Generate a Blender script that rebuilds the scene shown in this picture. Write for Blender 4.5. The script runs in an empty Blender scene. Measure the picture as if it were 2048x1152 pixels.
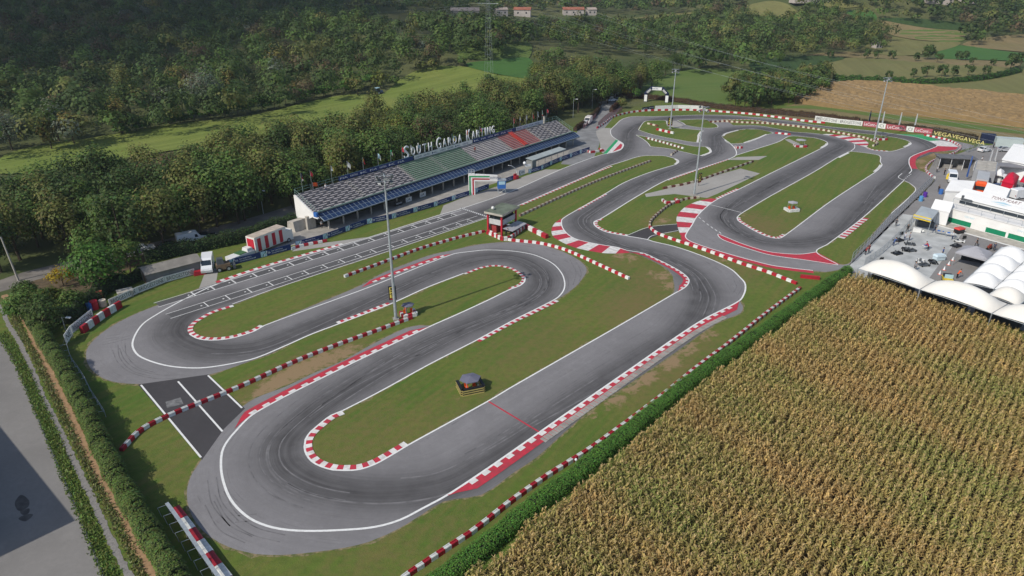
import bpy, math, random
import numpy as np
from mathutils import Vector, Matrix
from mathutils.geometry import delaunay_2d_cdt
random.seed(7)
rng = np.random.default_rng(7)
R = math.radians
scene = bpy.context.scene
COL = scene.collection

# ------------------------------------------------------------------ camera, sky, sun
H = 50.0                       # height of the drone above the track
FPX, YH = 1366.0, -70.0        # focal length and horizon row, in pixels of the 2048 x 1152 photograph
TH = math.atan((576 - YH) / FPX)
SN, CS = math.sin(TH), math.cos(TH)
cam_d = bpy.data.cameras.new("camera")
cam = bpy.data.objects.new("camera", cam_d)
COL.objects.link(cam)
cam.location = (0, 0, H)
cam.rotation_euler = (math.pi / 2 - TH, 0, 0)
cam_d.sensor_width = 36
cam_d.lens = FPX / 2048 * 36
cam_d.clip_end = 12000
scene.camera = cam

SUN_EL = R(41)
SUN_DIR = Vector((-0.769, -0.639, 0)).normalized() * math.cos(SUN_EL) + Vector((0, 0, math.sin(SUN_EL)))
world = bpy.data.worlds.new("World")
scene.world = world
world.use_nodes = True
wn = world.node_tree
bg = wn.nodes["Background"]
sky = wn.nodes.new("ShaderNodeTexSky")
sky.sky_type = 'NISHITA'
sky.sun_disc = False
sky.sun_elevation = SUN_EL
sky.sun_rotation = math.atan2(SUN_DIR.x, SUN_DIR.y)
sky.air_density = 1.0
sky.dust_density = 1.2
wn.links.new(sky.outputs[0], bg.inputs[0])
bg.inputs[1].default_value = 0.118
sun_d = bpy.data.lights.new("sun", 'SUN')
sun_d.energy = 3.85
sun_d.angle = R(0.5)
sun_d.color = (1.0, 0.945, 0.85)
sun_o = bpy.data.objects.new("sun", sun_d)
COL.objects.link(sun_o)
sun_o.location = (-200, -160, 300)
sun_o.rotation_euler = SUN_DIR.to_track_quat('Z', 'Y').to_euler()
scene.view_settings.view_transform = 'Standard'
scene.view_settings.look = 'None'
scene.view_settings.exposure = 0.0
scene.view_settings.gamma = 1.0

# ------------------------------------------------------------------ terrain and picture -> world
SA = np.array([-38.55, 134.64])              # foot of the grandstand's first column
SD = np.array([0.6139, 0.7894])              # along the grandstand
SNV = np.array([-0.7894, 0.6139])            # away from the track
def sstep(a, b, x):
    t = np.clip((x - a) / (b - a), 0, 1)
    return t * t * (3 - 2 * t)
def terr(x, y):
    x = np.asarray(x, float); y = np.asarray(y, float)
    off = (x - SA[0]) * SNV[0] + (y - SA[1]) * SNV[1]
    m = np.maximum(sstep(25, 130, off), sstep(330, 470, y))
    g = lambda cx, cy, sx, sy: np.exp(-((x - cx) / sx) ** 2 - ((y - cy) / sy) ** 2)
    h = 70 * g(-470, 700, 330, 250) + 12 * g(-60, 395, 110, 60) + 40 * g(290, 640, 130, 95)
    h = h + 30 * g(-60, 860, 160, 160) + 24 * g(640, 900, 200, 150) + 120 * sstep(1150, 2200, y)
    return h * m
def ray(u, v):
    a = (u - 1024) / FPX; b = (576 - v) / FPX
    return a, CS + b * SN, -SN + b * CS
def P(u, v, z=0.0):
    dx, dy, dz = ray(u, v)
    t = (z - H) / dz
    return np.array([dx * t, dy * t])
def G(u, v):
    """where the ray through a picture point meets the terrain"""
    dx, dy, dz = ray(u, v)
    ts = np.geomspace(20, 2500, 1500)
    z = H + dz * ts
    hit = np.nonzero(z <= terr(dx * ts, dy * ts))[0]
    if len(hit) == 0:
        t = 2400.0
    else:
        i = hit[0]; lo, hi = ts[max(i - 1, 0)], ts[i]
        for _ in range(30):
            m = (lo + hi) / 2
            if H + dz * m <= terr(dx * m, dy * m): hi = m
            else: lo = m
        t = hi
    return np.array([dx * t, dy * t, float(terr(dx * t, dy * t))])
def proj(x, y, z):
    d = y * CS - (z - H) * SN; up = y * SN + (z - H) * CS
    return 1024 + FPX * x / d, 576 - FPX * up / d
def hfor(base, top):
    """height of an upright thing from its foot and top in the picture"""
    x, y = P(*base); lo, hi = 0.0, 45.0
    for _ in range(50):
        m = (lo + hi) / 2
        if proj(x, y, m)[1] > top[1]: lo = m
        else: hi = m
    return lo
def W(pts): return [P(u, v) for u, v in pts]
def inpoly(u, v, poly):
    u = np.asarray(u); v = np.asarray(v); r = np.zeros(u.shape, bool)
    n = len(poly); j = n - 1
    for i in range(n):
        xi, yi = poly[i]; xj, yj = poly[j]
        if yi != yj:
            c = ((yi > v) != (yj > v)) & (u < (xj - xi) * (v - yi) / (yj - yi) + xi)
            r ^= c
        j = i
    return r
def smooth(pts, step=1.0, closed=False):
    """Catmull-Rom through world points, resampled"""
    p = [np.asarray(q, float) for q in pts]; n = len(p); out = []
    for i in range(n if closed else n - 1):
        if closed: a, b, c, d = p[i - 1], p[i], p[(i + 1) % n], p[(i + 2) % n]
        else: a, b, c, d = p[max(i - 1, 0)], p[i], p[i + 1], p[min(i + 2, n - 1)]
        L = np.linalg.norm(c - b); k = max(1, int(L / step))
        # tangents limited by the local chord so that uneven spacing does not overshoot
        la, lc = np.linalg.norm(b - a) + 1e-6, np.linalg.norm(d - c) + 1e-6
        m1 = (c - a) / (la + L) * L; m2 = (d - b) / (L + lc) * L
        for s in range(k):
            t = s / k
            out.append((2*t**3-3*t*t+1)*b + (t**3-2*t*t+t)*m1 + (-2*t**3+3*t*t)*c + (t**3-t*t)*m2)
    if not closed: out.append(p[-1])
    return np.array(out)
def resample(pl, step, exact=False):
    pl = np.asarray(pl); d = np.linalg.norm(np.diff(pl, axis=0), axis=1); s = np.concatenate([[0], np.cumsum(d)])
    n = max(1, int(round(s[-1] / step))); t = np.linspace(0, s[-1], n + 1)
    return np.stack([np.interp(t, s, pl[:, k]) for k in range(pl.shape[1])], 1)
def normals2(pl):
    t = np.gradient(pl, axis=0); t /= np.linalg.norm(t, axis=1)[:, None] + 1e-9
    return np.stack([-t[:, 1], t[:, 0]], 1)

# ------------------------------------------------------------------ materials
MATS = {}
def nd(nt, t, **kw):
    n = nt.nodes.new(t)
    for k, v in kw.items(): setattr(n, k, v)
    return n
def mat(name, col, rough=0.6, var=0.0, scale=1.0, bump=0.0, metal=0.0, col2=None, spec=0.3, coord='Object', stretch=None):
    """principled surface; noise mixes col with col2 (or a darker col)"""
    if name in MATS: return MATS[name]
    m = bpy.data.materials.new(name); m.use_nodes = True; nt = m.node_tree
    b = nt.nodes["Principled BSDF"]
    b.inputs["Roughness"].default_value = rough; b.inputs["Metallic"].default_value = metal
    b.inputs["Specular IOR Level"].default_value = spec
    b.inputs["Base Color"].default_value = (*col, 1)
    if var > 0 or bump > 0:
        tc = nd(nt, "ShaderNodeTexCoord"); src = tc.outputs[coord]
        if stretch:
            mp = nd(nt, "ShaderNodeMapping"); mp.inputs["Scale"].default_value = stretch
            nt.links.new(src, mp.inputs[0]); src = mp.outputs[0]
        nz = nd(nt, "ShaderNodeTexNoise"); nz.inputs["Scale"].default_value = scale; nz.inputs["Detail"].default_value = 6
        nt.links.new(src, nz.inputs["Vector"])
        if var > 0:
            rp = nd(nt, "ShaderNodeValToRGB")
            c2 = col2 or tuple(c * (1 - var) for c in col)
            rp.color_ramp.elements[0].position = 0.35; rp.color_ramp.elements[1].position = 0.65
            rp.color_ramp.elements[0].color = (*c2, 1); rp.color_ramp.elements[1].color = (*col, 1)
            nt.links.new(nz.outputs["Fac"], rp.inputs[0]); nt.links.new(rp.outputs[0], b.inputs["Base Color"])
        if bump > 0:
            bp = nd(nt, "ShaderNodeBump"); bp.inputs["Strength"].default_value = bump
            nt.links.new(nz.outputs["Fac"], bp.inputs["Height"]); nt.links.new(bp.outputs[0], b.inputs["Normal"])
    MATS[name] = m
    return m
class NT:
    """tiny node-graph writer"""
    def __init__(s, name):
        s.m = bpy.data.materials.new(name); s.m.use_nodes = True; s.nt = s.m.node_tree
        s.b = s.nt.nodes["Principled BSDF"]; s.b.inputs["Specular IOR Level"].default_value = 0.2; MATS[name] = s.m
        s.pos = nd(s.nt, "ShaderNodeNewGeometry").outputs["Position"]
    def lk(s, a, b): s.nt.links.new(a, b)
    def noise(s, scale, detail=5, vec=None, stretch=None, rough=0.55):
        n = nd(s.nt, "ShaderNodeTexNoise"); n.inputs["Scale"].default_value = scale; n.inputs["Detail"].default_value = detail
        n.inputs["Roughness"].default_value = rough
        v = vec or s.pos
        if stretch:
            mp = nd(s.nt, "ShaderNodeMapping"); mp.inputs["Scale"].default_value = stretch[:3]
            if len(stretch) > 3:
                m0 = nd(s.nt, "ShaderNodeMapping"); m0.inputs["Rotation"].default_value = (0, 0, -stretch[3]); s.lk(v, m0.inputs[0]); v = m0.outputs[0]
            s.lk(v, mp.inputs[0]); v = mp.outputs[0]
        s.lk(v, n.inputs["Vector"]); return n.outputs["Fac"]
    def ramp(s, fac, stops):
        r = nd(s.nt, "ShaderNodeValToRGB"); e = r.color_ramp.elements
        while len(e) < len(stops): e.new(0.5)
        for i, (p, c) in enumerate(stops):
            e[i].position = p; e[i].color = (c, c, c, 1) if not hasattr(c, '__len__') else (*c, 1)
        s.lk(fac, r.inputs[0]); return r.outputs[0]
    def mix(s, fac, a, b, typ='MIX'):
        n = nd(s.nt, "ShaderNodeMix", data_type='RGBA', blend_type=typ)
        for sock, v in ((n.inputs[0], fac), (n.inputs[6], a), (n.inputs[7], b)):
            if hasattr(v, 'is_linked') or hasattr(v, 'links'): s.lk(v, sock)
            elif hasattr(v, '__len__'): sock.default_value = (*v, 1)
            else: sock.default_value = v
        return n.outputs[2]
    def math(s, op, a, b=0.0):
        n = nd(s.nt, "ShaderNodeMath", operation=op)
        for sock, v in ((n.inputs[0], a), (n.inputs[1], b)):
            if hasattr(v, 'links'): s.lk(v, sock)
            else: sock.default_value = v
        return n.outputs[0]
    def attr(s, name):
        a = nd(s.nt, "ShaderNodeAttribute"); a.attribute_name = name; return a
    def done(s, col, rough=0.8, bump=None, bs=0.3, bd=0.1):
        s.lk(col, s.b.inputs["Base Color"]); s.b.inputs["Roughness"].default_value = rough
        if bump is not None:
            bp = nd(s.nt, "ShaderNodeBump"); bp.inputs["Strength"].default_value = bs; bp.inputs["Distance"].default_value = bd
            s.lk(bump, bp.inputs["Height"]); s.lk(bp.outputs[0], s.b.inputs["Normal"])
        return s.m

WHITE = mat("white_paint", (0.72, 0.72, 0.70), 0.6, 0.12, 1.5)
RED = mat("red_paint", (0.50, 0.025, 0.045), 0.55, 0.18, 1.2)
KRED = mat("kerb_red_paint", (0.54, 0.035, 0.06), 0.7, 0.25, 1.3, col2=(0.36, 0.045, 0.06))
KWHITE = mat("kerb_white_paint", (0.74, 0.72, 0.69), 0.7, 0.18, 1.3, col2=(0.52, 0.50, 0.48))
GREENP = mat("green_paint", (0.03, 0.33, 0.12), 0.6, 0.15, 1.0)
BWHITE = mat("barrier_white_plastic", (0.72, 0.73, 0.72), 0.45, 0.14, 2.5, col2=(0.52, 0.52, 0.49))
BRED = mat("barrier_red_plastic", (0.42, 0.016, 0.03), 0.4, 0.2, 2.5, col2=(0.27, 0.02, 0.03))
BCREAM = mat("dirty_cream_plastic", (0.62, 0.56, 0.44), 0.6, 0.35, 2.0)
BMAROON = mat("dirty_maroon_plastic", (0.17, 0.06, 0.045), 0.6, 0.4, 2.0)
BTAN = mat("dusty_tan_plastic", (0.66, 0.58, 0.47), 0.7, 0.3, 2.0)
BBROWN = mat("dusty_brown_plastic", (0.30, 0.18, 0.14), 0.7, 0.3, 2.0)
STEEL = mat("galvanised_steel", (0.42, 0.46, 0.49), 0.45, 0.2, 2.0, metal=0.3)
DSTEEL = mat("dark_steel", (0.10, 0.11, 0.12), 0.5, 0.2, 2.0, metal=0.2)
BLACK = mat("black_plastic", (0.015, 0.015, 0.018), 0.5)
RUBBER = mat("tyre_rubber", (0.02, 0.02, 0.02), 0.8)
GLASS = mat("dark_glass", (0.02, 0.03, 0.04), 0.08, spec=0.6)
CONC = mat("concrete", (0.36, 0.34, 0.31), 0.85, 0.3, 0.6, 0.1)
LCONC = mat("pale_concrete", (0.46, 0.43, 0.38), 0.85, 0.25, 0.8, 0.1)
PLASTER = mat("white_plaster", (0.78, 0.77, 0.75), 0.8, 0.1, 0.5)
FABRIC = mat("white_tent_fabric", (0.80, 0.80, 0.79), 0.75, 0.06, 0.3)
CREAMF = mat("cream_canopy_fabric", (0.77, 0.74, 0.68), 0.75, 0.08, 0.3)
GREYF = mat("grey_tent_fabric", (0.36, 0.36, 0.39), 0.75, 0.1, 0.4)
BLUEB = mat("board_blue", (0.015, 0.04, 0.16), 0.45, 0.15, 1.0)
NAVY = mat("navy_fabric", (0.012, 0.02, 0.06), 0.6, 0.2, 1.0)
CYAN = mat("pale_blue_print", (0.42, 0.62, 0.72), 0.5, 0.1, 1.0)
TEAL = mat("teal_print", (0.03, 0.22, 0.20), 0.5)
LETW = mat("white_lettering", (0.75, 0.76, 0.78), 0.5)
LETB = mat("black_lettering", (0.03, 0.035, 0.045), 0.5)
LETY = mat("yellow_lettering", (0.72, 0.60, 0.12), 0.5)
YELLOW = mat("yellow_paint", (0.75, 0.55, 0.05), 0.5, 0.15, 1.0)
ORANGE = mat("orange_plastic", (0.72, 0.10, 0.02), 0.45)
BLUEP = mat("blue_plastic", (0.04, 0.14, 0.42), 0.45)
WOOD = mat("weathered_wood", (0.20, 0.14, 0.09), 0.85, 0.3, 2.0)

# ------------------------------------------------------------------ objects
def tag(o, label=None, cat=None, group=None, kind=None):
    if label: o["label"] = label
    if cat: o["category"] = cat
    if group: o["group"] = group
    if kind: o["kind"] = kind
    return o
def thing(name, label, cat, loc=(0, 0, 0), rz=0.0, group=None):
    o = bpy.data.objects.new(name, None); COL.objects.link(o)
    o.location = loc if len(loc) == 3 else (loc[0], loc[1], 0); o.rotation_euler = (0, 0, rz); o.empty_display_size = 0.5
    return tag(o, label, cat, group)
def link(name, me, parent=None, loc=None, rz=0.0):
    o = bpy.data.objects.new(name, me); COL.objects.link(o)
    if parent: o.parent = parent
    if loc is not None: o.location = loc
    if rz: o.rotation_euler = (0, 0, rz)
    return o
def copy_tree(o, parent=None):
    c = o.copy(); COL.objects.link(c)
    if parent: c.parent = parent
    for ch in list(o.children): copy_tree(ch, c)
    return c
def quads(name, V, mats, mi=None, tint=None, tri=False):
    """fast mesh of separate quads: V is (n,4,3) (or triangles (n,3,3))"""
    V = np.ascontiguousarray(V, np.float32); n, k = V.shape[:2]
    me = bpy.data.meshes.new(name)
    me.vertices.add(n * k); me.vertices.foreach_set("co", V.reshape(-1))
    me.loops.add(n * k); me.loops.foreach_set("vertex_index", np.arange(n * k, dtype=np.int32))
    me.polygons.add(n); me.polygons.foreach_set("loop_start", np.arange(0, n * k, k, dtype=np.int32))
    for m in mats: me.materials.append(m)
    if mi is not None: me.polygons.foreach_set("material_index", np.asarray(mi, np.int32))
    if tint is not None:
        a = me.attributes.new("tint", 'FLOAT_COLOR', 'FACE')
        c = np.ones((n, 4), np.float32); c[:, :tint.shape[1]] = tint
        a.data.foreach_set("color", c.reshape(-1))
    me.update(calc_edges=True)
    return me
class MB:
    def __init__(s): s.v = []; s.f = []; s.m = []
    def face(s, pts, m=0):
        i = len(s.v); s.v += [tuple(p) for p in pts]; s.f.append(tuple(range(i, i + len(pts)))); s.m.append(m); return s
    def add(s, V, Fs, m=0):
        i = len(s.v); s.v += [tuple(p) for p in V]; s.f += [tuple(a + i for a in f) for f in Fs]; s.m += [m] * len(Fs); return s
    def box(s, c, d, rz=0.0, m=0, taper=1.0):
        x, y, z = d[0] / 2, d[1] / 2, d[2] / 2; cr, sr = math.cos(rz), math.sin(rz); V = []
        for k, zz in ((1, -z), (taper, z)):
            for a, b in ((-x, -y), (x, -y), (x, y), (-x, y)):
                a *= k; b *= k
                V.append((c[0] + a * cr - b * sr, c[1] + a * sr + b * cr, c[2] + zz))
        return s.add(V, [(3, 2, 1, 0), (4, 5, 6, 7), (0, 1, 5, 4), (1, 2, 6, 5), (2, 3, 7, 6), (3, 0, 4, 7)], m)
    def bar(s, a, b, r0, r1=None, n=6, m=0, cap=True):
        a = Vector(a); b = Vector(b); r1 = r0 if r1 is None else r1
        d = (b - a).normalized(); u = d.orthogonal().normalized(); w = d.cross(u); V = []
        for p, r in ((a, r0), (b, r1)):
            for k in range(n):
                t = 2 * math.pi * k / n; V.append(p + u * (r * math.cos(t)) + w * (r * math.sin(t)))
        Fs = [(k, (k + 1) % n, n + (k + 1) % n, n + k) for k in range(n)]
        if cap: Fs += [tuple(range(n - 1, -1, -1)), tuple(range(n, 2 * n))]
        return s.add(V, Fs, m)
    def tube(s, pts, r, n=6, m=0):
        for a, b in zip(pts[:-1], pts[1:]): s.bar(a, b, r, r, n, m)
        return s
    def prism(s, pts, z0, z1, m=0, mt=None):
        """upright prism over a (convex or simple) outline"""
        n = len(pts); V = [(p[0], p[1], z0) for p in pts] + [(p[0], p[1], z1) for p in pts]
        s.add(V, [(k, (k + 1) % n, n + (k + 1) % n, n + k) for k in range(n)], m)
        i = len(s.v) - 2 * n
        s.f.append(tuple(range(i + n, i + 2 * n))); s.m.append(m if mt is None else mt); return s
    def extr(s, prof, x0, x1, m=0):
        """profile in y,z swept along x"""
        n = len(prof); V = [(x0, y, z) for y, z in prof] + [(x1, y, z) for y, z in prof]
        return s.add(V, [(k, (k + 1) % n, n + (k + 1) % n, n + k) for k in range(n)] + [tuple(range(n - 1, -1, -1)), tuple(range(n, 2 * n))], m)
    def grid(s, fn, nu, nv, m=0):
        V = [fn(i / nu, j / nv) for j in range(nv + 1) for i in range(nu + 1)]; k = nu + 1
        return s.add(V, [(j*k+i, j*k+i+1, (j+1)*k+i+1, (j+1)*k+i) for j in range(nv) for i in range(nu)], m)
    def sphere(s, c, r, n=8, m=0, sz=1.0):
        def fn(a, b):
            t = 2 * math.pi * a; p = math.pi * (b - 0.5)
            return (c[0] + r * math.cos(p) * math.cos(t), c[1] + r * math.cos(p) * math.sin(t), c[2] + sz * r * math.sin(p))
        return s.grid(fn, n, max(4, n // 2), m)
    def mesh(s, name, mats, smooth=False):
        me = bpy.data.meshes.new(name); me.from_pydata(s.v, [], s.f)
        for m in (mats if isinstance(mats, (list, tuple)) else [mats]): me.materials.append(m)
        me.polygons.foreach_set("material_index", s.m)
        if smooth: me.polygons.foreach_set("use_smooth", [True] * len(s.f))
        me.update(); return me
    def obj(s, name, mats, parent=None, loc=None, rz=0.0, smooth=False):
        return link(name, s.mesh(name, mats, smooth), parent, loc, rz)
TXT = {}
def text_mesh(t, h, w=None, depth=0.02, m=None, spacing=1.0):
    key = (t, round(h, 3), None if w is None else round(w, 3), depth, m.name, spacing)
    if key in TXT: return TXT[key]
    c = bpy.data.curves.new("lettering", 'FONT'); c.body = t; c.size = 1; c.extrude = depth; c.resolution_u = 2; c.space_character = spacing
    o = bpy.data.objects.new("lettering", c); COL.objects.link(o)
    me = bpy.data.meshes.new_from_object(o.evaluated_get(bpy.context.evaluated_depsgraph_get()))
    bpy.data.objects.remove(o); bpy.data.curves.remove(c)
    n = len(me.vertices); co = np.empty(n * 3, np.float32); me.vertices.foreach_get("co", co); co = co.reshape(-1, 3)
    if n:
        x0, x1 = co[:, 0].min(), co[:, 0].max(); y0, y1 = co[:, 1].min(), co[:, 1].max()
        sy = h / (y1 - y0); sx = (w / (x1 - x0)) if w else sy
        q = np.stack([(co[:, 0] - x0) * sx, -co[:, 2], (co[:, 1] - y0) * sy], 1)   # stands in the x-z plane, faces -y
        me.vertices.foreach_set("co", np.ascontiguousarray(q, np.float32).reshape(-1))
    me.materials.clear(); me.materials.append(m); me.update()
    TXT[key] = me
    return me
# ------------------------------------------------------------------ ground materials
def make_grass():
    n = NT("grass")
    a = n.noise(0.06, 4); b = n.noise(1.3, 6); c = n.noise(14.0, 3); s = n.noise(1.0, 4, stretch=(0.05, 0.9, 1, 0.98))
    g = n.mix(n.ramp(a, [(0.35, 0), (0.65, 1)]), (0.066, 0.138, 0.018), (0.124, 0.164, 0.028))
    g = n.mix(n.math('MULTIPLY', n.ramp(s, [(0.42, 0), (0.66, 1)]), 0.7), g, (0.170, 0.150, 0.044))
    g = n.mix(n.ramp(b, [(0.42, 0), (0.72, 0.55)]), g, (0.052, 0.086, 0.016))
    g = n.mix(n.ramp(c, [(0.38, 0), (0.7, 0.5)]), g, (0.135, 0.155, 0.042))
    dr = n.attr("dry").outputs["Fac"]; di = n.attr("dirt").outputs["Fac"]
    nz = n.noise(0.9, 6, rough=0.7)
    g = n.mix(n.ramp(n.math('ADD', dr, n.math('MULTIPLY', n.math('SUBTRACT', nz, 0.5), 1.4)), [(0.32, 0), (0.95, 1)]), g, (0.168, 0.132, 0.052))
    g = n.mix(n.ramp(n.math('ADD', di, n.math('MULTIPLY', n.math('SUBTRACT', nz, 0.5), 1.5)), [(0.42, 0), (0.62, 1)]), g, (0.27, 0.19, 0.105))
    far = n.attr("wild").outputs["Fac"]
    w = n.mix(n.ramp(n.noise(0.02, 5), [(0.4, 0), (0.6, 1)]), (0.065, 0.085, 0.028), (0.115, 0.120, 0.048))
    return n.done(n.mix(far, g, w), 0.95, n.math('ADD', n.noise(5, 6), c), 0.7, 0.06)
def make_asphalt(name, base, dark, warm=(1, 0.98, 1.0)):
    n = NT(name)
    k = lambda v: tuple(v * w for w in warm)
    a = n.noise(0.11, 4); f = n.noise(28, 3); m = n.noise(2.2, 6, rough=0.7)
    col = n.mix(n.ramp(a, [(0.35, 0), (0.65, 1)]), k(base * 0.86), k(base * 1.1))
    col = n.mix(n.ramp(m, [(0.4, 0), (0.75, 0.35)]), col, k(base * 0.66))
    col = n.mix(n.ramp(f, [(0.35, 0.0), (0.75, 0.35)]), col, k(base * 1.4))
    ru = n.attr("rubber")
    sep = nd(n.nt, "ShaderNodeSeparateColor"); n.lk(ru.outputs["Color"], sep.inputs[0])
    st = nd(n.nt, "ShaderNodeCombineXYZ"); n.lk(sep.outputs[1], st.inputs[0]); n.lk(sep.outputs[2], st.inputs[1])
    streak = n.noise(1.0, 5, vec=st.outputs[0], rough=0.75)
    lon = n.noise(1.0, 6, vec=st.outputs[0], stretch=(1.0, .8, 1), rough=0.7)
    col = n.mix(n.ramp(lon, [(0.3, 0), (0.7, 0.38)]), col, k(base * 0.70))
    col = n.mix(n.ramp(n.noise(0.45, 8, rough=0.8), [(0.5, 0), (0.62, 0.22)]), col, k(base * 1.35))
    rub = n.math('MULTIPLY', sep.outputs[0], n.ramp(streak, [(0.2, 0.45), (0.75, 1.0)]))
    rub = n.math('MULTIPLY', rub, n.ramp(n.noise(0.35, 5), [(0.25, 0.75), (0.7, 1.0)]))
    col = n.mix(rub, col, k(dark))
    scr = n.ramp(n.noise(1.0, 2, vec=st.outputs[0], stretch=(0.5, 3.0, 1)), [(0.60, 0), (0.66, 0.30)])
    col = n.mix(n.math('MULTIPLY', scr, n.ramp(n.noise(0.5, 3), [(0.45, 0), (0.6, 1)])), col, k(dark))
    n.b.inputs["Specular IOR Level"].default_value = 0.12
    return n.done(col, 0.92, n.math('ADD', f, m), 0.25, 0.02)
GRASS = make_grass()
ASPH = make_asphalt("track_asphalt", 0.232, 0.040, (1.0, 0.965, 0.985))
ASPH2 = make_asphalt("dark_asphalt", 0.068, 0.03, (1.0, 0.95, 1.0))
ASPH3 = make_asphalt("yard_asphalt", 0.25, 0.10, (1.0, 0.96, 0.94))

# ------------------------------------------------------------------ ground
def axis(lo, hi, step, far_lo, far_hi):
    a = list(np.arange(lo, hi + 1e-6, step)); s = step; x = lo
    while x > far_lo: s = min(s * 1.18, 30 if abs(x) < 1300 else 120); x -= s; a.insert(0, x)
    s = step; x = hi
    while x < far_hi: s = min(s * 1.12, 14 if x < 1250 else 120); x += s; a.append(x)
    return np.array(a)
gx = axis(-115, 190, 1.25, -2600, 2600); gy = axis(20, 310, 1.25, -500, 4500)
X, Y = np.meshgrid(gx, gy); Z = terr(X, Y)
# worn grass: (picture point, radius in metres across, along, weight) ; dirt likewise
DRY = [(1080, 690, 12, .55), (990, 800, 9, .5), (860, 860, 8, .55), (780, 850, 7, .45), (1130, 640, 8, .45), (700, 900, 6, .4), (1200, 680, 10, .45), (650, 620, 9, .5), (560, 635, 7, .45), (780, 530, 8, .45), (960, 560, 9, .4), (880, 600, 7, .4), (1000, 590, 6, .3), (600, 690, 6, .35), (1600, 400, 8, .35), (1680, 350, 9, .3), (1560, 460, 6, .6), (1700, 470, 8, .25), (1250, 430, 6, .3), (430, 640, 4, .3), (1130, 1000, 6, .4), (860, 1075, 7, .45), (640, 1125, 8, .3), (330, 960, 5, .45), (360, 900, 4, .45), (720, 880, 9, .55), (900, 830, 8, .5), (1040, 740, 10, .35), (1150, 690, 12, .35), (1270, 610, 9, .75), (1310, 560, 7, .75), (1250, 520, 7, .6), (1210, 640, 7, .4), (640, 735, 8, .8), (560, 770, 6, .8),
       (1340, 740, 7, .7), (1290, 765, 7, .6), (1400, 690, 6, .6), (1060, 985, 10, .35), (760, 1095, 7, .5), (1470, 545, 8, .6), (1430, 505, 6, .7), (1500, 520, 6, .7), (1320, 440, 7, .6), (1340, 460, 6, .6),
       (1530, 455, 7, .75), (1500, 435, 5, .7), (1570, 440, 8, .5), (1860, 312, 9, .9), (1840, 330, 6, .8), (1450, 270, 6, .6), (420, 670, 4, .6), (400, 640, 4, .4), (900, 450, 10, .4), (840, 470, 10, .4),
       (640, 590, 8, .4), (700, 560, 9, .4), (1100, 400, 9, .45), (1180, 370, 9, .4), (600, 650, 7, .3), (1640, 300, 8, .3), (1560, 340, 8, .35), (340, 900, 6, .3), (980, 560, 6, .4), (220, 690, 3, .3), (1420, 330, 6, .4), (1760, 440, 6, .3)]
DIRT = [(600, 740, 3.2, .8), (560, 765, 3.0, .8), (640, 722, 3.0, .75), (690, 705, 2.4, .7), (530, 785, 2.4, .7), (1230, 800, 1.8, .7), (1290, 752, 2.2, .8), (1340, 722, 2.2, .8), (1375, 695, 1.8, .8), (1415, 670, 1.6, .7), (1180, 830, 1.4, .6), (1262, 775, 1.6, .7),
        (1240, 507, 2.0, .7), (1262, 516, 1.8, .65), (1325, 552, 1.8, .75), (1340, 570, 1.6, .8), (1300, 545, 1.3, .6), (1865, 308, 4.0, .7), (1840, 322, 3.0, .7), (1846, 335, 2.0, .7), (1890, 303, 2.4, .6), (1485, 428, 1.6, .6), (880, 540, 1.2, .5), (1450, 520, 2.0, .6), (1325, 442, 2.4, .62),
        (795, 632, 1.3, .6), (925, 790, 1.2, .5), (1340, 405, 2, .4), (1000, 470, 3.0, .5)]
def field(pts):
    F = np.zeros_like(X)
    for u, v, r, w in pts:
        p = P(u, v); t = np.array([0.55, 0.83]); d0 = (X - p[0]) * t[0] + (Y - p[1]) * t[1]; d1 = (X - p[0]) * -t[1] + (Y - p[1]) * t[0]
        F = np.maximum(F, w * np.exp(-((d0 / (1.6 * r)) ** 2 + (d1 / r) ** 2)))
    return F
dry = np.clip(field(DRY) * 1.08, 0, .9); dirt = field(DIRT)
offm = (X - SA[0]) * SNV[0] + (Y - SA[1]) * SNV[1]
wild = np.clip(np.maximum(sstep(9, 20, offm), sstep(300, 315, Y)), 0, 1)
nx, ny = len(gx), len(gy)
me = bpy.data.meshes.new("ground")
co = np.stack([X, Y, Z], -1).reshape(-1, 3).astype(np.float32)
me.vertices.add(nx * ny); me.vertices.foreach_set("co", co.reshape(-1))
ii = (np.arange(ny - 1)[:, None] * nx + np.arange(nx - 1)[None]).reshape(-1)
q = np.stack([ii, ii + 1, ii + nx + 1, ii + nx], 1).astype(np.int32)
me.loops.add(q.size); me.loops.foreach_set("vertex_index", q.reshape(-1))
me.polygons.add(len(q)); me.polygons.foreach_set("loop_start", np.arange(0, q.size, 4, dtype=np.int32))
for nm, a in (("dry", dry), ("dirt", dirt), ("wild", wild)):
    at = me.attributes.new(nm, 'FLOAT', 'POINT'); at.data.foreach_set("value", a.reshape(-1).astype(np.float32))
me.polygons.foreach_set("use_smooth", np.ones(len(q), bool))
me.materials.append(GRASS); me.update(calc_edges=True)
tag(link("ground", me), kind="structure")

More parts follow.
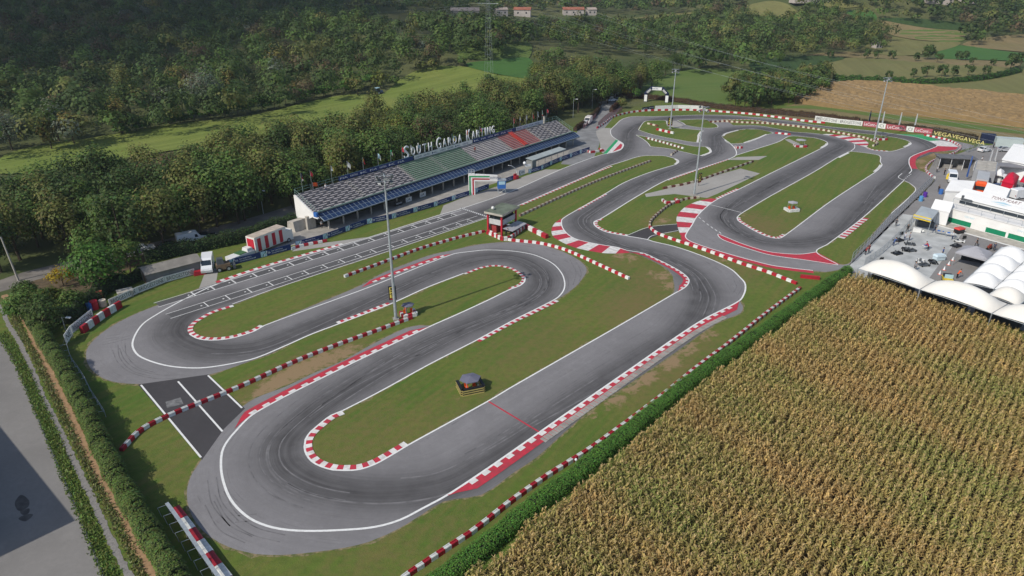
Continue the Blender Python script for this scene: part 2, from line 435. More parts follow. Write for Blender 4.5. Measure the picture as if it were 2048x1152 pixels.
def patch(name, outline, z, m, holes=(), grid=0.0, drape=False, rub=None, sm=True, kind="structure", step=1.0):
    loops = [smooth(l, step, True) if sm else np.array(l) for l in [outline] + list(holes)]
    vs, es = [], []
    for l in loops:
        k = len(vs); n = len(l); vs += [Vector((p[0], p[1])) for p in l]; es += [(k + i, k + (i + 1) % n) for i in range(n)]
    if grid > 0:
        o = loops[0]; gx_, gy_ = np.meshgrid(np.arange(o[:, 0].min(), o[:, 0].max(), grid), np.arange(o[:, 1].min(), o[:, 1].max(), grid))
        gx_ = gx_.ravel() + rng.uniform(-.2, .2, gx_.size) * grid; gy_ = gy_.ravel() + rng.uniform(-.2, .2, gy_.size) * grid
        k = inpoly(gx_, gy_, loops[0])
        for h in loops[1:]: k &= ~inpoly(gx_, gy_, h)
        vs += [Vector((a, b)) for a, b in zip(gx_[k], gy_[k])]
    V, _, Fs, *_ = delaunay_2d_cdt(vs, es, [], 0, 1e-4)
    V = np.array([(p.x, p.y) for p in V]); Fs = np.array([f for f in Fs if len(f) == 3])
    c = V[Fs].mean(1); k = inpoly(c[:, 0], c[:, 1], loops[0])
    for h in loops[1:]: k &= ~inpoly(c[:, 0], c[:, 1], h)
    Fs = Fs[k]
    zz = terr(V[:, 0], V[:, 1]) + z if drape else np.full(len(V), z)
    me = bpy.data.meshes.new(name)
    a, b, c = V[Fs[:, 0]], V[Fs[:, 1]], V[Fs[:, 2]]
    fl = ((b - a)[:, 0] * (c - a)[:, 1] - (b - a)[:, 1] * (c - a)[:, 0]) < 0
    Fs[fl] = Fs[fl][:, ::-1]
    me.from_pydata([(p[0], p[1], h) for p, h in zip(V, zz)], [], [tuple(map(int, f)) for f in Fs])
    me.materials.append(m)
    if rub is not None:
        at = me.attributes.new("rubber", 'FLOAT_COLOR', 'POINT')
        line, sig = rub; d = np.empty(len(V)); s = np.empty(len(V)); sd = np.empty(len(V)); nn = normals2(line)
        cum = np.concatenate([[0], np.cumsum(np.linalg.norm(np.diff(line, axis=0), axis=1))])
        for i in range(0, len(V), 2000):
            dd = np.linalg.norm(V[i:i + 2000, None] - line[None], axis=2); j = dd.argmin(1)
            d[i:i + 2000] = dd.min(1); s[i:i + 2000] = cum[j]; sd[i:i + 2000] = ((V[i:i + 2000] - line[j]) * nn[j]).sum(1)
        col = np.ones((len(V), 4), np.float32)
        col[:, 0] = 0.78 * np.exp(-(d / sig) ** 2) + 0.42 * np.exp(-(d / (sig * 2.1)) ** 2); col[:, 0] = np.clip(col[:, 0], 0, 1)
        col[:, 1] = s * 0.035; col[:, 2] = sd * 1.6
        at.data.foreach_set("color", col.reshape(-1))
    me.update(); o = link(name, me)
    return tag(o, kind=kind)

# ------------------------------------------------------------------ the track, traced from the photograph
OUT = [(400,576),(350,598),(295,618),(250,638),(215,658),(192,676),(177,693),(172,708),(175,726),(187,743),(207,757),(235,765),(275,768),(320,766),(362,762),(412,751),(450,740),(487,727),(545,706),
 (572,691),(624,668),(677,648),(781,608),(854,576),(927,547),(962,534),(992,530),(1022,535),(1039,544),(1050,554),(1049,563),(1039,572),(1022,578),(977,600),(912,630),(864,651),
 (837,651),(807,658),(737,693),(687,721),(624,748),(572,773),(512,796),(482,816),(447,858),(425,889),(400,924),(385,946),(375,974),(375,1004),(385,1034),(405,1061),(440,1086),(475,1100),(510,1108),
 (562,1110),(612,1106),(687,1096),(737,1084),(774,1069),(812,1049),(844,1029),(887,1003),(937,995),(962,990),(987,976),(1022,949),(1074,914),(1124,869),(1186,816),(1261,766),(1349,706),(1434,646),(1481,626),(1486,613),(1480,603),(1484,591),
 (1491,576),(1489,565),(1481,556),(1464,540),(1436,525),(1394,508),(1349,493),(1306,483),(1294,479),(1254,472),(1216,465),(1199,458),(1189,450),(1189,443),(1201,438),(1274,393),(1334,360),(1394,339),(1452,320),(1465,315),(1471,311),
 (1519,296),(1556,284),(1569,277),(1577,273),(1587,272),(1612,274),(1631,276),(1650,282),(1655,286),(1654,290),(1644,296),(1547,344),(1479,378),(1436,398),(1414,413),(1394,433),(1384,450),(1374,465),(1371,474),(1380,482),(1424,498),(1536,529),(1581,536),(1626,541),(1650,544),(1690,536),
 (1700,528),(1800,428),(1850,380),(1866,362),(1864,352),(1851,345),(1841,342),(1833,335),(1830,322),(1854,311),(1879,303),(1914,302),(1924,300),(1947,291),(1900,280),(1866,271),(1845,269),(1798,269),(1770,265),(1745,262),(1707,258),(1664,254),(1620,249),
 (1595,244),(1562,240),(1531,236),(1500,234),(1469,231),(1400,230),(1367,231),(1342,232),(1305,233),(1267,233),(1251,236),(1242,240),(1230,251),(1222,259),(1221,264),(1224,272),(1235,280),(1245,286),(1247,291),(1242,299),(1230,304),(1205,309),(1180,317),
 (1119,340),(1022,383),(924,417),(879,430),(737,475),(687,489),(512,540),(435,566)]
I1 = [(465,610),(425,622),(400,635),(382,647),(375,658),(379,668),(392,676),(410,680),(437,680),(470,675),(510,662),(529,651),(719,572),(762,548),(812,528),(862,510),(904,501),(937,493),(974,487),(1022,484),(1074,488),(1124,503),(1154,518),(1171,533),(1173,543),(1164,558),(1149,575),(1124,593),(1111,600),
 (1022,643),(952,681),(862,727),(762,782),(684,822),(662,831),(637,850),(622,863),(611,879),(609,894),(613,909),(624,923),(642,933),(667,940),(692,941),(719,939),(749,929),(782,911),(817,890),(864,864),(977,802),(1024,774),(1239,651),(1345,588),(1349,573),(1347,562),(1346,553),(1336,540),(1311,525),(1274,508),(1258,505),
 (1251,500),(1236,495),(1199,489),(1174,484),(1149,477),(1134,467),(1125,455),(1123,445),(1125,438),(1154,420),(1210,388),(1249,365),(1299,345),(1352,329),(1357,325),(1357,321),(1352,318),(1342,315),(1330,312),(1305,311),(1284,312),(1267,316),(1249,322),(1217,332),(1191,344),(1115,377),(1039,410),(974,435),(784,500),(562,573)]
HOLES = {
 'H': [(1277,260),(1285,247),(1292,242),(1305,241),(1330,241),(1336,250),(1355,256),(1405,261),(1400,266),(1399,271),(1402,276),(1397,285),(1342,277),(1305,269)],
 'G': [(1355,241),(1380,239),(1411,239),(1421,244),(1431,248),(1435,251),(1434,255),(1411,256),(1374,251),(1366,246)],
 'I': [(1272,270),(1305,276),(1355,286),(1386,292),(1415,294),(1422,300),(1422,305),(1411,310),(1404,312),(1367,304),(1336,297),(1301,293),(1299,290),(1290,281)],
 'J': [(1442,239),(1500,239),(1537,244),(1595,250),(1656,257),(1707,265),(1745,269),(1770,272),(1795,276),(1814,281),(1822,286),(1820,290),(1795,300),(1776,303),(1745,300),(1731,295),(1737,286),(1731,282),(1707,275),(1670,270),(1639,268),(1620,266),(1587,264),(1550,257),(1512,251),(1469,251),(1460,246),(1450,242)],
 'K': [(1494,258),(1519,259),(1537,263),(1547,266),(1535,269),(1519,276),(1504,282),(1490,286),(1460,287),(1447,277),(1444,272),(1450,267),(1475,260)],
 'D': [(1474,435),(1481,428),(1536,395),(1631,342),(1675,315),(1695,305),(1701,303),(1732,306),(1758,311),(1761,324),(1764,330),(1760,336),(1751,344),(1661,403),(1571,470),(1556,477),(1534,473),(1506,460),(1486,448),(1476,441)],
 'E': [(1808,362),(1820,367),(1831,377),(1827,386),(1781,428),(1699,527),(1686,530),(1676,528),(1631,505),(1656,488),(1726,435)]}
RACE = [(560,565),(700,520),(850,470),(1000,412),(1100,370),(1180,340),(1225,318),(1252,298),(1256,280),(1260,262),(1285,248),(1340,236),(1400,234),(1470,237),(1560,246),(1640,255),(1750,268),(1830,278),(1862,290),(1868,299),(1838,318),(1800,350),(1760,385),(1720,425),(1672,470),(1600,486),(1530,483),(1480,465),(1457,448),(1452,430),(1500,395),(1600,340),(1672,300),(1685,288),(1650,277),(1590,266),(1530,258),(1470,259),(1434,270),(1432,287),(1430,302),(1390,323),(1300,358),(1230,395),(1180,425),(1163,440),(1175,460),(1240,492),(1320,513),(1380,545),(1400,570),(1408,600),(1370,662),(1300,710),(1200,775),(1100,842),(1000,912),(900,968),(800,988),(700,985),(620,965),(570,930),(565,890),(600,850),(680,790),(800,720),(900,670),(1000,628),(1072,590),(1088,562),(1070,535),(1020,515),(960,517),(900,535),(800,578),(700,622),(600,665),(520,695),(440,702),(390,692),(352,668),(360,642),(400,615),(470,590)]
race = smooth(W(RACE), 0.8)
patch("track", W(OUT), 0.008, ASPH, [W(I1)] + [W(h) for h in HOLES.values()], 1.1, rub=(race, 2.6))

EDGE = NT("worn_edge"); EDGE = EDGE.done(EDGE.mix(EDGE.ramp(EDGE.noise(1.4, 6, rough=.75), [(.42, 0), (.58, 1)]), (0.095, 0.115, 0.035), (0.255, 0.200, 0.115)), 0.95, EDGE.noise(9, 4), .5, .04)
def worn_edge(pts, side, w):
    pl = resample(smooth(W(pts), .5, True), .6); n2 = normals2(pl); k = len(pl); mb = MB()
    a = np.clip(w * (.35 + .9 * np.abs(np.convolve(rng.normal(0, 1, k + 8), np.ones(5) / 2.6, 'same'))[:k]), 0, w * 2.6)
    for j in range(k - 1):
        q = [(*(pl[j] - n2[j] * side * .15), .004), (*(pl[j + 1] - n2[j + 1] * side * .15), .004), (*(pl[j + 1] + n2[j + 1] * side * a[j + 1]), .004), (*(pl[j] + n2[j] * side * a[j]), .004)]
        mb.face(q if side > 0 else q[::-1])
    tag(mb.obj("worn_edge", [EDGE]), kind="structure")
def area2(l): return sum(l[i - 1][0] * l[i][1] - l[i][0] * l[i - 1][1] for i in range(len(l)))
for l, out in [(OUT, 1), (I1, -1)] + [(h, -1) for h in HOLES.values()]:
    ccw = area2([tuple(p) for p in W(l)]) > 0
    worn_edge(l, (-1 if ccw else 1) * out, .26)
# single tyre marks beside and across the racing line
TM = mat("tyre_mark", (0.112, 0.108, 0.111), 0.85, 0.3, 0.8, col2=(0.190, 0.184, 0.187)); mb = MB(); rn = normals2(race)
outw = smooth(W(OUT), 2, True); holw = [smooth(W(h), 2, True) for h in [I1] + list(HOLES.values())]
for i in range(110):
    a = int(rng.integers(0, len(race) - 60)); L = int(rng.integers(14, 55)); off = rng.normal(0, 2.0); dr = rng.normal(0, 1.1); seg_ = race[a:a + L]; t = np.linspace(0, 1, L)[:, None]
    p = seg_ + rn[a:a + L] * (off + dr * t + rng.normal(0, .5) * t * t); w = rng.uniform(.05, .11)
    if not inpoly(p[:, 0], p[:, 1], outw).all() or any(inpoly(p[:, 0], p[:, 1], h).any() for h in holw): continue
    for o_ in ((0, 1.15) if i % 3 == 0 else (0,)): ribbon_ = (p + rn[a:a + L] * (o_ - w), p + rn[a:a + L] * (o_ + w)); k = len(mb.v); mb.v += [(*q, .0135) for q in ribbon_[0]] + [(*q, .0135) for q in ribbon_[1]]; mb.f += [(k + j, k + j + 1, k + L + j + 1, k + L + j) for j in range(L - 1)]; mb.m += [0] * (L - 1)
for pts in ([(225,700),(236,725),(262,745),(310,757),(360,757)], [(236,690),(240,716),(265,742),(300,752)], [(205,690),(232,684),(262,676)], [(212,678),(240,674)], [(430,990),(455,1035),(500,1068),(560,1084)], [(415,960),(425,1010),(460,1052)], [(1140,520),(1152,545),(1146,570)], [(1476,590),(1484,575),(1478,560)], [(470,1045),(510,1041)], [(410,1010),(440,1060),(490,1086)]):
    pl = smooth(W(pts), .5); n2 = normals2(pl)
    for o_ in (0, .9): k = len(mb.v); L = len(pl); mb.v += [(*(q + n * (o_ - .06)), .0135) for q, n in zip(pl, n2)] + [(*(q + n * (o_ + .06)), .0135) for q, n in zip(pl, n2)]; mb.f += [(k + j, k + j + 1, k + L + j + 1, k + L + j) for j in range(L - 1)]; mb.m += [0] * (L - 1)
tag(mb.obj("tyre_marks", [TM]), kind="structure")

patch("crossing_strip", W([(276,769),(417,749),(490,817),(448,858),(404,920)]), 0.012, ASPH2, grid=1.0, sm=False)
patch("connecting_road", W([(1252,472),(1299,454),(1354,448),(1360,462),(1326,467),(1296,479)]), 0.012, ASPH2, sm=False)
for pts in ([(880,429),(887,411),(937,391),(1010,368),(1050,352),(1090,339),(1125,339),(1022,383),(924,417)],
            [(1192,262),(1205,256),(1222,256),(1221,264),(1224,272),(1236,281),(1206,307),(1201,302),(1200,285),(1193,270)],
            [(1290,388),(1349,374),(1481,337),(1520,347),(1434,388),(1414,396),(1349,388),(1292,394)],
            [(1452,320),(1475,314),(1535,312),(1517,320)], [(1569,279),(1579,278),(1617,296),(1592,292)],
            [(398,577),(413,537),(437,537),(432,567)], [(736,474),(697,487),(584,503),(592,496),(654,485)], [(1332,242),(1352,242),(1366,250),(1362,256),(1334,252)]):
    patch("concrete_apron", W(pts), 0.011, make_asphalt("apron_concrete", 0.34, 0.16, (1.0, 0.95, 0.88)) if "apron_concrete" not in MATS else MATS["apron_concrete"], sm=False)
patch("scrub_patch", W([(331,804),(361,795),(367,808),(334,816)]), 0.016, mat("scrubbed_asphalt", (0.22, 0.22, 0.22), 0.9, 0.5, 1.5), sm=False)

# ------------------------------------------------------------------ painted lines, kerbs, painted run-offs
def ribbon(mb, pl, o0, o1, z, m=0):
    """flat strip between two offsets from a line (positive = left)"""
    n = normals2(pl); a = pl + n * o0; b = pl + n * o1
    i = len(mb.v); k = len(pl)
    mb.v += [(p[0], p[1], z) for p in a] + [(p[0], p[1], z) for p in b]
    lo = (i, i + k) if o1 > o0 else (i + k, i)
    for j in range(k - 1): mb.f.append((lo[0] + j, lo[0] + j + 1, lo[1] + j + 1, lo[1] + j)); mb.m.append(m)
LINE = NT("line_paint")
LINE = LINE.done(LINE.mix(LINE.ramp(LINE.noise(2.5, 6, rough=0.7), [(0.45, 0), (0.75, 0.5)]), (0.76, 0.76, 0.74), (0.42, 0.42, 0.42)), 0.7)
def line(pts, w=0.18, z=0.022, m=LINE):
    mb = MB(); ribbon(mb, smooth(W(pts), 0.7), -w / 2, w / 2, z); tag(mb.obj("painted_line", [m]), kind="structure")
def seg(L, a, b):
    i, j = L.index(a), L.index(b)
    return L[i:j + 1] if i <= j else L[i:] + L[:j + 1]
line([(415,576),(362,602),(312,630),(287,647),(272,667),(265,686),(267,698),(277,711),(300,722),(332,731),(362,735),(400,736),(437,732),(475,725),(512,716),(572,691),(624,668),(677,648),(781,608),(854,575),(927,547)], 0.26)
line([(1050,554),(1049,563),(1039,572),(1022,578),(977,600),(912,630),(864,651),(839,663),(687,735),(512,825),(470,864),(447,896),(442,930),(447,964),(462,1000),(490,1030),(520,1047),(560,1058),(612,1062),(687,1060),(750,1054),(800,1040),(845,1017),(895,990),(962,946),(1010,913),(1080,864),(1261,738),(1400,643),(1478,602),(1488,588),(1491,576),(1489,565),(1481,556),(1464,540),(1436,525),(1394,508),(1349,493),(1306,483),(1294,479),(1254,472),(1216,465),(1199,458),(1189,450),(1189,443),(1201,438),(1274,393),(1334,360),(1394,339),(1452,320),(1465,315),(1471,311),(1473,305),(1469,296),(1459,286),(1447,277),(1444,272),(1450,267),(1475,260),(1494,258),(1519,259),(1537,263),(1547,266)], 0.26)
line(seg(I1, (379,668), (529,651)) + [(734,576),(904,509),(942,503),(974,500),(1022,502),(1061,508),(1089,518),(1109,530),(1124,548),(1129,563),(1129,575),(1124,586),(1111,598),(1022,643),(952,681),(862,727),(762,782),(684,822)] + seg(I1, (662,831), (1239,651)) + [(1349,587),(1371,574),(1378,563),(1375,555),(1359,542),(1336,529),(1311,517),(1289,507),(1269,503)] + seg(I1, (1251,500), (1352,329)), 0.22)
line(seg(I1, (1352,329), (974,435)), 0.2)
line([(974,436),(784,500),(562,573),(465,608)], 0.16)
line(seg(OUT, (1620,249), (1180,317)) + [(1119,340),(1022,383),(924,417),(879,430),(737,475),(687,489),(512,540),(415,576)], 0.2)
line([(1471,311),(1519,296),(1556,284),(1569,277),(1577,273),(1587,272),(1612,274),(1631,276),(1650,282),(1655,286),(1654,290),(1644,296),(1547,344),(1479,378),(1436,398),(1414,413),(1394,433),(1384,450),(1374,465),(1371,474),(1380,482),(1424,498),(1536,529),(1581,536),(1626,541)], 0.22)
line([(1676,529),(1633,504),(1656,488),(1726,435),(1808,361)], 0.2); line([(1808,361),(1820,367),(1831,377),(1827,386),(1783,427)], 0.18); line([(1808,361),(1798,356),(1797,353),(1804,347)], 0.18)
line([(1633,504),(1606,508),(1581,508),(1536,503),(1486,488),(1449,473),(1436,468),(1439,475),(1454,483),(1536,509),(1611,520),(1676,530)], 0.18)
line([(1818,347),(1823,341),(1818,326),(1823,313),(1873,293),(1872,289),(1857,282),(1830,274),(1798,269),(1745,262),(1664,254),(1620,249)], 0.22)
for k in ('H', 'G', 'I', 'K'): line(HOLES[k] + HOLES[k][:1], 0.18)
line(seg(HOLES['J'], (1442,239), (1731,295)), 0.18); line(HOLES['D'] + HOLES['D'][:1], 0.2)
line([(1639,268),(1620,266),(1587,264),(1550,257),(1512,251),(1469,251)], 0.16); line([(1701,303),(1709,296),(1709,289)], 0.18)
for a, b in (((282,770),(402,915)), ((356,763),(445,863)), ((416,751),(484,816))): line([a, b], 0.22)
line([(977,803),(1078,864)], 0.22, 0.024, KRED); line([(1419,409),(1482,425)], 0.14)
line([(1295,479),(1303,472),(1326,467),(1357,461)], 0.14); line([(1254,471),(1299,454),(1354,448)], 0.14)
for k in range(6):
    a = (1397 + k * 8.2, 434 + k * 7.2 - k * k * 0.25); line([a, (a[0] + 4.2, a[1] + 3.4)], 0.16)
for k in range(5): line([(1822 - k * 3.2, 348 + k * 2.6), (1820.6 - k * 3.2, 349.2 + k * 2.6)], 0.18)
mb = MB()                                      # chequered finish line
fl = resample(np.array(W([(921,416),(976,434)])), 0.3)
for r_ in range(2):
    for j in range(len(fl) - 1): ribbon(mb, fl[j:j + 2], -0.3 + 0.3 * r_, 0.3 * r_, 0.026, (j + r_) % 2)
tag(mb.obj("finish_line", [LINE, LETB]), kind="structure")
# grid boxes
La, Lb, Ra, Rb = P(512,540), P(879,430), P(562,573), P(784,500)
dirL = (Lb - La) / np.linalg.norm(Lb - La); nrm = np.array([-dirL[1], dirL[0]])
wid = abs((Ra - La) @ nrm)
mb = MB(); pad = MB()
def gp(s, t): return La + dirL * s - nrm * (t * wid)
rows = ((0.10, 0.31, [(397,596),(432,581),(473,567),(514,553),(553,543),(590,532),(626,520),(659,510),(691,502),(721,492),(751,482),(781,472),(807,463),(834,455),(860,446),(884,438),(908,429)]),
        (0.66, 0.87, [(415,611),(460,598),(500,582),(542,568),(581,557),(616,547),(654,535),(688,524),(721,513),(751,504),(784,492),(812,483),(840,474),(866,465),(892,456),(916,447),(938,440)]))
for t0, t1, br in rows:
    ss = [(P(*b) - La) @ dirL for b in br]
    for t in (t0, t1): ribbon(mb, np.array([gp(ss[0] - 6, t), gp(ss[-1] + 3, t)]), -0.06, 0.06, 0.022)
    for a, b in zip(ss, [ss[0] - 6] + ss[:-1]):
        ribbon(mb, np.array([gp(a, t0), gp(a, t1)]), -0.08, 0.08, 0.024)
        c = gp(a - 0.75, (t0 + t1) / 2); mb.face([(c[0] + 0.16 * math.cos(k * math.pi / 4), c[1] + 0.16 * math.sin(k * math.pi / 4), 0.025) for k in range(8)])
        pad.face([(*gp(b + 0.25, t0 + 0.02), 0.014), (*gp(b + 0.25, t1 - 0.02), 0.014), (*gp(a - 0.2, t1 - 0.02), 0.014), (*gp(a - 0.2, t0 + 0.02), 0.014)])
tag(mb.obj("grid_markings", [LINE]), kind="structure"); tag(pad.obj("grid_boxes", [make_asphalt("box_asphalt", 0.105, 0.05)]), kind="structure")

def kerb(pts, side, w=0.75, sl=0.62, style='rw', z=0.045, closed=False):
    """raised kerb blocks along a line; side +1 lies on the left of it"""
    pl = smooth(W(pts), 0.4); pl = resample(pl, sl); n = normals2(pl); mb = MB()
    for j in range(len(pl) - 1):
        a0, a1 = pl[j], pl[j + 1]; b0, b1 = a0 + n[j] * side * w, a1 + n[j + 1] * side * w
        c = 1 - j % 2
        V = [(*a0, 0.012), (*a1, 0.012), (*b1, z + (0.012 if c else 0)), (*b0, z + (0.012 if c else 0)), (*b0, 0), (*b1, 0)]
        Fs = [(0, 1, 2, 3), (3, 2, 5, 4)] if side > 0 else [(3, 2, 1, 0), (4, 5, 2, 3)]
        mb.add(V, Fs, c)
    return tag(mb.obj("kerb", [KRED if style != 'wb' else MATS['track_asphalt'], KWHITE]), kind="structure")
def teeth(pts, side, wr=1.15, wt=0.62, sl=0.85, taper=0.0):
    pl = resample(smooth(W(pts), 0.5), sl); n = normals2(pl); mb = MB(); N = len(pl) - 1
    for j in range(N):
        w0 = wr * min(1, (j + .001) / 3, (N - j) / 3); w1 = wr * min(1, (j + 1) / 3, (N - j - 1 + .001) / 3)
        a0, a1 = pl[j], pl[j + 1]
        f = lambda o, k, z: (*(pl[k] + n[k] * side * o), z)
        q = [f(0.1, j, 0.02), f(0.1, j + 1, 0.02), f(w1, j + 1, 0.04), f(w0, j, 0.04)]
        mb.face(q if side > 0 else q[::-1], 0)
        if j % 2 and 2 < j < N - 2:
            q = [f(0.08, j, 0.035), f(0.08, j + 1, 0.035), f(wt, j + 1, 0.055), f(wt, j, 0.055)]
            mb.face(q if side > 0 else q[::-1], 1)
    return tag(mb.obj("kerb", [KRED, KWHITE]), kind="structure")
kerb(seg(I1, (465,610), (510,662)) + [(527,652)], 1); kerb([(677,648),(730,628),(781,608)], 1); kerb([(927,547),(962,534),(992,530),(1022,535),(1039,544),(1050,554),(1049,563),(1039,572),(1020,579)], -1, 0.6)
kerb([(1111,600),(1066,622),(1022,643),(952,681)], 1); kerb(seg(I1, (684,822), (817,890)), 1, 0.85, 0.75)
kerb([(435,566),(512,540),(600,514),(687,489)][::-1], -1, 0.8, 0.8)
kerb([(1221,332),(1191,344),(1115,377),(1039,410)], 1, 0.7, 0.7); kerb([(1154,420),(1181,404),(1210,388)][::-1], 1, 0.6, 0.7)
kerb([(1189,443),(1189,450),(1199,458),(1216,465),(1254,472)], 1, 0.7, 0.6); kerb([(1189,443),(1196,440),(1203,437)], -1, 0.6, 0.6)
kerb([(1334,360),(1394,339),(1456,318)], 1 * -1, 0.6, 0.7); kerb([(1436,398),(1479,378)], 1, 0.7, 0.7)
kerb([(1474,435),(1476,441),(1486,448),(1506,460),(1534,473),(1556,477),(1571,470)], 1, 0.7, 0.6); kerb([(1676,475),(1726,435)], -1, 1.2, 0.9)
kerb([(1731,295),(1745,300),(1776,303)], 1, 0.6, 0.7); kerb([(1442,240),(1500,239),(1537,244)], -1, 0.5, 0.7)
for pts, s in (([(1397,285),(1399,276),(1399,271),(1404,263)], 1), ([(1404,312),(1422,305),(1422,300),(1415,294)], 1), ([(1444,272),(1450,267),(1475,260)], -1), ([(1490,286),(1519,276),(1535,269)], 1), ([(1822,286),(1820,290),(1810,294)], -1), ([(1764,330),(1760,336),(1751,344)], -1),
               ([(1352,318),(1357,321),(1357,325),(1352,329)], -1), ([(1656,287),(1654,290),(1644,296)], -1), ([(1675,315),(1695,305)], -1)):
    mb = MB(); pl = smooth(W(pts), 0.6); ribbon(mb, pl, 0, 0.65 * s, 0.03); tag(mb.obj("kerb", [KWHITE]), kind="structure")
teeth([(724,575),(812,541),(904,508)], 1); teeth([(470,857),(512,825),(687,735),(839,663),(858,654)], 1, 1.25, 0.6, 0.95); teeth([(895,990),(962,946),(1010,913),(1080,864),(1261,738),(1400,643),(1478,603)], -1, 1.5, 0.7, 0.95)
teeth([(1258,504),(1289,507),(1311,517),(1336,529),(1359,542),(1375,555),(1378,563),(1371,574),(1356,583)], -1, 1.0, 0.5, 0.7)
mb = MB(); pl = resample(smooth(W([(1085,882),(1200,800),(1320,714),(1400,660),(1450,634)]), .5), 0.5); n_ = normals2(pl)      # grooved concrete outside the long kerb
for j in range(0, len(pl) - 1):
    c = (pl[j] + pl[j + 1]) / 2; mb.box((c[0], c[1], 0.03 + 0.03 * (j % 2)), (0.42, 0.9, 0.05), math.atan2(*(pl[j + 1] - pl[j])[::-1]))
tag(mb.obj("kerb", [CONC]), kind="structure")
def bands(inner, outer, cols, mats, z=0.02):
    a = resample(smooth(W(inner), 0.4), 0.1); b = resample(smooth(W(outer), 0.4), 0.1); N = len(cols) * 4; mb = MB()
    ta = np.linspace(0, len(a) - 1, N + 1).astype(int); tb = np.linspace(0, len(b) - 1, N + 1).astype(int)
    for j in range(N):
        q = [a[ta[j]], a[ta[j + 1]], b[tb[j + 1]], b[tb[j]]]
        ar = sum(q[k][0] * q[(k + 1) % 4][1] - q[(k + 1) % 4][0] * q[k][1] for k in range(4))
        mb.face([(*p, z) for p in (q if ar > 0 else q[::-1])], cols[j // 4])
    return tag(mb.obj("painted_runoff", mats), kind="structure")
rw = [KRED, KWHITE]
bands([(1125,438),(1123,445),(1125,455),(1134,467),(1149,477),(1174,484),(1199,489),(1236,495),(1258,504)], [(1121,438),(1109,447),(1103,460),(1106,473),(1116,480),(1131,488),(1149,495),(1179,502),(1214,507),(1259,506)], [0,1,0,1,0,1,0,1,0,1,0], rw, 0.02)
bands([(1436,398),(1414,413),(1394,435),(1384,450),(1374,465),(1371,476)], [(1421,397),(1394,403),(1369,415),(1354,433),(1354,448),(1360,468),(1366,478)], [0,1,0,1,0,1,0,1,0], rw, 0.02)
bands([(1645,269),(1664,272),(1682,277),(1697,282),(1710,288),(1730,294)], [(1652,268),(1670,269),(1707,274),(1724,278),(1732,282),(1737,288),(1733,294)], [1,0,1,0,1,0,1,0,1], rw, 0.02)
def paint(pts, m, z): patch("painted_runoff", W(pts), z, m, sm=False)
paint([(1232,279),(1237,281),(1213,308),(1206,308)], GREENP, 0.014); paint([(1237,281),(1246,287),(1248,291),(1243,299),(1225,305),(1213,308)], KWHITE, 0.015); paint([(1241,287),(1245,290),(1242,297),(1225,304)], KRED, 0.018)
paint([(1792,268),(1848,270),(1862,275),(1880,281),(1857,282),(1830,274)], GREENP, 0.014); paint([(1857,282),(1880,281),(1900,284),(1915,292),(1916,294),(1875,292),(1873,288)], KWHITE, 0.015); paint([(1875,292),(1916,294),(1912,299),(1890,302),(1868,304),(1858,304)], KRED, 0.016)
paint([(1436,468),(1449,473),(1486,488),(1536,503),(1581,508),(1606,508),(1633,504),(1680,529),(1661,529),(1611,520),(1536,509),(1454,483),(1439,475)], KRED, 0.016)
for pts, w0, w1 in (([(1373,474),(1380,482),(1424,498),(1536,529),(1581,536),(1626,541)], -0.05, -1.3), ([(1822,337),(1818,326),(1823,313),(1845,303),(1873,293)], -0.1, -1.6)):
    mb = MB(); ribbon(mb, smooth(W(pts), 0.6), w0, w1, 0.018); tag(mb.obj("kerb", [KRED]), kind="structure")

# ------------------------------------------------------------------ yards, lanes, verges
patch("paddock_yard", W([(1699,529),(1800,428),(1852,380),(1868,362),(1868,352),(1856,343),(1868,322),(1924,305),(1955,293),(1990,289),(2060,291),(2500,300),(2600,520),(2500,800),(2048,662),(1730,562),(1690,548)]), 0.004, ASPH3, grid=3, sm=False)
patch("concrete_yard", W([(1699,531),(1806,428),(1866,436),(1927,463),(1855,561),(1725,558)]), 0.009, mat("yard_concrete", (0.50, 0.51, 0.50), 0.8, 0.3, 0.35, 0.05), sm=False)
patch("terrace_paving", W([(560,452),(600,440),(640,450),(1160,275),(1175,290),(1055,346),(930,385),(640,478),(590,490),(520,500),(500,480)]), 0.005, CONC, sm=False)
def lane(name, pts, w, m, z=0.006, kind="structure"):
    mb = MB(); ribbon(mb, smooth(W(pts), 1.5), -w / 2, w / 2, z); return tag(mb.obj(name, [m]), kind=kind)
lane("lane", [(-150,610),(0,572),(60,552),(150,530),(330,489),(430,463),(512,442),(590,418),(700,385),(900,320),(1060,275),(1120,262)], 5.5, mat("lane_asphalt", (0.22, 0.20, 0.18), 0.9, 0.35, 0.3))
lane("access_road", [(1150,330),(1172,290),(1178,265),(1203,236),(1220,214),(1230,190),(1240,168),(1247,150)], 8, mat("road_grey", (0.25, 0.25, 0.25), 0.9, 0.3, 0.3))
patch("car_park", W([(1196,205),(1204,190),(1225,180),(1248,182),(1252,196),(1238,208),(1215,215)]), 0.007, MATS["road_grey"], sm=False)
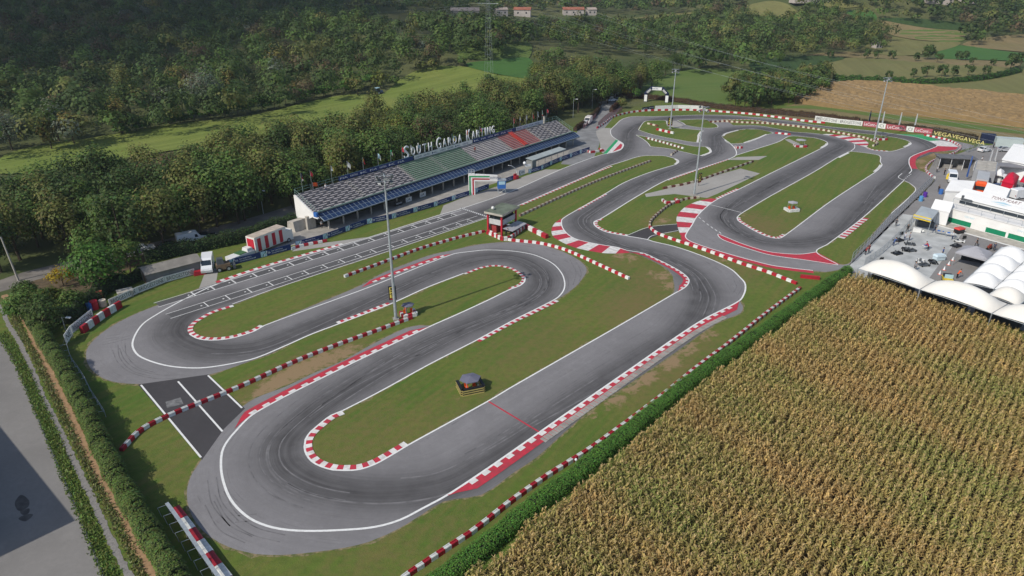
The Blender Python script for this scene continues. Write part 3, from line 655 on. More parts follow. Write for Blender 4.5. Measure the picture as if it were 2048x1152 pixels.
# ------------------------------------------------------------------ far fields
def field_mat(name, c1, c2, ang=0.6, freq=0.5, amt=0.5, sc=0.03):
    if name in MATS: return MATS[name]
    n = NT(name)
    a = n.noise(sc, 5); s = n.noise(1.0, 4, stretch=(0.012, freq, 1, ang)); f = n.noise(0.8, 5, rough=0.7)
    g = n.mix(n.ramp(a, [(0.35, 0), (0.65, 1)]), c1, c2)
    g = n.mix(n.math('MULTIPLY', n.ramp(s, [(0.4, 0), (0.62, 1)]), amt), g, tuple(0.6 * k for k in c1))
    g = n.mix(n.ramp(f, [(0.4, 0), (0.75, 0.4)]), g, tuple(0.6 * k for k in c2))
    return n.done(g, 0.95, f, 0.5, 0.2)
F_LIGHT = field_mat("mown_meadow", (0.160, 0.222, 0.042), (0.205, 0.232, 0.056), 0.86, 0.35, 0.45)
F_GREEN = field_mat("green_meadow", (0.098, 0.160, 0.036), (0.128, 0.172, 0.045), 0.3, 0.3, 0.2)
F_VIVID = field_mat("vivid_crop", (0.055, 0.140, 0.030), (0.068, 0.150, 0.036), 0.3, 0.4, 0.25)
F_TAN = field_mat("dry_verge", (0.25, 0.19, 0.095), (0.20, 0.17, 0.075), 1.4, 0.3, 0.3)
F_CORN = field_mat("ripe_corn", (0.300, 0.205, 0.100), (0.255, 0.172, 0.080), -.25, 0.9, 0.35)
F_PALE = field_mat("pale_crop", (0.20, 0.185, 0.070), (0.165, 0.170, 0.060), 1.3, 0.25, 0.4)
F_DARK = field_mat("vineyard", (0.045, 0.085, 0.025), (0.055, 0.095, 0.03), 1.3, 0.5, 0.5)
def G2(pts): return [G(u, v)[:2] for u, v in pts]
FIELDS = [(F_LIGHT, 0.35, [(10,312),(60,297),(200,275),(330,252),(500,233),(620,205),(700,190),(760,190),(800,160),(850,137),(900,133),(950,138),(1000,152),(1052,157),(1060,172),(960,195),(830,225),(700,245),(520,275),(300,310),(150,335),(0,350)]),
 (F_VIVID, 0.5, [(930,131),(990,122),(1058,118),(1062,158),(1010,153)]), (F_GREEN, 0.4, [(905,80),(960,100),(1050,85),(1057,118),(990,121),(930,118),(910,105)]),
 (F_PALE, 0.4, [(690,46),(800,28),(1000,38),(1060,44),(1060,56),(900,50),(800,45),(730,66)]), (F_GREEN, 0.06, [(1270,185),(1350,145),(1430,137),(1560,150),(1480,165),(1455,195),(1462,212),(1380,218),(1340,200),(1290,192)]),
 (F_TAN, 0.05, [(1560,218),(1620,206),(1800,230),(2048,258),(2400,290),(2400,330),(2048,291),(1950,282),(1750,250),(1560,236)]), (F_GREEN, 0.09, [(1555,216),(1640,211),(1800,232),(2048,263),(2048,269),(1800,241),(1640,219)]),
 (F_PALE, 0.3, [(1615,130),(1690,117),(1800,120),(1900,128),(2030,136),(2000,147),(1900,157),(1780,160),(1660,155),(1610,142)]), (F_DARK, 0.35, [(1500,128),(1620,112),(1690,117),(1600,137),(1540,152)]),
 (F_TAN, 0.3, [(1610,112),(1700,104),(1850,116),(2030,126),(2010,136),(1850,127),(1700,116)]), (F_PALE, 0.45, [(1720,104),(1780,75),(1850,84),(1920,86),(1875,104),(1800,113)]),
 (F_VIVID, 0.4, [(1875,105),(1920,92),(2048,108),(2200,120),(2200,136),(2048,124),(1960,121),(1880,118)]), (F_TAN, 0.4, [(1925,90),(2048,70),(2300,80),(2300,118),(2048,105)]), (F_TAN, 0.4, [(1750,42),(1860,58),(1920,62),(1922,82),(1850,82),(1780,70)]),
 (F_GREEN, 0.4, [(1790,62),(1920,64),(1922,84),(1850,82)]), (F_VIVID, 0.4, [(1690,25),(1740,22),(1752,40),(1700,38)]), (F_DARK, 0.5, [(1760,38),(1940,50),(1950,62),(1860,58)]), (F_PALE, 0.3, [(1840,172),(1980,160),(2060,140),(2300,150),(2300,225),(2048,192)]),
 (F_PALE, 0.6, [(1460,24),(1530,4),(1575,10),(1600,40),(1530,34)]), (F_PALE, 0.6, [(1640,10),(1700,2),(1720,14),(1660,18)]), (F_TAN, 0.5, [(2010,0),(2100,-6),(2100,40),(2030,30)]), (F_PALE, 0.5, [(1230,40),(1330,30),(1400,26),(1320,36)])]
for m, z, pts in FIELDS:
    patch("meadow" if m in (F_LIGHT, F_GREEN) else "farm_field", G2(pts), z, m, grid=7, drape=True, sm=True, step=4)
lane("field_track", [(1610,110),(1700,103),(1780,90),(1790,70)], 3, F_TAN, 0.5); lane("farm_road", [(1915,91),(2000,104),(2048,110),(2200,122)], 3.5, LCONC, 0.55); lane("farm_road", [(1335,152),(1380,143),(1440,134),(1500,126)], 4, LCONC, 0.12)
# standing crop: the ripe maize beyond the far corner
def crop_block(outline, h, m, top_z=0.5):
    l = smooth(outline, 3, True); a, b = l.min(0), l.max(0)
    g = np.stack(np.meshgrid(np.arange(a[0], b[0], 1.1), np.arange(a[1], b[1], 1.1)), -1).reshape(-1, 2); g += rng.uniform(-.3, .3, g.shape); g = g[inpoly(g[:, 0], g[:, 1], l)]
    n = len(l); vs = [Vector(p) for p in l] + [Vector(p) for p in g]
    V, _, Fs, *_ = delaunay_2d_cdt(vs, [(i, (i + 1) % n) for i in range(n)], [], 0, 1e-4)
    V = np.array([(p.x, p.y) for p in V]); Fs = [f for f in Fs if inpoly(*V[list(f)].mean(0)[:, None], l)[0]]
    z = h + rng.normal(0, 0.22, len(V))
    mb = MB(); mb.v = [(p[0], p[1], q) for p, q in zip(V, z)]; mb.f = [tuple(f) for f in Fs]; mb.m = [0] * len(Fs)
    mb.v += [(p[0], p[1], 0) for p in l]; k = len(V)
    for i in range(n): mb.f.append((k + i, k + (i + 1) % n, (i + 1) % n, i)); mb.m.append(0)
    return tag(mb.obj("corn_crop", [m]), "ripe brown maize field beyond the far corner of the track", "crop", kind="stuff")
crop_block(W([(1585,202),(1680,170),(1770,172),(2048,198),(2400,225),(2400,295),(2048,256),(1860,235),(1700,221)]), 1.9, F_CORN)

# ------------------------------------------------------------------ leaves
def leaf_mat(name, rough=0.6, trans=0.34):
    n = NT(name); a = n.attr("tint")
    n.lk(a.outputs["Color"], n.b.inputs["Base Color"]); n.b.inputs["Roughness"].default_value = rough; n.b.inputs["Specular IOR Level"].default_value = 0.15
    t = nd(n.nt, "ShaderNodeBsdfTranslucent"); n.lk(a.outputs["Color"], t.inputs["Color"])
    mx = nd(n.nt, "ShaderNodeMixShader"); mx.inputs[0].default_value = trans
    n.lk(n.b.outputs[0], mx.inputs[1]); n.lk(t.outputs[0], mx.inputs[2])
    n.lk(mx.outputs[0], n.nt.nodes["Material Output"].inputs["Surface"]); return n.m
LEAF = leaf_mat("leaf")
CORNL = leaf_mat("corn_leaf", 0.7, 0.2)
BARK = mat("bark", (0.10, 0.075, 0.05), 0.9, 0.4, 3.0, 0.3)
def rand_unit(n):
    v = rng.normal(size=(n, 3)); return v / (np.linalg.norm(v, axis=1)[:, None] + 1e-9)
def leaf_quads(c, nrm, size):
    """a quad of about the given size at every centre, facing roughly along nrm"""
    n = len(c); nrm = nrm / (np.linalg.norm(nrm, axis=1)[:, None] + 1e-9)
    a = np.cross(nrm, rand_unit(n)); a /= np.linalg.norm(a, axis=1)[:, None] + 1e-9; b = np.cross(nrm, a)
    size = np.broadcast_to(size, (n,)); s = (size * rng.uniform(0.65, 1.3, n))[:, None]; t = s * rng.uniform(0.45, 0.9, n)[:, None]
    return np.stack([c - a * s * .5 - b * t * .22, c + a * s * .1 - b * t * .5, c + a * s * .5 + b * t * .2, c - a * s * .12 + b * t * .5], 1)
def crown_pts(r, hc, z0, ncl, per, upness=0.35, cl=0.36, dome=False):
    """leaf centres and facing directions gathered in clumps over an uneven ellipsoid"""
    cc = rand_unit(ncl) * (rng.uniform(0.45, 1.0, ncl)[:, None]) ** 0.6
    cc[:, 2] = np.where(cc[:, 2] < -0.55, -cc[:, 2] * 0.6, cc[:, 2])
    if dome: cc[:, 2] = np.abs(cc[:, 2]) * 1.1 - .25
    C, N = [], []
    for q in cc:
        k = int(per * rng.uniform(0.6, 1.4)); d = rand_unit(k); rr = cl * rng.uniform(0.7, 1.25) * rng.uniform(0.55, 1.05, k)[:, None]
        C.append(q * 0.78 + d * rr); N.append(d * .55 + q * 1.3 + np.array([0, 0, .45]) if dome else d * 1.0 + q * 0.7 + np.array([0, 0, upness + .15]))
    C = np.concatenate(C) * np.array([r, r, hc / 2]); C[:, 2] += z0 + hc / 2
    return C, np.concatenate(N) + rand_unit(len(C)) * (0.30 if dome else 0.42)
def tints(n, col, var=0.3, hue=0.12):
    c = np.array(col)[None] * rng.uniform(1 - var, 1 + var, (n, 1)) * (1 + rng.normal(0, hue, (n, 3))); return np.clip(c, 0.004, 1)
TCOL = {'dark green': (0.072, 0.110, 0.034), 'mid green': (0.108, 0.168, 0.042), 'olive green': (0.152, 0.166, 0.050), 'russet brown': (0.125, 0.100, 0.052), 'yellow green': (0.160, 0.180, 0.040), 'silver grey': (0.155, 0.178, 0.125), 'golden yellow': (0.34, 0.25, 0.022), 'bright green': (0.085, 0.170, 0.036), 'ochre yellow': (0.20, 0.175, 0.05)}
def trunk_mesh(h, r, z1):
    mb = MB(); pts = [(0, 0, -0.3), (0.12, 0.05, h * .35), (0.0, 0.1, h * .7), (0.1, 0, z1)]
    for i in range(3): mb.bar(pts[i], pts[i + 1], r * (1 - .28 * i), r * (1 - .28 * (i + 1)), 7)
    for k in range(5):
        t = k * 1.25 + rng.uniform(0, .5); a = h * rng.uniform(.35, .6); mb.bar((0.05, 0.05, a), (math.cos(t) * h * .2, math.sin(t) * h * .2, a + h * .25), r * .4, r * .12, 5)
    return mb.mesh("trunk", [BARK])
PROTO = {}
def tree_proto(kind, col, h, r, n, leaf, seed=0, z0=None):
    key = (kind, col, h, r, n, seed)
    if key not in PROTO:
        z0 = h * 0.05 if z0 is None else z0
        C, N = crown_pts(r, h - z0, z0, max(9, n // 34), 34, cl=0.34)
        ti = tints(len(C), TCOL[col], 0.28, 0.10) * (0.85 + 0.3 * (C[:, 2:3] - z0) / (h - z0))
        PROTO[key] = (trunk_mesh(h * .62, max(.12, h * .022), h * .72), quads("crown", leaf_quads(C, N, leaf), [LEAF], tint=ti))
    return PROTO[key]
def tree(name, pr, x, y, s, rz, label, group, sz=1.0, cat="tree"):
    o = thing(name, label, cat, (x, y, float(terr(x, y))), rz, group); o.scale = (s, s, s * sz)
    link("trunk", pr[0], o); link("crown", pr[1], o); return o

# the woods: picture areas (of mid-crown), with their spacing
W_BELT = [(0,345),(60,335),(120,318),(200,308),(300,288),(420,262),(520,258),(640,232),(720,214),(800,190),(850,182),(920,172),(1000,158),(1060,152),(1075,90),(1180,105),(1280,118),(1340,142),(1290,158),(1235,168),(1212,185),(1190,215),(1150,238),(1090,243),(990,272),(800,300),(690,330),(590,368),(548,412),(440,446),(330,472),(240,495),(170,505),(60,530),(0,545),(-120,560),(-120,360)]
W_HILL = [(-150,-30),(560,-30),(640,20),(690,40),(700,55),(830,68),(850,50),(1010,55),(1040,70),(1020,95),(990,110),(900,110),(860,125),(800,142),(750,156),(690,172),(640,188),(560,212),(500,225),(400,240),(300,255),(200,268),(100,285),(40,290),(0,302),(-150,330)]
W_RIGHT = [(1060,60),(1200,45),(1290,60),(1400,30),(1470,26),(1530,38),(1600,40),(1590,12),(1640,14),(1700,18),(1750,50),(1785,75),(1760,98),(1650,108),(1560,114),(1480,120),(1400,108),(1330,112),(1240,100),(1100,95)]
W_TOP = [[(540,-60),(840,-60),(1100,-60),(1500,-60),(1500,8),(1400,22),(1300,24),(1150,20),(1000,24),(840,20),(720,36),(620,12)], [(1560,-60),(2200,-60),(2200,40),(2050,60),(1930,52),(1760,34),(1700,12),(1600,2)], [(1925,70),(2048,45),(2200,40),(2200,66),(2048,62),(1975,80),(1930,88)], [(1360,120),(1420,112),(1480,122),(1560,126),(1500,140),(1440,132),(1390,140)], [(840,60),(1060,62),(1080,100),(1040,82),(1000,108),(900,95)]]
def scatter(poly, sp, x0, x1, y0, y1, hm=6.0, jit=0.42):
    xs, ys = np.meshgrid(np.arange(x0, x1, sp), np.arange(y0, y1, sp)); xs = xs.ravel() + rng.uniform(-jit, jit, xs.size) * sp; ys = ys.ravel() + rng.uniform(-jit, jit, ys.size) * sp
    zs = terr(xs, ys); u, v = proj(xs, ys, zs + hm); k = inpoly(u, v, poly) & (ys * CS - (zs - H) * SN > 20)
    return np.stack([xs[k], ys[k], zs[k], u[k], v[k]], 1)
belt = scatter([(u, v + (45 if i > 20 else 0)) for i, (u, v) in enumerate(W_BELT)], 5.7, -330, 180, 90, 560, 11)
off_ = (belt[:, 0] - SA[0]) * SNV[0] + (belt[:, 1] - SA[1]) * SNV[1]; al_ = (belt[:, 0] - SA[0]) * SD[0] + (belt[:, 1] - SA[1]) * SD[1]
bu, bv = proj(belt[:, 0], belt[:, 1], belt[:, 2])
belt = belt[~((bu < 190) & (bv > 551 - .22 * bu)) & (off_ > np.where(al_ > -8, 17.5, 15)) & ~((al_ > 96) & (off_ < 26))]
hill = scatter([(u, v + (15 if v > 100 else 0)) for u, v in W_HILL], 8.4, -1000, 120, 190, 1180, 1.5)
rite = scatter(W_RIGHT, 8.6, -10, 480, 330, 900, 3)
top = np.concatenate([scatter(p, 10.5 if i < 2 else 8.5, -1300, 1500, 330, 2100, 3) for i, p in enumerate(W_TOP)])
print("woods", len(belt), len(hill), len(rite), len(top))
belt = belt[np.argsort(belt[:, 0] ** 2 + belt[:, 1] ** 2)]
NEAR = min(275, len(belt) - 1)
kinds = ['dark green', 'mid green', 'olive green', 'russet brown', 'dark green', 'mid green', 'olive green', 'yellow green']
protos = [tree_proto("wood", k, [12.5, 11.5, 13.5, 11, 13, 10.5, 12, 11][i], [4.6, 5.2, 4.2, 4.8, 5.4, 4.4, 4.9, 4.3][i], 1800, 0.52, i) for i, k in enumerate(kinds)]
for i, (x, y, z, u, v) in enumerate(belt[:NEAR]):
    j = int(rng.choice(8, p=[.16, .17, .18, .08, .11, .13, .10, .07])) if u > 230 else int(rng.choice(8, p=[.3, .12, .05, .02, .33, .15, .03, 0]))  # darker crowns at the far left: shade put into the colour choice
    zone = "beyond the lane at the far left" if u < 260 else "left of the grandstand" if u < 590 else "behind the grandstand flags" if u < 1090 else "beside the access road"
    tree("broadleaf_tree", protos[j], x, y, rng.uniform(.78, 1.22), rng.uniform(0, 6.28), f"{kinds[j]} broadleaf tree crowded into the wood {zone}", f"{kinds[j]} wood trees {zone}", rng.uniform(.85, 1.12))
def far_wood(name, pts, label, pal, per=150, leaf=1.25, h=12.5, r=4.9):
    base = []
    for k in range(9):
        C, N = crown_pts(r, h * .86, h * .12, 14, per // 14, cl=0.36, dome=True); base.append(leaf_quads(C, N, leaf))
    Q, T = [], []
    for x, y, z, u, v in pts:
        b = base[rng.integers(9)]; a = rng.uniform(0, 6.28); s = rng.uniform(.7, 1.25); c, d = math.cos(a), math.sin(a)
        q = b * np.array([s, s, s * rng.uniform(.85, 1.15)]); q = np.stack([q[..., 0] * c - q[..., 1] * d + x, q[..., 0] * d + q[..., 1] * c + y, q[..., 2] + z - .3], -1)
        Q.append(q); T.append(tints(len(q), TCOL[pal(u, v)], 0.22, 0.06) * rng.uniform(.8, 1.2))
    o = link(name, quads(name, np.concatenate(Q), [LEAF], tint=np.concatenate(T))); return tag(o, label, "wood", kind="stuff")
def pick(ks, ps): return lambda u, v: ks[int(rng.choice(len(ks), p=ps))]
far_wood("woodland", belt[NEAR:], "dense mixed green wood running behind the grandstand to the access road", pick(kinds[:4] + ['yellow green'], [.3, .28, .26, .12, .04]), 200, 1.05)
far_wood("woodland", hill, "dark wooded hillside above the sloping meadow on the left", pick(['dark green', 'mid green', 'olive green', 'russet brown', 'silver grey', 'ochre yellow'], [.52, .22, .15, .09, .01, .01]), 230, 1.05, 14.0, 5.9)
far_wood("woodland", rite, "wooded hill beyond the green meadow, in the middle distance", pick(kinds[:4], [.38, .30, .26, .06]), 200, 1.1, 13.5, 5.6)
far_wood("woodland", top, "far woods along the hills on the skyline", pick(kinds[:4], [.45, .25, .2, .1]), 90, 1.9, 13, 6.2)

def at_tree(name, u, v, vt, col, ratio, label, group=None, n=700, leaf=0.8, seed=0, cat="tree", z0=None, r=None):
    """tree whose foot is at picture point (u, v) and whose top is at row vt"""
    g = G(u, v); lo, hi = 0.0, 40.0
    for _ in range(40):
        m_ = (lo + hi) / 2
        if proj(g[0], g[1], g[2] + m_)[1] > vt: lo = m_
        else: hi = m_
    h = max(lo, 1.0); pr = tree_proto(name, col, 10.0, 10.0 * ratio, n, leaf * 10 / h, seed, z0)
    return tree(name, pr, g[0], g[1], h / 10.0, (u * 1.7) % 6.28, label, group, cat=cat)
# single trees and bushes one can point at
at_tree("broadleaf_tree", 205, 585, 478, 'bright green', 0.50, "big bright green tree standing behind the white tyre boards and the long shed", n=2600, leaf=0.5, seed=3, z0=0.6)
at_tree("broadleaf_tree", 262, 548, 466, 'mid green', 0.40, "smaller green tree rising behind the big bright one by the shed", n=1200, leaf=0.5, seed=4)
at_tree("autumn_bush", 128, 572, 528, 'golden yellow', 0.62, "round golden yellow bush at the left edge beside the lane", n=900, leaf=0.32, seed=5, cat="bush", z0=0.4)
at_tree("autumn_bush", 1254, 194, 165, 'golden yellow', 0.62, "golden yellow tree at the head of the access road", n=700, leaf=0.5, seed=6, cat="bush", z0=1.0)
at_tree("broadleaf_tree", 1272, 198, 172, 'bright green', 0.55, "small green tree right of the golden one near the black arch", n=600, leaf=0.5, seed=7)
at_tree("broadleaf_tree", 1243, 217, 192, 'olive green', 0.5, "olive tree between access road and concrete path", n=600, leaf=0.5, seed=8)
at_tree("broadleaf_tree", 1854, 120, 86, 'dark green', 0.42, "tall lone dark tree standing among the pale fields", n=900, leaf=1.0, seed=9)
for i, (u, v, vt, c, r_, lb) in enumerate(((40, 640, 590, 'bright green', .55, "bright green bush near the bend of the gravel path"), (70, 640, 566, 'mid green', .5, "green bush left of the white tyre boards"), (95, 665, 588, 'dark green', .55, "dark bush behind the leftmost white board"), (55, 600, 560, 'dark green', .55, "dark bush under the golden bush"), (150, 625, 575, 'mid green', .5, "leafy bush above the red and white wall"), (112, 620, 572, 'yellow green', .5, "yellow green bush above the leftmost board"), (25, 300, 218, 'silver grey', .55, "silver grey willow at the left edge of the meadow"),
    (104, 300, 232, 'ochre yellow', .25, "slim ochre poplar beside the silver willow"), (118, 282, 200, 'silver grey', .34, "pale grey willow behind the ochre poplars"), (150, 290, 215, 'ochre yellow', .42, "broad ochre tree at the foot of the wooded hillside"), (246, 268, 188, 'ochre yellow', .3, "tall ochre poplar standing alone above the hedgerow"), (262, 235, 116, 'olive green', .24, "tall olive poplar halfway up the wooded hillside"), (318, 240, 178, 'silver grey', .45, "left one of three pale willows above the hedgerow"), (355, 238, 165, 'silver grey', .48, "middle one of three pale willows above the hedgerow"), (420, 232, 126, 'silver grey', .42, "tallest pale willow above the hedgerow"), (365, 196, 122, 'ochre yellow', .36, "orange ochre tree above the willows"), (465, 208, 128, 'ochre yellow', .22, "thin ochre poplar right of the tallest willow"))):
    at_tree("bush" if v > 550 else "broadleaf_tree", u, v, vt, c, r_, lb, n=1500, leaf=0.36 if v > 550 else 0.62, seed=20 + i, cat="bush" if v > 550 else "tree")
hp = resample(np.array(G2([(244,270),(300,258),(370,245),(440,236),(520,222),(590,208),(650,192),(700,184),(742,172)])), 5.2)
pr = [tree_proto("hedge_bush", 'bright green', 5.5, 3.6, 420, 0.8, k, 0.2) for k in range(3)]
for i, p in enumerate(hp): tree("hedgerow_bush", pr[i % 3], p[0], p[1], rng.uniform(.75, 1.2), rng.uniform(0, 6), "bright green bush in the hedgerow along the upper edge of the meadow", "hedgerow bushes above the meadow", cat="bush")
for i, (u, v, vt, lb) in enumerate(((716, 192, 146, "round pale green tree at the top corner of the meadow"), (762, 178, 137, "pale green tree left of the meadow crest"), (790, 172, 150, "low bush by the meadow path"), (842, 143, 118, "bush on the left of the meadow crest"), (868, 140, 112, "bush on the right of the meadow crest"), (980, 163, 146, "dark bush round the foot of the pylon"), (925, 133, 110, "green bush beside the vivid green field"))):
    at_tree("bush", u, v, vt, ['olive green', 'yellow green', 'mid green', 'olive green', 'olive green', 'dark green', 'mid green'][i], .55, lb, n=500, leaf=0.9, seed=60 + i, cat="bush")
# clump beyond the far straight
cl = scatter([(1458,178),(1480,160),(1540,152),(1600,150),(1650,143),(1664,152),(1650,170),(1610,185),(1560,196),(1500,203),(1470,200)], 5.4, 60, 230, 240, 420, 4)
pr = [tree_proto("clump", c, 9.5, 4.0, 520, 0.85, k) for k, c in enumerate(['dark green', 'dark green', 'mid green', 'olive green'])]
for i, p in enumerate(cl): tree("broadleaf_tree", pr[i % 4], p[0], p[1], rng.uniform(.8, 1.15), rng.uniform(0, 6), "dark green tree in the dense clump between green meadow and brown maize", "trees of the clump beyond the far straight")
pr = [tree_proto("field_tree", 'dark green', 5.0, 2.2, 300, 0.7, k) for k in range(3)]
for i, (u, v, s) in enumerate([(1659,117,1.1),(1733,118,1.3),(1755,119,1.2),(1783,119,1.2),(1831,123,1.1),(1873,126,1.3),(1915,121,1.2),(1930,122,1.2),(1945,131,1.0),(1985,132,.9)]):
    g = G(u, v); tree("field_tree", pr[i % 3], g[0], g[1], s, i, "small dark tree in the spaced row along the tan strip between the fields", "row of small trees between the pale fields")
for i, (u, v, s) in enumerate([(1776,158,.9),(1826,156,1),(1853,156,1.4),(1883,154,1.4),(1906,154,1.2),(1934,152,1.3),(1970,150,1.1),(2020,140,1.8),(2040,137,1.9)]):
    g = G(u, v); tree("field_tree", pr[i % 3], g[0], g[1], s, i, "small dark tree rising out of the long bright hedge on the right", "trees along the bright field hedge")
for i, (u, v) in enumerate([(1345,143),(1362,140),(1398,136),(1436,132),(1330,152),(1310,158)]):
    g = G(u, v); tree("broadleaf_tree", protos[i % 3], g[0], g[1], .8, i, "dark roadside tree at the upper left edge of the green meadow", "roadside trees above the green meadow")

# ------------------------------------------------------------------ hedges
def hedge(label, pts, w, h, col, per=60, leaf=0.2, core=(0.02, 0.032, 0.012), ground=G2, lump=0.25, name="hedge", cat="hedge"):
    pl = smooth(ground(pts), 1.0); pl = resample(pl, 0.8); n2 = normals2(pl); L = len(pl); tz = terr(pl[:, 0], pl[:, 1])
    o = thing(name, label, cat, (*pl[0], float(tz[0])))
    org = np.array([*pl[0], float(tz[0])]); ph = rng.uniform(0, 6.28, 4)
    hv = h * (1 + lump * (np.sin(np.arange(L) * .55 + ph[0]) * .5 + np.sin(np.arange(L) * 1.37 + ph[1]) * .5)); wv = w * (1 + lump * .7 * (np.sin(np.arange(L) * .8 + ph[2]) * .6 + np.sin(np.arange(L) * 1.9 + ph[3]) * .4))
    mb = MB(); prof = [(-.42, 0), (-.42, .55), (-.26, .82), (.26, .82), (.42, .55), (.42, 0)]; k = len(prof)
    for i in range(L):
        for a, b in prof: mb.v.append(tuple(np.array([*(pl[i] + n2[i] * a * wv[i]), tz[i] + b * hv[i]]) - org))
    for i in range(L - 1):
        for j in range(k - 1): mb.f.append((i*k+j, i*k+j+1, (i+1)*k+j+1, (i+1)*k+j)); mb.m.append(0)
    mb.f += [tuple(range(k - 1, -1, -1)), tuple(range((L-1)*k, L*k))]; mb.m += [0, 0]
    mb.obj("dark_core", [mat("hedge_core_" + "_".join(str(c) for c in core), core, 0.9)], o)  # solid dark core added inside the leaves so nothing shows through
    N = int(per * 0.8 * (L - 1)); i = rng.integers(0, L - 1, N); f = rng.uniform(0, 1, N)[:, None]
    b = pl[i] * (1 - f) + pl[i + 1] * f; nn = n2[i]; ang = rng.uniform(-.25, math.pi + .25, N)
    rr = rng.uniform(.90, 1.12, N); a = np.cos(ang) * .5 * rr; hz = np.clip(np.sin(ang), -.2, 1) ** 1 * rr
    hz = np.where(hz < 0, rng.uniform(0, .3, N), np.sign(hz) * np.abs(hz) ** .55)
    C = np.concatenate([b + nn * (a * wv[i])[:, None], (tz[i] + hz * hv[i])[:, None]], 1) - org
    Nn = np.concatenate([nn * np.cos(ang)[:, None], np.abs(np.sin(ang))[:, None] + .5], 1) + rand_unit(N) * .42
    t = tints(N, col, .35, .12) * (.8 + .35 * rng.uniform(0, 1, (N, 1)))
    link("foliage", quads("foliage", leaf_quads(C, Nn, leaf), [LEAF], tint=t), o); return o
HB = [(800,1200),(867,1152),(962,1084),(1024,1030),(1124,957),(1236,868),(1349,777),(1449,706),(1536,646),(1600,600),(1650,565),(1683,543)]
hb = smooth(W(HB), 1.0); hbl = hb - normals2(hb) * 1.05
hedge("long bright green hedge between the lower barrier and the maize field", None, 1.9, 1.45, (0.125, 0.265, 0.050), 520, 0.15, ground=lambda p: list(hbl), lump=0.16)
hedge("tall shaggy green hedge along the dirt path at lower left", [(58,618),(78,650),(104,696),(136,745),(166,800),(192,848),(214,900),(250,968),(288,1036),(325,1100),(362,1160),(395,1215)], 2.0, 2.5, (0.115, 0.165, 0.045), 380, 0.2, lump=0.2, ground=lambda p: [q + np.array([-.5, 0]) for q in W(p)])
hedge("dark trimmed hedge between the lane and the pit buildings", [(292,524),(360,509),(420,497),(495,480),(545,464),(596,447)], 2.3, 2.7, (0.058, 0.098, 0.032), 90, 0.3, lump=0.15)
hedge("dark undergrowth behind the white tyre boards below the big green tree", [(138,660),(165,632),(200,604),(240,583),(285,566),(312,556)], 3.2, 2.2, (0.050, 0.085, 0.028), 70, 0.35, lump=0.45, ground=lambda p: [q + np.array([-1.6, 1.8]) for q in W(p)])
patch("leaf_litter", W([(40,566),(150,536),(300,499),(590,424),(606,440),(545,462),(420,495),(292,522),(215,560),(150,600)]), 0.004, mat("leaf_litter", (0.13, 0.095, 0.055), .95, .4, 1.2), sm=False)
hedge("brown dry hedge bordering the meadow behind the black arch", [(1232,196),(1290,197),(1340,202),(1400,212),(1470,221),(1560,229),(1640,237),(1718,247)], 2.2, 2.0, (0.10, 0.062, 0.032), 45, 0.4, (0.05, 0.03, 0.018), lump=0.15)
hedge("dark brown hedge behind the red and yellow boards", [(1722,247),(1800,256),(1870,265),(1952,281)], 2.2, 1.7, (0.075, 0.060, 0.030), 45, 0.4, (0.05, 0.035, 0.018), lump=0.15)
hedge("long bright hedge across the fields on the right", [(1665,160),(1760,164),(1850,168),(1930,164),(1990,156),(2036,145)], 3.5, 2.4, (0.062, 0.135, 0.028), 36, 0.8, lump=0.3)
hedge("brown hedge on the left side of the access road", [(1150,262),(1172,246),(1192,228),(1199,216)], 1.4, 1.6, (0.085, 0.055, 0.03), 40, 0.4, (0.05, 0.03, 0.018), lump=0.1)
hedge("brown hedge on the right side of the access road", [(1222,224),(1236,212),(1246,204)], 1.6, 2.0, (0.10, 0.05, 0.03), 40, 0.4, (0.05, 0.03, 0.018), lump=0.1)

# ------------------------------------------------------------------ lower left: yard, paths, rough grass
patch("yard", W([(0,672),(15,696),(35,736),(60,796),(87,864),(125,951),(160,1036),(207,1151),(230,1210),(-700,1210),(-900,672)]), 0.01, make_asphalt("old_yard_asphalt", 0.225, 0.12, (1.0, 0.95, 0.90)), grid=3)
def oil(pts): patch("oil_stain", W(pts), 0.014, mat("oil_stain", (0.105, 0.097, 0.092), 0.8, 0.4, 1.5), step=.08)
for pts in () and ([(-20,730),(40,905),(92,1060)], [(10,690),(52,840),(118,1010),(160,1150)], [(20,1150),(190,1098)]): line(pts, .05, .013, MATS["oil_stain"]) if "oil_stain" in MATS else line(pts, .05, .013, mat("oil_stain", (0.085, 0.078, 0.075), 0.8, 0.4, 1.5))
oil([(31,1002),(42,990),(58,1001),(56,1014),(40,1022),(31,1014)]); oil([(37,1037),(52,1029),(66,1029),(60,1037),(50,1043)]); oil([(41,1022),(58,1017),(57,1027),(46,1030)])
mb = MB(); ribbon(mb, smooth(W([(0,672),(15,696),(35,736),(60,796),(87,864),(125,951),(160,1036),(207,1151),(230,1210)]), .7), -.07, .07, 0.05); tag(mb.obj("kerb", [DSTEEL]), kind="structure")
GRAV = NT("gravel"); GRAV = GRAV.done(GRAV.mix(GRAV.ramp(GRAV.noise(3, 8, rough=.8), [(.35, 0), (.65, 1)]), (0.15, 0.145, 0.14), (0.30, 0.28, 0.26)), 0.95, GRAV.noise(20, 4), .6, .03)
DIRTM = NT("bare_earth"); DIRTM = DIRTM.done(DIRTM.mix(DIRTM.ramp(DIRTM.noise(1.2, 8, rough=.75), [(.35, 0), (.65, 1)]), (0.26, 0.16, 0.085), (0.40, 0.26, 0.15)), 0.95, DIRTM.noise(9, 5), .7, .04)
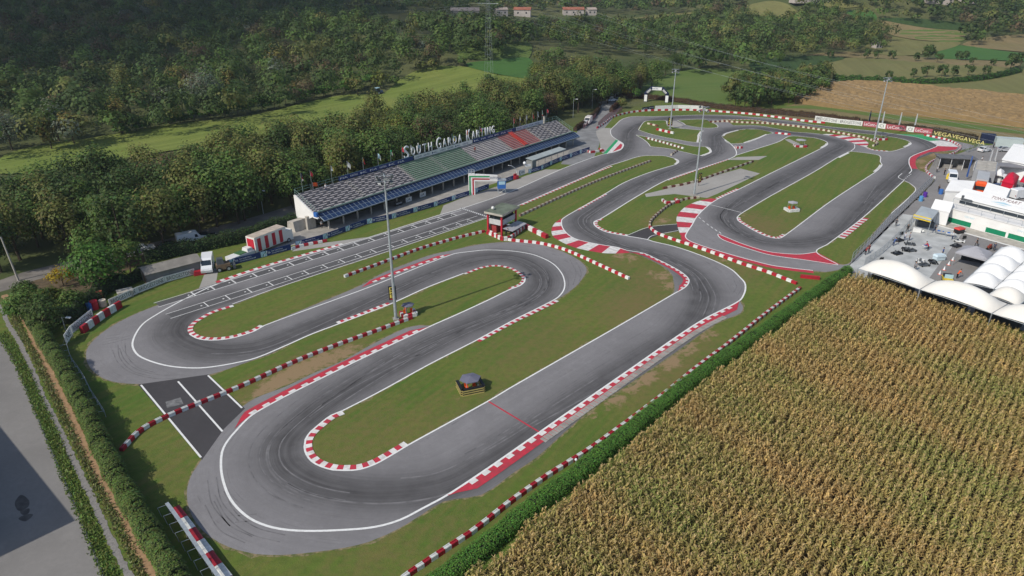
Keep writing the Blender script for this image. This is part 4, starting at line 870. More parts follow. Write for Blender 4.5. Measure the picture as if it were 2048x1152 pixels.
def rough_lane(name, pts, w, m, z):
    pl = resample(smooth(W(pts), .6), .35); n2 = normals2(pl); k = len(pl); mb = MB()
    a = w / 2 * (1 + .35 * rng.uniform(-1, 1, k)); b = w / 2 * (1 + .35 * rng.uniform(-1, 1, k))
    L, Rr = pl + n2 * a[:, None], pl - n2 * b[:, None]
    for j in range(k - 1): mb.face([(*Rr[j], z), (*Rr[j + 1], z), (*L[j + 1], z), (*L[j], z)])
    tag(mb.obj(name, [m]), kind="structure")
rough_lane("gravel_path", [(-30,585),(5,622),(15,645),(37,681),(67,746),(87,796),(117,856),(150,926),(185,999),(220,1076),(257,1151),(280,1200)], 0.62, GRAV, 0.02)
rough_lane("dirt_path", [(8,590),(22,608),(50,641),(85,716),(110,766),(135,816),(160,871),(187,926),(225,994),(252,1044),(275,1094),(309,1152),(335,1200)], 0.85, DIRTM, 0.024)
def tufts(label, pts, w, per, h, col, seed=0, name="rough_grass"):
    pl = resample(smooth(W(pts), .6), .5); n2 = normals2(pl); L = len(pl); N = int(per * .5 * L); i = rng.integers(0, L, N)
    b = pl[i] + n2[i] * rng.uniform(-w / 2, w / 2, N)[:, None] + rng.normal(0, .12, (N, 2)); hh = h * rng.uniform(.4, 1.4, N)
    a = rng.uniform(0, 6.28, N); s = rng.uniform(.05, .13, N); d = np.stack([np.cos(a), np.sin(a)], 1) * s[:, None]; lean = rng.normal(0, .4, (N, 2)) * hh[:, None]
    z0 = np.zeros((N, 1)); q = np.stack([np.concatenate([b - d, z0], 1), np.concatenate([b + d, z0], 1), np.concatenate([b + lean + d * .4, hh[:, None]], 1), np.concatenate([b + lean - d * .4, hh[:, None]], 1)], 1)
    tag(link(name, quads(name, q, [LEAF], tint=tints(N, col, .4, .12))), label, "grass", kind="stuff")
tufts("dark rough grass on the verge beside the lower left yard", [(2,668),(20,692),(46,740),(72,800),(100,862),(136,950),(172,1036),(220,1151),(245,1205)], 1.25, 110, .2, (0.19, 0.26, 0.075))
tufts("sparse grass between gravel path and dirt path", [(14,600),(34,650),(72,716),(98,770),(125,828),(156,895),(205,994),(236,1050),(282,1151),(305,1200)], .8, 60, .22, (0.25, 0.26, 0.11))
tufts("rough grass at the foot of the shaggy hedge", [(35,606),(70,650),(110,720),(150,800),(180,860),(210,920),(250,990),(300,1080),(345,1160)], .9, 70, .3, (0.22, 0.25, 0.09))

# ------------------------------------------------------------------ the maize field in front
def corn(poly, rowdir, sr=0.80, sp=0.27):
    poly = np.array(poly); rd = np.array(rowdir) / np.linalg.norm(rowdir); pn = np.array([-rd[1], rd[0]]); s = poly @ rd; t = poly @ pn
    aa, bb = np.meshgrid(np.arange(s.min(), s.max(), sp), np.arange(t.min(), t.max(), sr)); aa = aa.ravel() + rng.normal(0, .05, aa.size); bb = bb.ravel() + rng.normal(0, .062, bb.size)
    x = aa * rd[0] + bb * pn[0]; y = aa * rd[1] + bb * pn[1]; k = inpoly(x, y, poly); x, y = x[k], y[k]
    k = rng.uniform(size=len(x)) > .06; x, y = x[k], y[k]; n = len(x)
    base = []
    for v in range(10):
        Q, K = [], []; h = 1.75
        for a in (0, 1.57):
            d = np.array([math.cos(a), math.sin(a), 0]) * .022; Q.append([-d, d, d * .6 + [0, 0, h], -d * .6 + [0, 0, h]]); K.append(0)
        for j in range(8):
            z = .35 + j * .17 + rng.uniform(-.05, .05); a = j * math.pi + rng.normal(0, .55) + v; L = rng.uniform(.42, .70) * (1.05 - .05 * j); o = np.array([math.cos(a), math.sin(a), 0]); w = np.array([-o[1], o[0], 0]) * .075
            p0 = np.array([0, 0, z]); p1 = p0 + o * L * .5 + [0, 0, .22]; p2 = p0 + o * L + [0, 0, rng.uniform(-.28, .12)]
            Q.append([p0 - w * .7, p0 + w * .7, p1 + w, p1 - w]); Q.append([p1 - w, p1 + w, p2 + w * .25, p2 - w * .25]); K += [1, 1]
        for j in range(3):
            a = rng.uniform(0, 6.28); o = np.array([math.cos(a), math.sin(a), 0]); w = np.array([-o[1], o[0], 0]) * .02; p = np.array([0, 0, h]); e = p + o * .22 + [0, 0, .13]
            Q.append([p - w, p + w, e + w, e - w]); K.append(2)
        base.append((np.array(Q, float), np.array(K)))
    gn = np.sin(x * .21 + 1.3) * np.cos(y * .17) + .6 * np.sin(x * .5 + y * .37) + rng.normal(0, .55, n)
    farness = sstep(55, 100, y)
    Q, T = [], []
    for v in range(10):
        k = np.nonzero(np.arange(n) % 10 == v)[0]; q, kk = base[v]; a = rng.uniform(-.5, .5, len(k)) + (rng.uniform(size=len(k)) > .5) * math.pi; c, s_ = np.cos(a), np.sin(a); sc = rng.uniform(.82, 1.14, len(k))
        lx = rng.normal(0, .05, (len(k), 2))
        px = (q[None, ..., 0] * c[:, None, None] - q[None, ..., 1] * s_[:, None, None]) * sc[:, None, None] + q[None, ..., 2] * lx[:, 0, None, None] + x[k][:, None, None]
        py = (q[None, ..., 0] * s_[:, None, None] + q[None, ..., 1] * c[:, None, None]) * sc[:, None, None] + q[None, ..., 2] * lx[:, 1, None, None] + y[k][:, None, None]
        pz = np.broadcast_to(q[None, ..., 2] * sc[:, None, None], px.shape)
        Q.append(np.stack([px, py, pz], -1).reshape(-1, 4, 3))
        g = np.clip(.42 + .30 * gn[k] - .22 * farness[k], 0, 1)[:, None]
        col = np.array([0.46, 0.305, 0.120]) * (1 - g) + np.array([0.27, 0.295, 0.085]) * g
        col = col * rng.uniform(.75, 1.25, (len(k), 1)); m = kk[None, :, None]
        t = np.where(m == 0, col[:, None] * .75, np.where(m == 2, np.array([0.52, 0.38, 0.18]), col[:, None])) * rng.uniform(.65, 1.35, (len(k), len(kk), 1))
        T.append(t.reshape(-1, 3))
    print("corn plants", n)
    o = link("maize_field", quads("maize_field", np.concatenate(Q), [CORNL], tint=np.concatenate(T)))
    return tag(o, "ripening tan and green maize in rows beside the long hedge", "crop", kind="stuff")
cl_ = list(hb - normals2(hb) * 2.9)
corn_edge = [P(1712,560), P(1850,610), P(2048,685), P(2250,765)]
rd = P(2300, 200) - P(2395 - (2395 - 2300) * 0, 200) if False else None
vd = np.array([(2390 - 1024) / FPX, CS + (576 - YH) / FPX * SN]); 
cpoly = cl_ + corn_edge + [np.array([92, 28.0]), np.array([-14, 26.0])]
corn(cpoly, vd)
patch("field_soil", cpoly, 0.012, mat("field_soil", (0.11, 0.08, 0.05), 0.95, 0.4, 1.0, 0.3), sm=False)
# ------------------------------------------------------------------ red and white barriers
def block_mesh(L, w, h, m, groove=True):
    mb = MB(); g = .14 if groove else 0
    mb.extr([(-w/2, 0), (w/2, 0), (w*.42, h*.9), (w*.30, h), (g*w, h), (g*w*.7, h - g*.5), (-g*w*.7, h - g*.5), (-g*w, h), (-w*.30, h), (-w*.42, h*.9)], 0.02, L - .02)
    return mb.mesh("barrier_block", [m])
BM = {}
def barrier(label, pts, L=0.8, w=0.5, h=0.5, cols=None, group=None, first=0, name="track_barrier", groove=True, ground=W):
    cols = cols or (BRED, BWHITE)
    pl = resample(smooth(ground(pts), .4), L); o = thing(name, label, "barrier", (*pl[0], 0), 0, group)
    for j in range(len(pl) - 1):
        d = pl[j + 1] - pl[j]; l = float(np.linalg.norm(d)); m = cols[(j + first) % len(cols)]; key = (L, w, h, m.name, groove)
        if key not in BM: BM[key] = block_mesh(L, w, h, m, groove)
        b = link("barrier_block", BM[key], o, (*(pl[j] - pl[0]), 0), math.atan2(d[1], d[0])); b.scale = (l / L, 1, 1); b.rotation_euler.z += rng.normal(0, .02); b.location.z -= .004 * (j % 2)
    return o
B2 = (BMAROON, BCREAM)
barrier("long red and white barrier beside the bright green hedge in front", [(790,1172),(816,1152),(887,1104),(947,1064),(1022,1005),(1099,951),(1174,904),(1234,861),(1324,793),(1394,736),(1454,691),(1534,627),(1600,578)])
barrier("red and white barrier running from the dark crossing strip to the speed board mast", [(243,903),(282,863),(337,834),(400,808),(462,783),(512,761),(572,733),(637,706),(712,678),(762,660),(824,637)])
barrier("red and white barrier on the grass between start grid and first hairpin exit", [(689,555),(762,528),(837,500),(912,478),(969,464)], first=1)
barrier("curved red and white barrier from the start hut past the second hairpin", [(974,467),(999,477),(1024,482),(1079,488),(1124,499),(1154,511),(1204,534),(1258,559)], L=0.85)
barrier("red and white barrier along the escape road behind the wide painted kerb", [(1299,455),(1311,466),(1334,476),(1391,495),(1436,511),(1481,528),(1536,546),(1593,569)], L=1.0)
barrier("dirty cream and maroon barrier curving beside the wide painted kerb", [(1398,396),(1369,400),(1341,410),(1319,426),(1301,444),(1299,454)], L=.85, cols=B2, first=1)
barrier("dirty cream and maroon barrier at the edge of the concrete slab by the second mast", [(1326,378),(1384,366),(1449,344),(1506,324)], L=1.3, cols=B2)
barrier("dusty tan and brown barrier along the grass between the straights", [(1039,433),(1119,396),(1199,361),(1301,323)], L=.8, cols=(BBROWN, BTAN))
barrier("red and white barrier round the outside of the far straight", [(1194,257),(1211,246),(1224,236),(1242,230),(1267,225),(1299,222),(1342,221),(1380,221),(1410,222),(1450,225),(1500,229),(1550,235),(1600,242),(1650,247)], L=1.35, h=.6)
barrier("cream and maroon barrier between the two far straights", [(1419,245),(1450,244),(1487,246),(1537,248),(1587,253),(1650,262),(1695,270),(1726,276),(1745,282),(1755,288),(1746,293)], L=.85, cols=(BMAROON, BCREAM), h=.55)
barrier("short red and white barrier beside the infield link road", [(1292,277),(1330,287),(1367,298)], L=.8, cols=(BMAROON, BWHITE))
barrier("three cream and maroon blocks on the grass left of the third mast", [(1295,248),(1316,253)], L=1.3, cols=(BCREAM, BMAROON)); barrier("short red and white barrier in front of the third mast", [(1313,260),(1347,268)], L=1.3, h=.7)
barrier("short red and white barrier closing the far link road", [(1550,267),(1581,270)], L=.95); barrier("red and white barrier round the painted far corner", [(1848,271),(1892,280),(1914,289),(1921,296),(1911,306),(1894,312),(1867,322),(1852,335),(1854,345),(1869,357)], L=.9)
barrier("red and white barrier below the first blue boards", [(582,500),(600,494),(654,483)], L=.9, first=1); barrier("two loose barrier blocks at the end of the escape road", [(1600,555),(1639,559)], L=2.4, h=.6)
barrier("tiny cream block barrier on the infield link road", [(1342,311),(1354,303)], L=.9, cols=B2, first=1)
barrier("big red and white wall blocks right of the start hut", [(1050,455),(1066,463),(1094,477)], L=1.6, w=.8, h=.9, groove=False)
barrier("big red and white wall of blocks in the near left corner", [(353,1022),(375,1052),(398,1083),(422,1116),(446,1149),(478,1192)], L=2.0, w=.95, h=.6, groove=False, name="block_wall")
barrier("tall red and white block wall in front of the leftmost tyre boards", [(165,667),(190,648),(216,630),(243,614)], L=1.25, w=.6, h=1.15, groove=False, name="block_wall")
# ------------------------------------------------------------------ advertising boards
def board(p0, p1, h, label, panel, lines, group, z=0.08, emblem=None, tm=LETW, name="advertising_board", cat="board", side=1, frame=True):
    """board from p0 to p1 (world), its printed side on the right of that direction; lines: (text, x, z, w, h) in fractions"""
    d = p1 - p0; L = float(np.linalg.norm(d)); o = thing(name, label, cat, (*p0, 0), math.atan2(d[1], d[0]), group)
    MB().box((L/2, .03, z + h/2), (L - .04, .06, h)).obj("panel", [panel], o)
    if frame:
        f = MB()
        for x in (.1, L/2, L - .1): f.bar((x, .09, 0), (x, .09, z + h), .03); f.bar((x, .09, h*.8), (x, .8, 0), .025)
        f.obj("frame", [STEEL], o)
    if emblem: emblem(o, L, h, z)
    for t, x, zz, w, hh in lines:
        link("lettering", text_mesh(t, hh * h, w * L, .004, tm), o, (x * L, -.006, z + zz * h))
    return o
def swirl(o, L, h, z):
    mb = MB(); mb.box((L*.11, -.004, z + h*.5), (L*.19, .012, h*.92)); mb.obj("emblem_panel", [CYAN], o)
    mb = MB(); pts = [(L*(.06 + .10*t), z + h*(.08 + .84*t + .16*math.sin(t*6.28))) for t in np.linspace(0, 1, 12)]
    for k, w, y in ((0, .11, -.014), (1, -.0, -.018)):
        for a, b in zip(pts[:-1], pts[1:]): mb.face([(a[0] + k*L*.03, y, a[1]), (a[0] + k*L*.03 + L*.035, y, a[1]), (b[0] + k*L*.03 + L*.035, y, b[1]), (b[0] + k*L*.03, y, b[1])], k)
    mb.obj("emblem_swirl", [TEAL, LETW], o)
FIA = [("FIA", .235, .34, .09, .38), ("FIA KARTING", .36, .56, .36, .2), ("CHAMPIONSHIP", .36, .2, .5, .2)]
n_ = 0
runs = [([(456,533),(520,517),(583,500)], "left of the concrete ramp by the white van"), ([(592,495),(607,491),(652,479),(692,464),(734,449),(782,439),(827,426),(869,414),(907,401),(939,391)], "below the grandstand left of the gantry"), ([(950,387),(978,377)], "under the gantry arm"), ([(1008,367),(1027,360)], "right of the gantry"), ([(1057,348),(1077,343),(1101,331),(1122,322),(1142,315),(1161,308),(1179,302)], "below the grandstand right of the gantry")]
for pts, where in runs:
    pl = np.array(W(pts)); pl = resample(pl, 5.6)
    for a, b in zip(pl[:-1], pl[1:]):
        board(a, b, 1.15, f"blue karting board with pale swirl emblem, {where}", BLUEB, FIA, f"blue boards {where}", emblem=swirl); n_ += 1
def brid(o, L, h, z): pass
BR = [("BRIDGESTONE", .07, .2, .88, .6)]
pl = np.array(W([(220,613),(246,602),(277,587),(302,575),(327,567),(345,561),(391,549)])); pl = resample(pl, np.linalg.norm(np.diff(pl, axis=0), axis=1).sum() / 3 + .01)
for i, (a, b) in enumerate(zip(pl[:-1], pl[1:])): board(a, b, 1.15, ["white tyre board beginning at the right end of the tall block wall", "white tyre board in front of the scrap heap", "white tyre board standing before the grey shed"][i], WHITE, BR, "white tyre boards by the shed", tm=LETB)
board(P(147,673), P(189,638), 1.3, "slanting white tyre board behind the tall block wall", WHITE, BR, "white tyre boards by the first hairpin", tm=LETB, z=.5)
board(P(135,693), P(147,674), 1.5, "leftmost white board showing only its last letters", WHITE, [("NE", .2, .2, .6, .6)], "white tyre boards by the first hairpin", tm=LETB, z=.4)
a, b, c = P(1629,241), P(1676,247.5), P(1724,252.5)
for p, q, lb in ((a, b, "left of two white tyre boards on the far straight"), (b, c, "right of two white tyre boards on the far straight")): board(p, q, 1.6, lb, WHITE, BR, "far white tyre boards", tm=LETB)
pl = resample(np.array(W([(1725,263),(1795,274),(1863,285)])), 100); ptsr = [P(1725,252.6), P(1754,256), P(1770,258.5), P(1811,263), P(1827,265), P(1863,269.5)]
REDB = mat("red_board", (0.40, 0.095, 0.12), 0.5, 0.15, .8)
for i in range(5):
    if i % 2 == 0: board(ptsr[i], ptsr[i+1], 1.7, ["left", "middle", "right"][i // 2] + " one of three red tyre boards at the far corner", REDB, [("LeCont", .08, .2, .72, .6), ("tyre", .83, .2, .12, .25)], "red tyre boards")
    else: board(ptsr[i], ptsr[i+1], 1.7, ["white emblem board between the left and middle red boards", "", "white emblem board between the middle and right red boards"][i - 1], WHITE, [("CI", .25, .2, .5, .6)], "white emblem boards", tm=LETB)
pl = resample(np.array(W([(1866,270.5),(1898,275.5),(1929,283),(1969,292.5)])), 5.4)
for i, (p, q) in enumerate(zip(pl[:-1], pl[1:])): board(p, q, 1.5, "open yellow letters standing on the fence at the far right corner", DSTEEL, [("VEGA", .0, .0, 1.0, 1.0)], "yellow letters on the corner fence", tm=LETY, frame=True) if False else None
for i, (p, q) in enumerate(zip(pl[:-1], pl[1:])):
    d = q - p; L = float(np.linalg.norm(d)); o = thing("letter_sign", f"yellow tyre name in open letters, {['nearest the red boards', 'second from the red boards', 'third from the red boards', 'at the right end', 'at the far end'][min(i, 4)]}", "sign", (*p, 0), math.atan2(d[1], d[0]))
    f = MB(); f.bar((0, .05, .15), (L, .05, .15), .03); f.bar((0, .05, 1.6), (L, .05, 1.6), .03)
    for x in (0.05, L/2, L - .05): f.bar((x, .05, 0), (x, .05, 1.7), .035)
    f.obj("frame", [DSTEEL], o); link("lettering", text_mesh("VEGA", 1.2, L * .98, .05, mat("faded_yellow_lettering", (0.62, 0.56, 0.22), .6)), o, (0.02, 0, .2))
pl = resample(np.array(W([(1284,222),(1308,218)])), 3.2)
for i, (p, q) in enumerate(zip(pl[:-1], pl[1:])): board(p, q, 1.2, "small navy board beside the row of white boards under the arch", NAVY, [("KARTING", .1, .3, .8, .4)], "navy boards under the arch")
pl = resample(np.array(W([(1310,219),(1360,217),(1405,219)])), 4.2)
for i, (p, q) in enumerate(zip(pl[:-1], pl[1:])): board(p, q, 1.3, "plain pale board in the row behind the far barrier below the arch", WHITE, [], "pale boards below the arch")
board(P(1037,353), P(1050,349), 1.5, "white board with dark emblem right of the red chair by the gantry", WHITE, [("K", .1, .15, .25, .7), ("IAME", .42, .3, .5, .4)], None, tm=BLUEB)

# ------------------------------------------------------------------ grandstand (local x along the track, y away from it)
GS = thing("grandstand", "long concrete grandstand with seat rows, blue panel awning and white end wall", "grandstand", (*SA, 0), math.atan2(SD[1], SD[0]))
x0, x1 = -2.06, 94.0
yf, zf, yb, zb = 0.75, 3.9, 7.0, 6.7
NR = 11
SEATC = [mat("seat_green", (0.13, 0.245, 0.15), 0.7, .25, 1.0), mat("seat_red", (0.44, 0.145, 0.13), 0.7, .2, 1.0), mat("bench_grey", (0.50, 0.47, 0.46), 0.7, .2, .8), mat("stand_concrete", (0.34, 0.31, 0.32), 0.85, .25, .7), mat("bench_pale", (0.47, 0.44, 0.44), 0.7, .2, .8), BLACK]
mb = MB()
dy, dz = (yb - yf) / NR, (zb - zf) / NR
prof = [(yf, zf - .5)]
for r in range(NR): prof += [(yf + r*dy, zf + r*dz), (yf + (r+1)*dy, zf + r*dz)]
prof += [(yb, zb), (yb, zb - .6)]
mb.extr(prof, x0, x1, 3); mb.obj("terrace", SEATC, GS)
sect = [(x0 + .6, 27.0, 4, 'check'), (27.0, 49.5, 0, 'rows'), (49.5, 64.5, 2, 'rows'), (64.5, 78.0, 1, 'rows'), (78.0, x1 - .5, 2, 'check')]
nm = ["bench_block_grey_near", "x"]
for a, b, m, st in sect:
    mb = MB()
    for r in range(NR):
        y = yf + r*dy + dy*.55; z = zf + r*dz
        mb.box(((a+b)/2, y, z + .21), (b - a - .3, .30, .05), m=m); mb.box(((a+b)/2, y + .02, z + .1), (b - a - .4, .08, .19), m=3)
        if st == 'rows': mb.box(((a+b)/2, y + .20, z + .225), (b - a - .3, .07, .03), m=4)
        if st == 'rows' and m < 2: mb.box(((a+b)/2, y - .17, z + .12), (b - a - .3, .03, .16), m=m)
        if st == 'check':
            x = a + .6 + (r % 2) * 1.45
            while x < b - 1.3: mb.box((x + .5, y + .0, z + .245), (.85, .30, .02), m=5); x += 2.9
    mb.obj("seat_block", SEATC, GS)
for xs in (11.5, 27.2, 38, 57, 64.3, 71, 78.2, 86):
    mb = MB()
    for r in range(NR): mb.box((xs, yf + (r+.5)*dy, zf + r*dz + .10), (1.0, dy, .22), m=0)
    mb.obj("aisle_steps", [CONC], GS)
mb = MB()
for k in range(2): mb.box((71 + k*.9, yf + 3.0, zf + 1.65), (.12, 6.2, .05), m=0) if False else None
rs = MB(); 
for k in range(12): rs.box((70.6, yf + .4 + k*.5, zf + .6 + k*.224), (1.6, .5, .12))
rs.obj("red_stair", [mat("stair_red", (0.62, 0.07, 0.05), .6)], GS)
# end wall, rear wall, ramp
w = MB(); ew = [(yb, 0), (yb, zb), (yf, zf), (yf - .1, 3.4), (3.0, 2.6), (3.0, 0)]
w.extr([(3.0, 0), (yb + .1, 0), (yb + .1, zb - .1), (yb - .4, zb - .1), (yf + .2, zf - .2), (yf, 3.35), (2.8, 2.3)], x0 - .3, x0 - .02); w.obj("end_wall", [PLASTER], GS)
w = MB(); w.extr([(3.0, 0), (yb + .1, 0), (yb + .1, zb - .1), (yf + .2, zf - .2), (yf, 3.35), (2.8, 2.3)], x1 + .02, x1 + .3); w.box(((x0+x1)/2, yb + .12, 3.3), (x1 - x0 - .1, .2, 6.6)); w.obj("rear_wall", [CONC], GS)
w = MB(); w.extr([(3.6, 0), (6.4, 0), (6.0, 1.9), (4.0, 2.2)], x0 - 3.4, x0 - .35); w.extr([(2.7, 0), (3.3, 0), (3.3, 2.9), (2.7, 2.9)], x0 - .9, x0 + 1.2); w.obj("entrance_ramp", [LCONC], GS)
w = MB(); w.box((x0 - .15, yf - .3, 3.65), (.5, 1.0, .9)); w.box((x0 - .2, yf - .3, 3.05), (.4, 1.6, .25), m=1); w.obj("loudspeaker_box", [BLUEP, PLASTER], GS)
# columns, undercroft
for k in range(25):
    x = 0.3 + k * 3.87
    if x < x1: MB().box((x, -.05, 1.35), (.28, .28, 2.7)).obj("column", [LCONC], GS)
w = MB(); w.box(((x0+x1)/2 + 1, 4.4, 1.6), (x1 - x0 - 3, .2, 3.2), m=0)
for k in range(23): w.box((3 + k*4.0, 4.27, 1.1), (1.1 if k % 3 else 2.2, .06, 2.0), m=1 if k % 2 else 2)
w.obj("shop_front", [mat("undercroft_wall", (0.20, 0.17, 0.14), .9, .3, .5), GLASS, DSTEEL], GS)
# awning of blue panels
aw = MB(); y0a, z0a, y1a, z1a = .78, 3.72, -1.5, 2.62
aw.extr([(y0a, z0a - .12), (y0a, z0a), (y1a, z1a), (y1a, z1a - .12)], x0 + .3, x1 + 1.0, 2)
nx_ = 82
for i in range(nx_):
    a = x0 + .4 + i * (x1 - x0 + .4) / nx_; b = a + (x1 - x0 + .4) / nx_ - .10
    for t0, t1, m in ((.03, .50, 0), (.53, .97, 1)):
        f = lambda t, dz_=.03: (y0a + (y1a - y0a)*t, z0a + (z1a - z0a)*t + dz_)
        aw.face([(a, *f(t1)), (b, *f(t1)), (b, *f(t0)), (a, *f(t0))], m)
aw.obj("panel_awning", [mat("solar_navy", (0.012, 0.026, 0.075), .35, .2, .7, spec=.3), mat("solar_blue", (0.018, 0.042, 0.11), .35, .2, .7, spec=.3), mat("panel_frame", (0.30, 0.36, 0.42), .5)], GS)
g = MB(); g.box(((x0+x1)/2, y1a - .02, z1a - .14), (x1 - x0 + .8, .12, .16)); g.box(((x0+x1)/2, yf - .05, zf + .08), (x1 - x0, .25, .22), m=1); g.obj("gutter", [DSTEEL, mat("green_grey_rail", (0.22, 0.30, 0.26), .6)], GS)
# rails
g = MB()
for x in np.arange(x0 + .1, x1, 2.0): g.bar((x, yb + .05, zb - .2), (x, yb + .05, zb + 1.15), .03)
for z in (zb + .6, zb + 1.15): g.bar((x0, yb + .05, z), (x1, yb + .05, z), .03)
for xx in (x0, x1):
    for t in np.linspace(0, 1, 6): g.bar((xx, yf + (yb-yf)*t, zf + (zb-zf)*t), (xx, yf + (yb-yf)*t, zf + (zb-zf)*t + 1.1), .03)
    g.bar((xx, yf, zf + 1.1), (xx, yb, zb + 1.1), .03); g.bar((xx, yf, zf + .55), (xx, yb, zb + .55), .025)
g.obj("railing", [mat("rail_green", (0.16, 0.27, 0.25), .5)], GS)
# banners fixed to the rear rail
def banner(a, b, m, txt, tm):
    q = MB().box(((a+b)/2, yb - .02, zb + .62), (b - a, .05, 1.0)).obj("rail_banner", [m], GS)
    x = a + .4; i = 0
    while x < b - 2.6: link("lettering", text_mesh(txt[i % len(txt)], .42, 2.1, .004, tm), q, (x, yb - .055, zb + .4)); x += 2.9; i += 1
banner(9.5, 32.5, BLUEB, ["FIA", "KARTING", "K"], LETW); banner(32.8, 54.5, WHITE, ["LONATO", "KARTING", "K"], BLUEB); banner(54.8, 73.5, BLUEB, ["K", "FIA", "KARTING"], LETW); banner(73.8, 87, mat("pale_banner", (0.50, 0.53, 0.60), .6, .1, .5), ["FIA", "KARTING"], BLUEB)
# the name in tall letters above the rail
LS = thing("letter_sign", "tall white letters of the circuit name along the top of the grandstand", "sign", (*(SA + SNV*(yb + .3)), zb - .3), math.atan2(SD[1], SD[0]))
fr = MB()
def x_at(u, z):
    c = np.linspace(0, 95, 4000); q = SA[None] + SD[None] * c[:, None] + SNV[None] * (yb + .3); return float(c[np.abs(proj(q[:, 0], q[:, 1], z)[0] - u).argmin()])
for wd, ua, ub in (("SOUTH", 808, 864), ("GARDA", 873, 923), ("KARTING", 933, 989)):
    xa, xb = x_at(ua, zb + 2), x_at(ub, zb + 2); xx = xa; wsum = sum((1.7 if j == 0 else 1.25) * (.45 if ch == 'I' else 1) for j, ch in enumerate(wd)); gap = (xb - xa) * .30 / (len(wd) - 1); ks = (xb - xa) * .70 / wsum
    for j, ch in enumerate(wd):
        hh = 3.1 if j == 0 else 2.05; cw = ks * (1.7 if j == 0 else 1.25) * (.45 if ch == 'I' else 1)
        zz = 1.15 + (0 if j == 0 else .35)
        link("letter", text_mesh(ch, hh, cw, .09, LETW), LS, (xx, 0, zz))
        s_ = MB()
        if ch in "SUHKRTINA" and False: pass
        xx += cw + gap
xs0 = x_at(806, zb + 2)
for z in (1.35, 2.6): fr.bar((xs0, .16, z), (xx, .16, z), .02)
for x in np.arange(xs0, xx, 2.3): fr.bar((x, .16, 0), (x, .16, 3.6), .025); fr.bar((x, .16, 2.8), (x, 1.0, .3), .025)
fr.obj("frame", [DSTEEL], LS)
# flags along the rear rail
FC = [[NAVY, RED, BWHITE], [RED, RED], [BWHITE, LETY], [BWHITE], [LETY, RED], [CYAN, BWHITE], [GREENP, BWHITE, RED], [RED, BWHITE], [BWHITE], [BWHITE, CYAN], [GREENP, LETY], [ORANGE, BWHITE]]
FN = ["red white and navy", "plain red", "white and yellow", "plain white", "yellow and red", "pale blue and white", "green white and red", "red and white", "limp white", "white and pale blue", "green and yellow", "orange and white"]
def flag(x, y, z0, h, i, label, loc=None, hang=.75):
    o = thing("flag", label, "flag", loc if loc is not None else (*(SA + SD*x + SNV*y), z0), math.atan2(SD[1], SD[0]) + rng.uniform(-.6, .6))
    MB().bar((0, 0, 0), (0, 0, h), .035, .025, 6).obj("pole", [STEEL], o)
    cs = FC[i % len(FC)]; mb = MB(); n = len(cs); L = 1.15
    def fn(a, b): return (.05 + a*hang + .12*math.sin(5*a + b), .14*math.sin(7*a + 2*b + i), h - .1 - (1-b)*L*.95 - a*a*.8)
    for k in range(n):
        V = [fn((k + s)/n, t/5) for t in range(6) for s in (0, 1)]
        mb.add(V, [(2*t, 2*t+1, 2*t+3, 2*t+2) for t in range(5)], k)
    mb.obj("flag_cloth", cs, o, smooth=True)
xs = [.2, 2.6, 8.0, 12.5, 17.0, 21.5, 25.5, 29.2, 32.0, 34.6, 47.0, 52.5, 58.0, 73, 76, 79, 82, 84.6, 87, 89.5]
for i, x in enumerate(xs):
    flag(x, yb + .35, zb - .6, 4.6, i, f"{FN[i % 12]} flag, {['first', 'second', 'third', 'fourth', 'fifth', 'sixth', 'seventh', 'eighth', 'ninth', 'tenth', 'eleventh', 'twelfth', 'thirteenth', 'fourteenth', 'fifteenth', 'sixteenth', 'seventeenth', 'eighteenth', 'nineteenth', 'last'][i]} flag behind the stand from the left")
o = thing("flag", "orange flag below the rail at the white end of the stand", "flag", (*(SA + SD*2.2 + SNV*(yb - .6)), zb), 0.9); MB().bar((0,0,0),(0,0,1.7),.03).obj("pole", [STEEL], o); MB().grid(lambda a, b: (.04 + a*1.1, .1*math.sin(6*a), .8 + .8*b - .2*a), 5, 3).obj("flag_cloth", [ORANGE], o)
MB().bar((0,0,0),(0,0,3.4),.35,.35,10).obj("chimney", [LCONC], GS, (88.5, yb + .6, zb - 1.5))

# ------------------------------------------------------------------ light masts
def mast(label, base, top, n=6, brd=None):
    p = P(*base); h = hfor(base, top); o = thing("light_mast", label, "light mast", (*p, 0), 0.3)
    mb = MB(); mb.bar((0,0,0), (0,0,h*.5), .25, .19, 12); mb.bar((0,0,h*.5), (0,0,h), .19, .11, 12); mb.obj("pole", [STEEL], o, smooth=False)
    MB().box((0,0,.12), (.9,.9,.24)).obj("footing", [CONC], o)
    c = MB()
    for z in (h - .1, h - .9): c.bar((-1.3, 0, z), (1.3, 0, z), .05); c.bar((0, -1.1, z), (0, 1.1, z), .05)
    c.obj("crossarm", [STEEL], o)
    for k in range(n):
        a = 2*math.pi*k/n; f = MB(); f.box((0,0,0), (.62,.30,.46)); f.box((0,-.17,-.02), (.54,.04,.38), m=1)
        q = f.obj("floodlight", [DSTEEL, LETW], o, (1.05*math.cos(a), 1.05*math.sin(a), h - .25 - .7*(k % 2)), a + math.pi/2); q.rotation_euler = (.6, 0, a + math.pi/2)
    return o, h
mast("tall grey light mast in front of the grandstand, nearest the camera", (792,639), (772,350), 8); mast("grey light mast standing by the concrete slab in the middle of the circuit", (1388,390), (1411,213)); mast("grey light mast on the grass island inside the far left corner", (1340,258), (1352,138)); mast("grey light mast at the far right by the painted kerb", (1748,281), (1779,155))
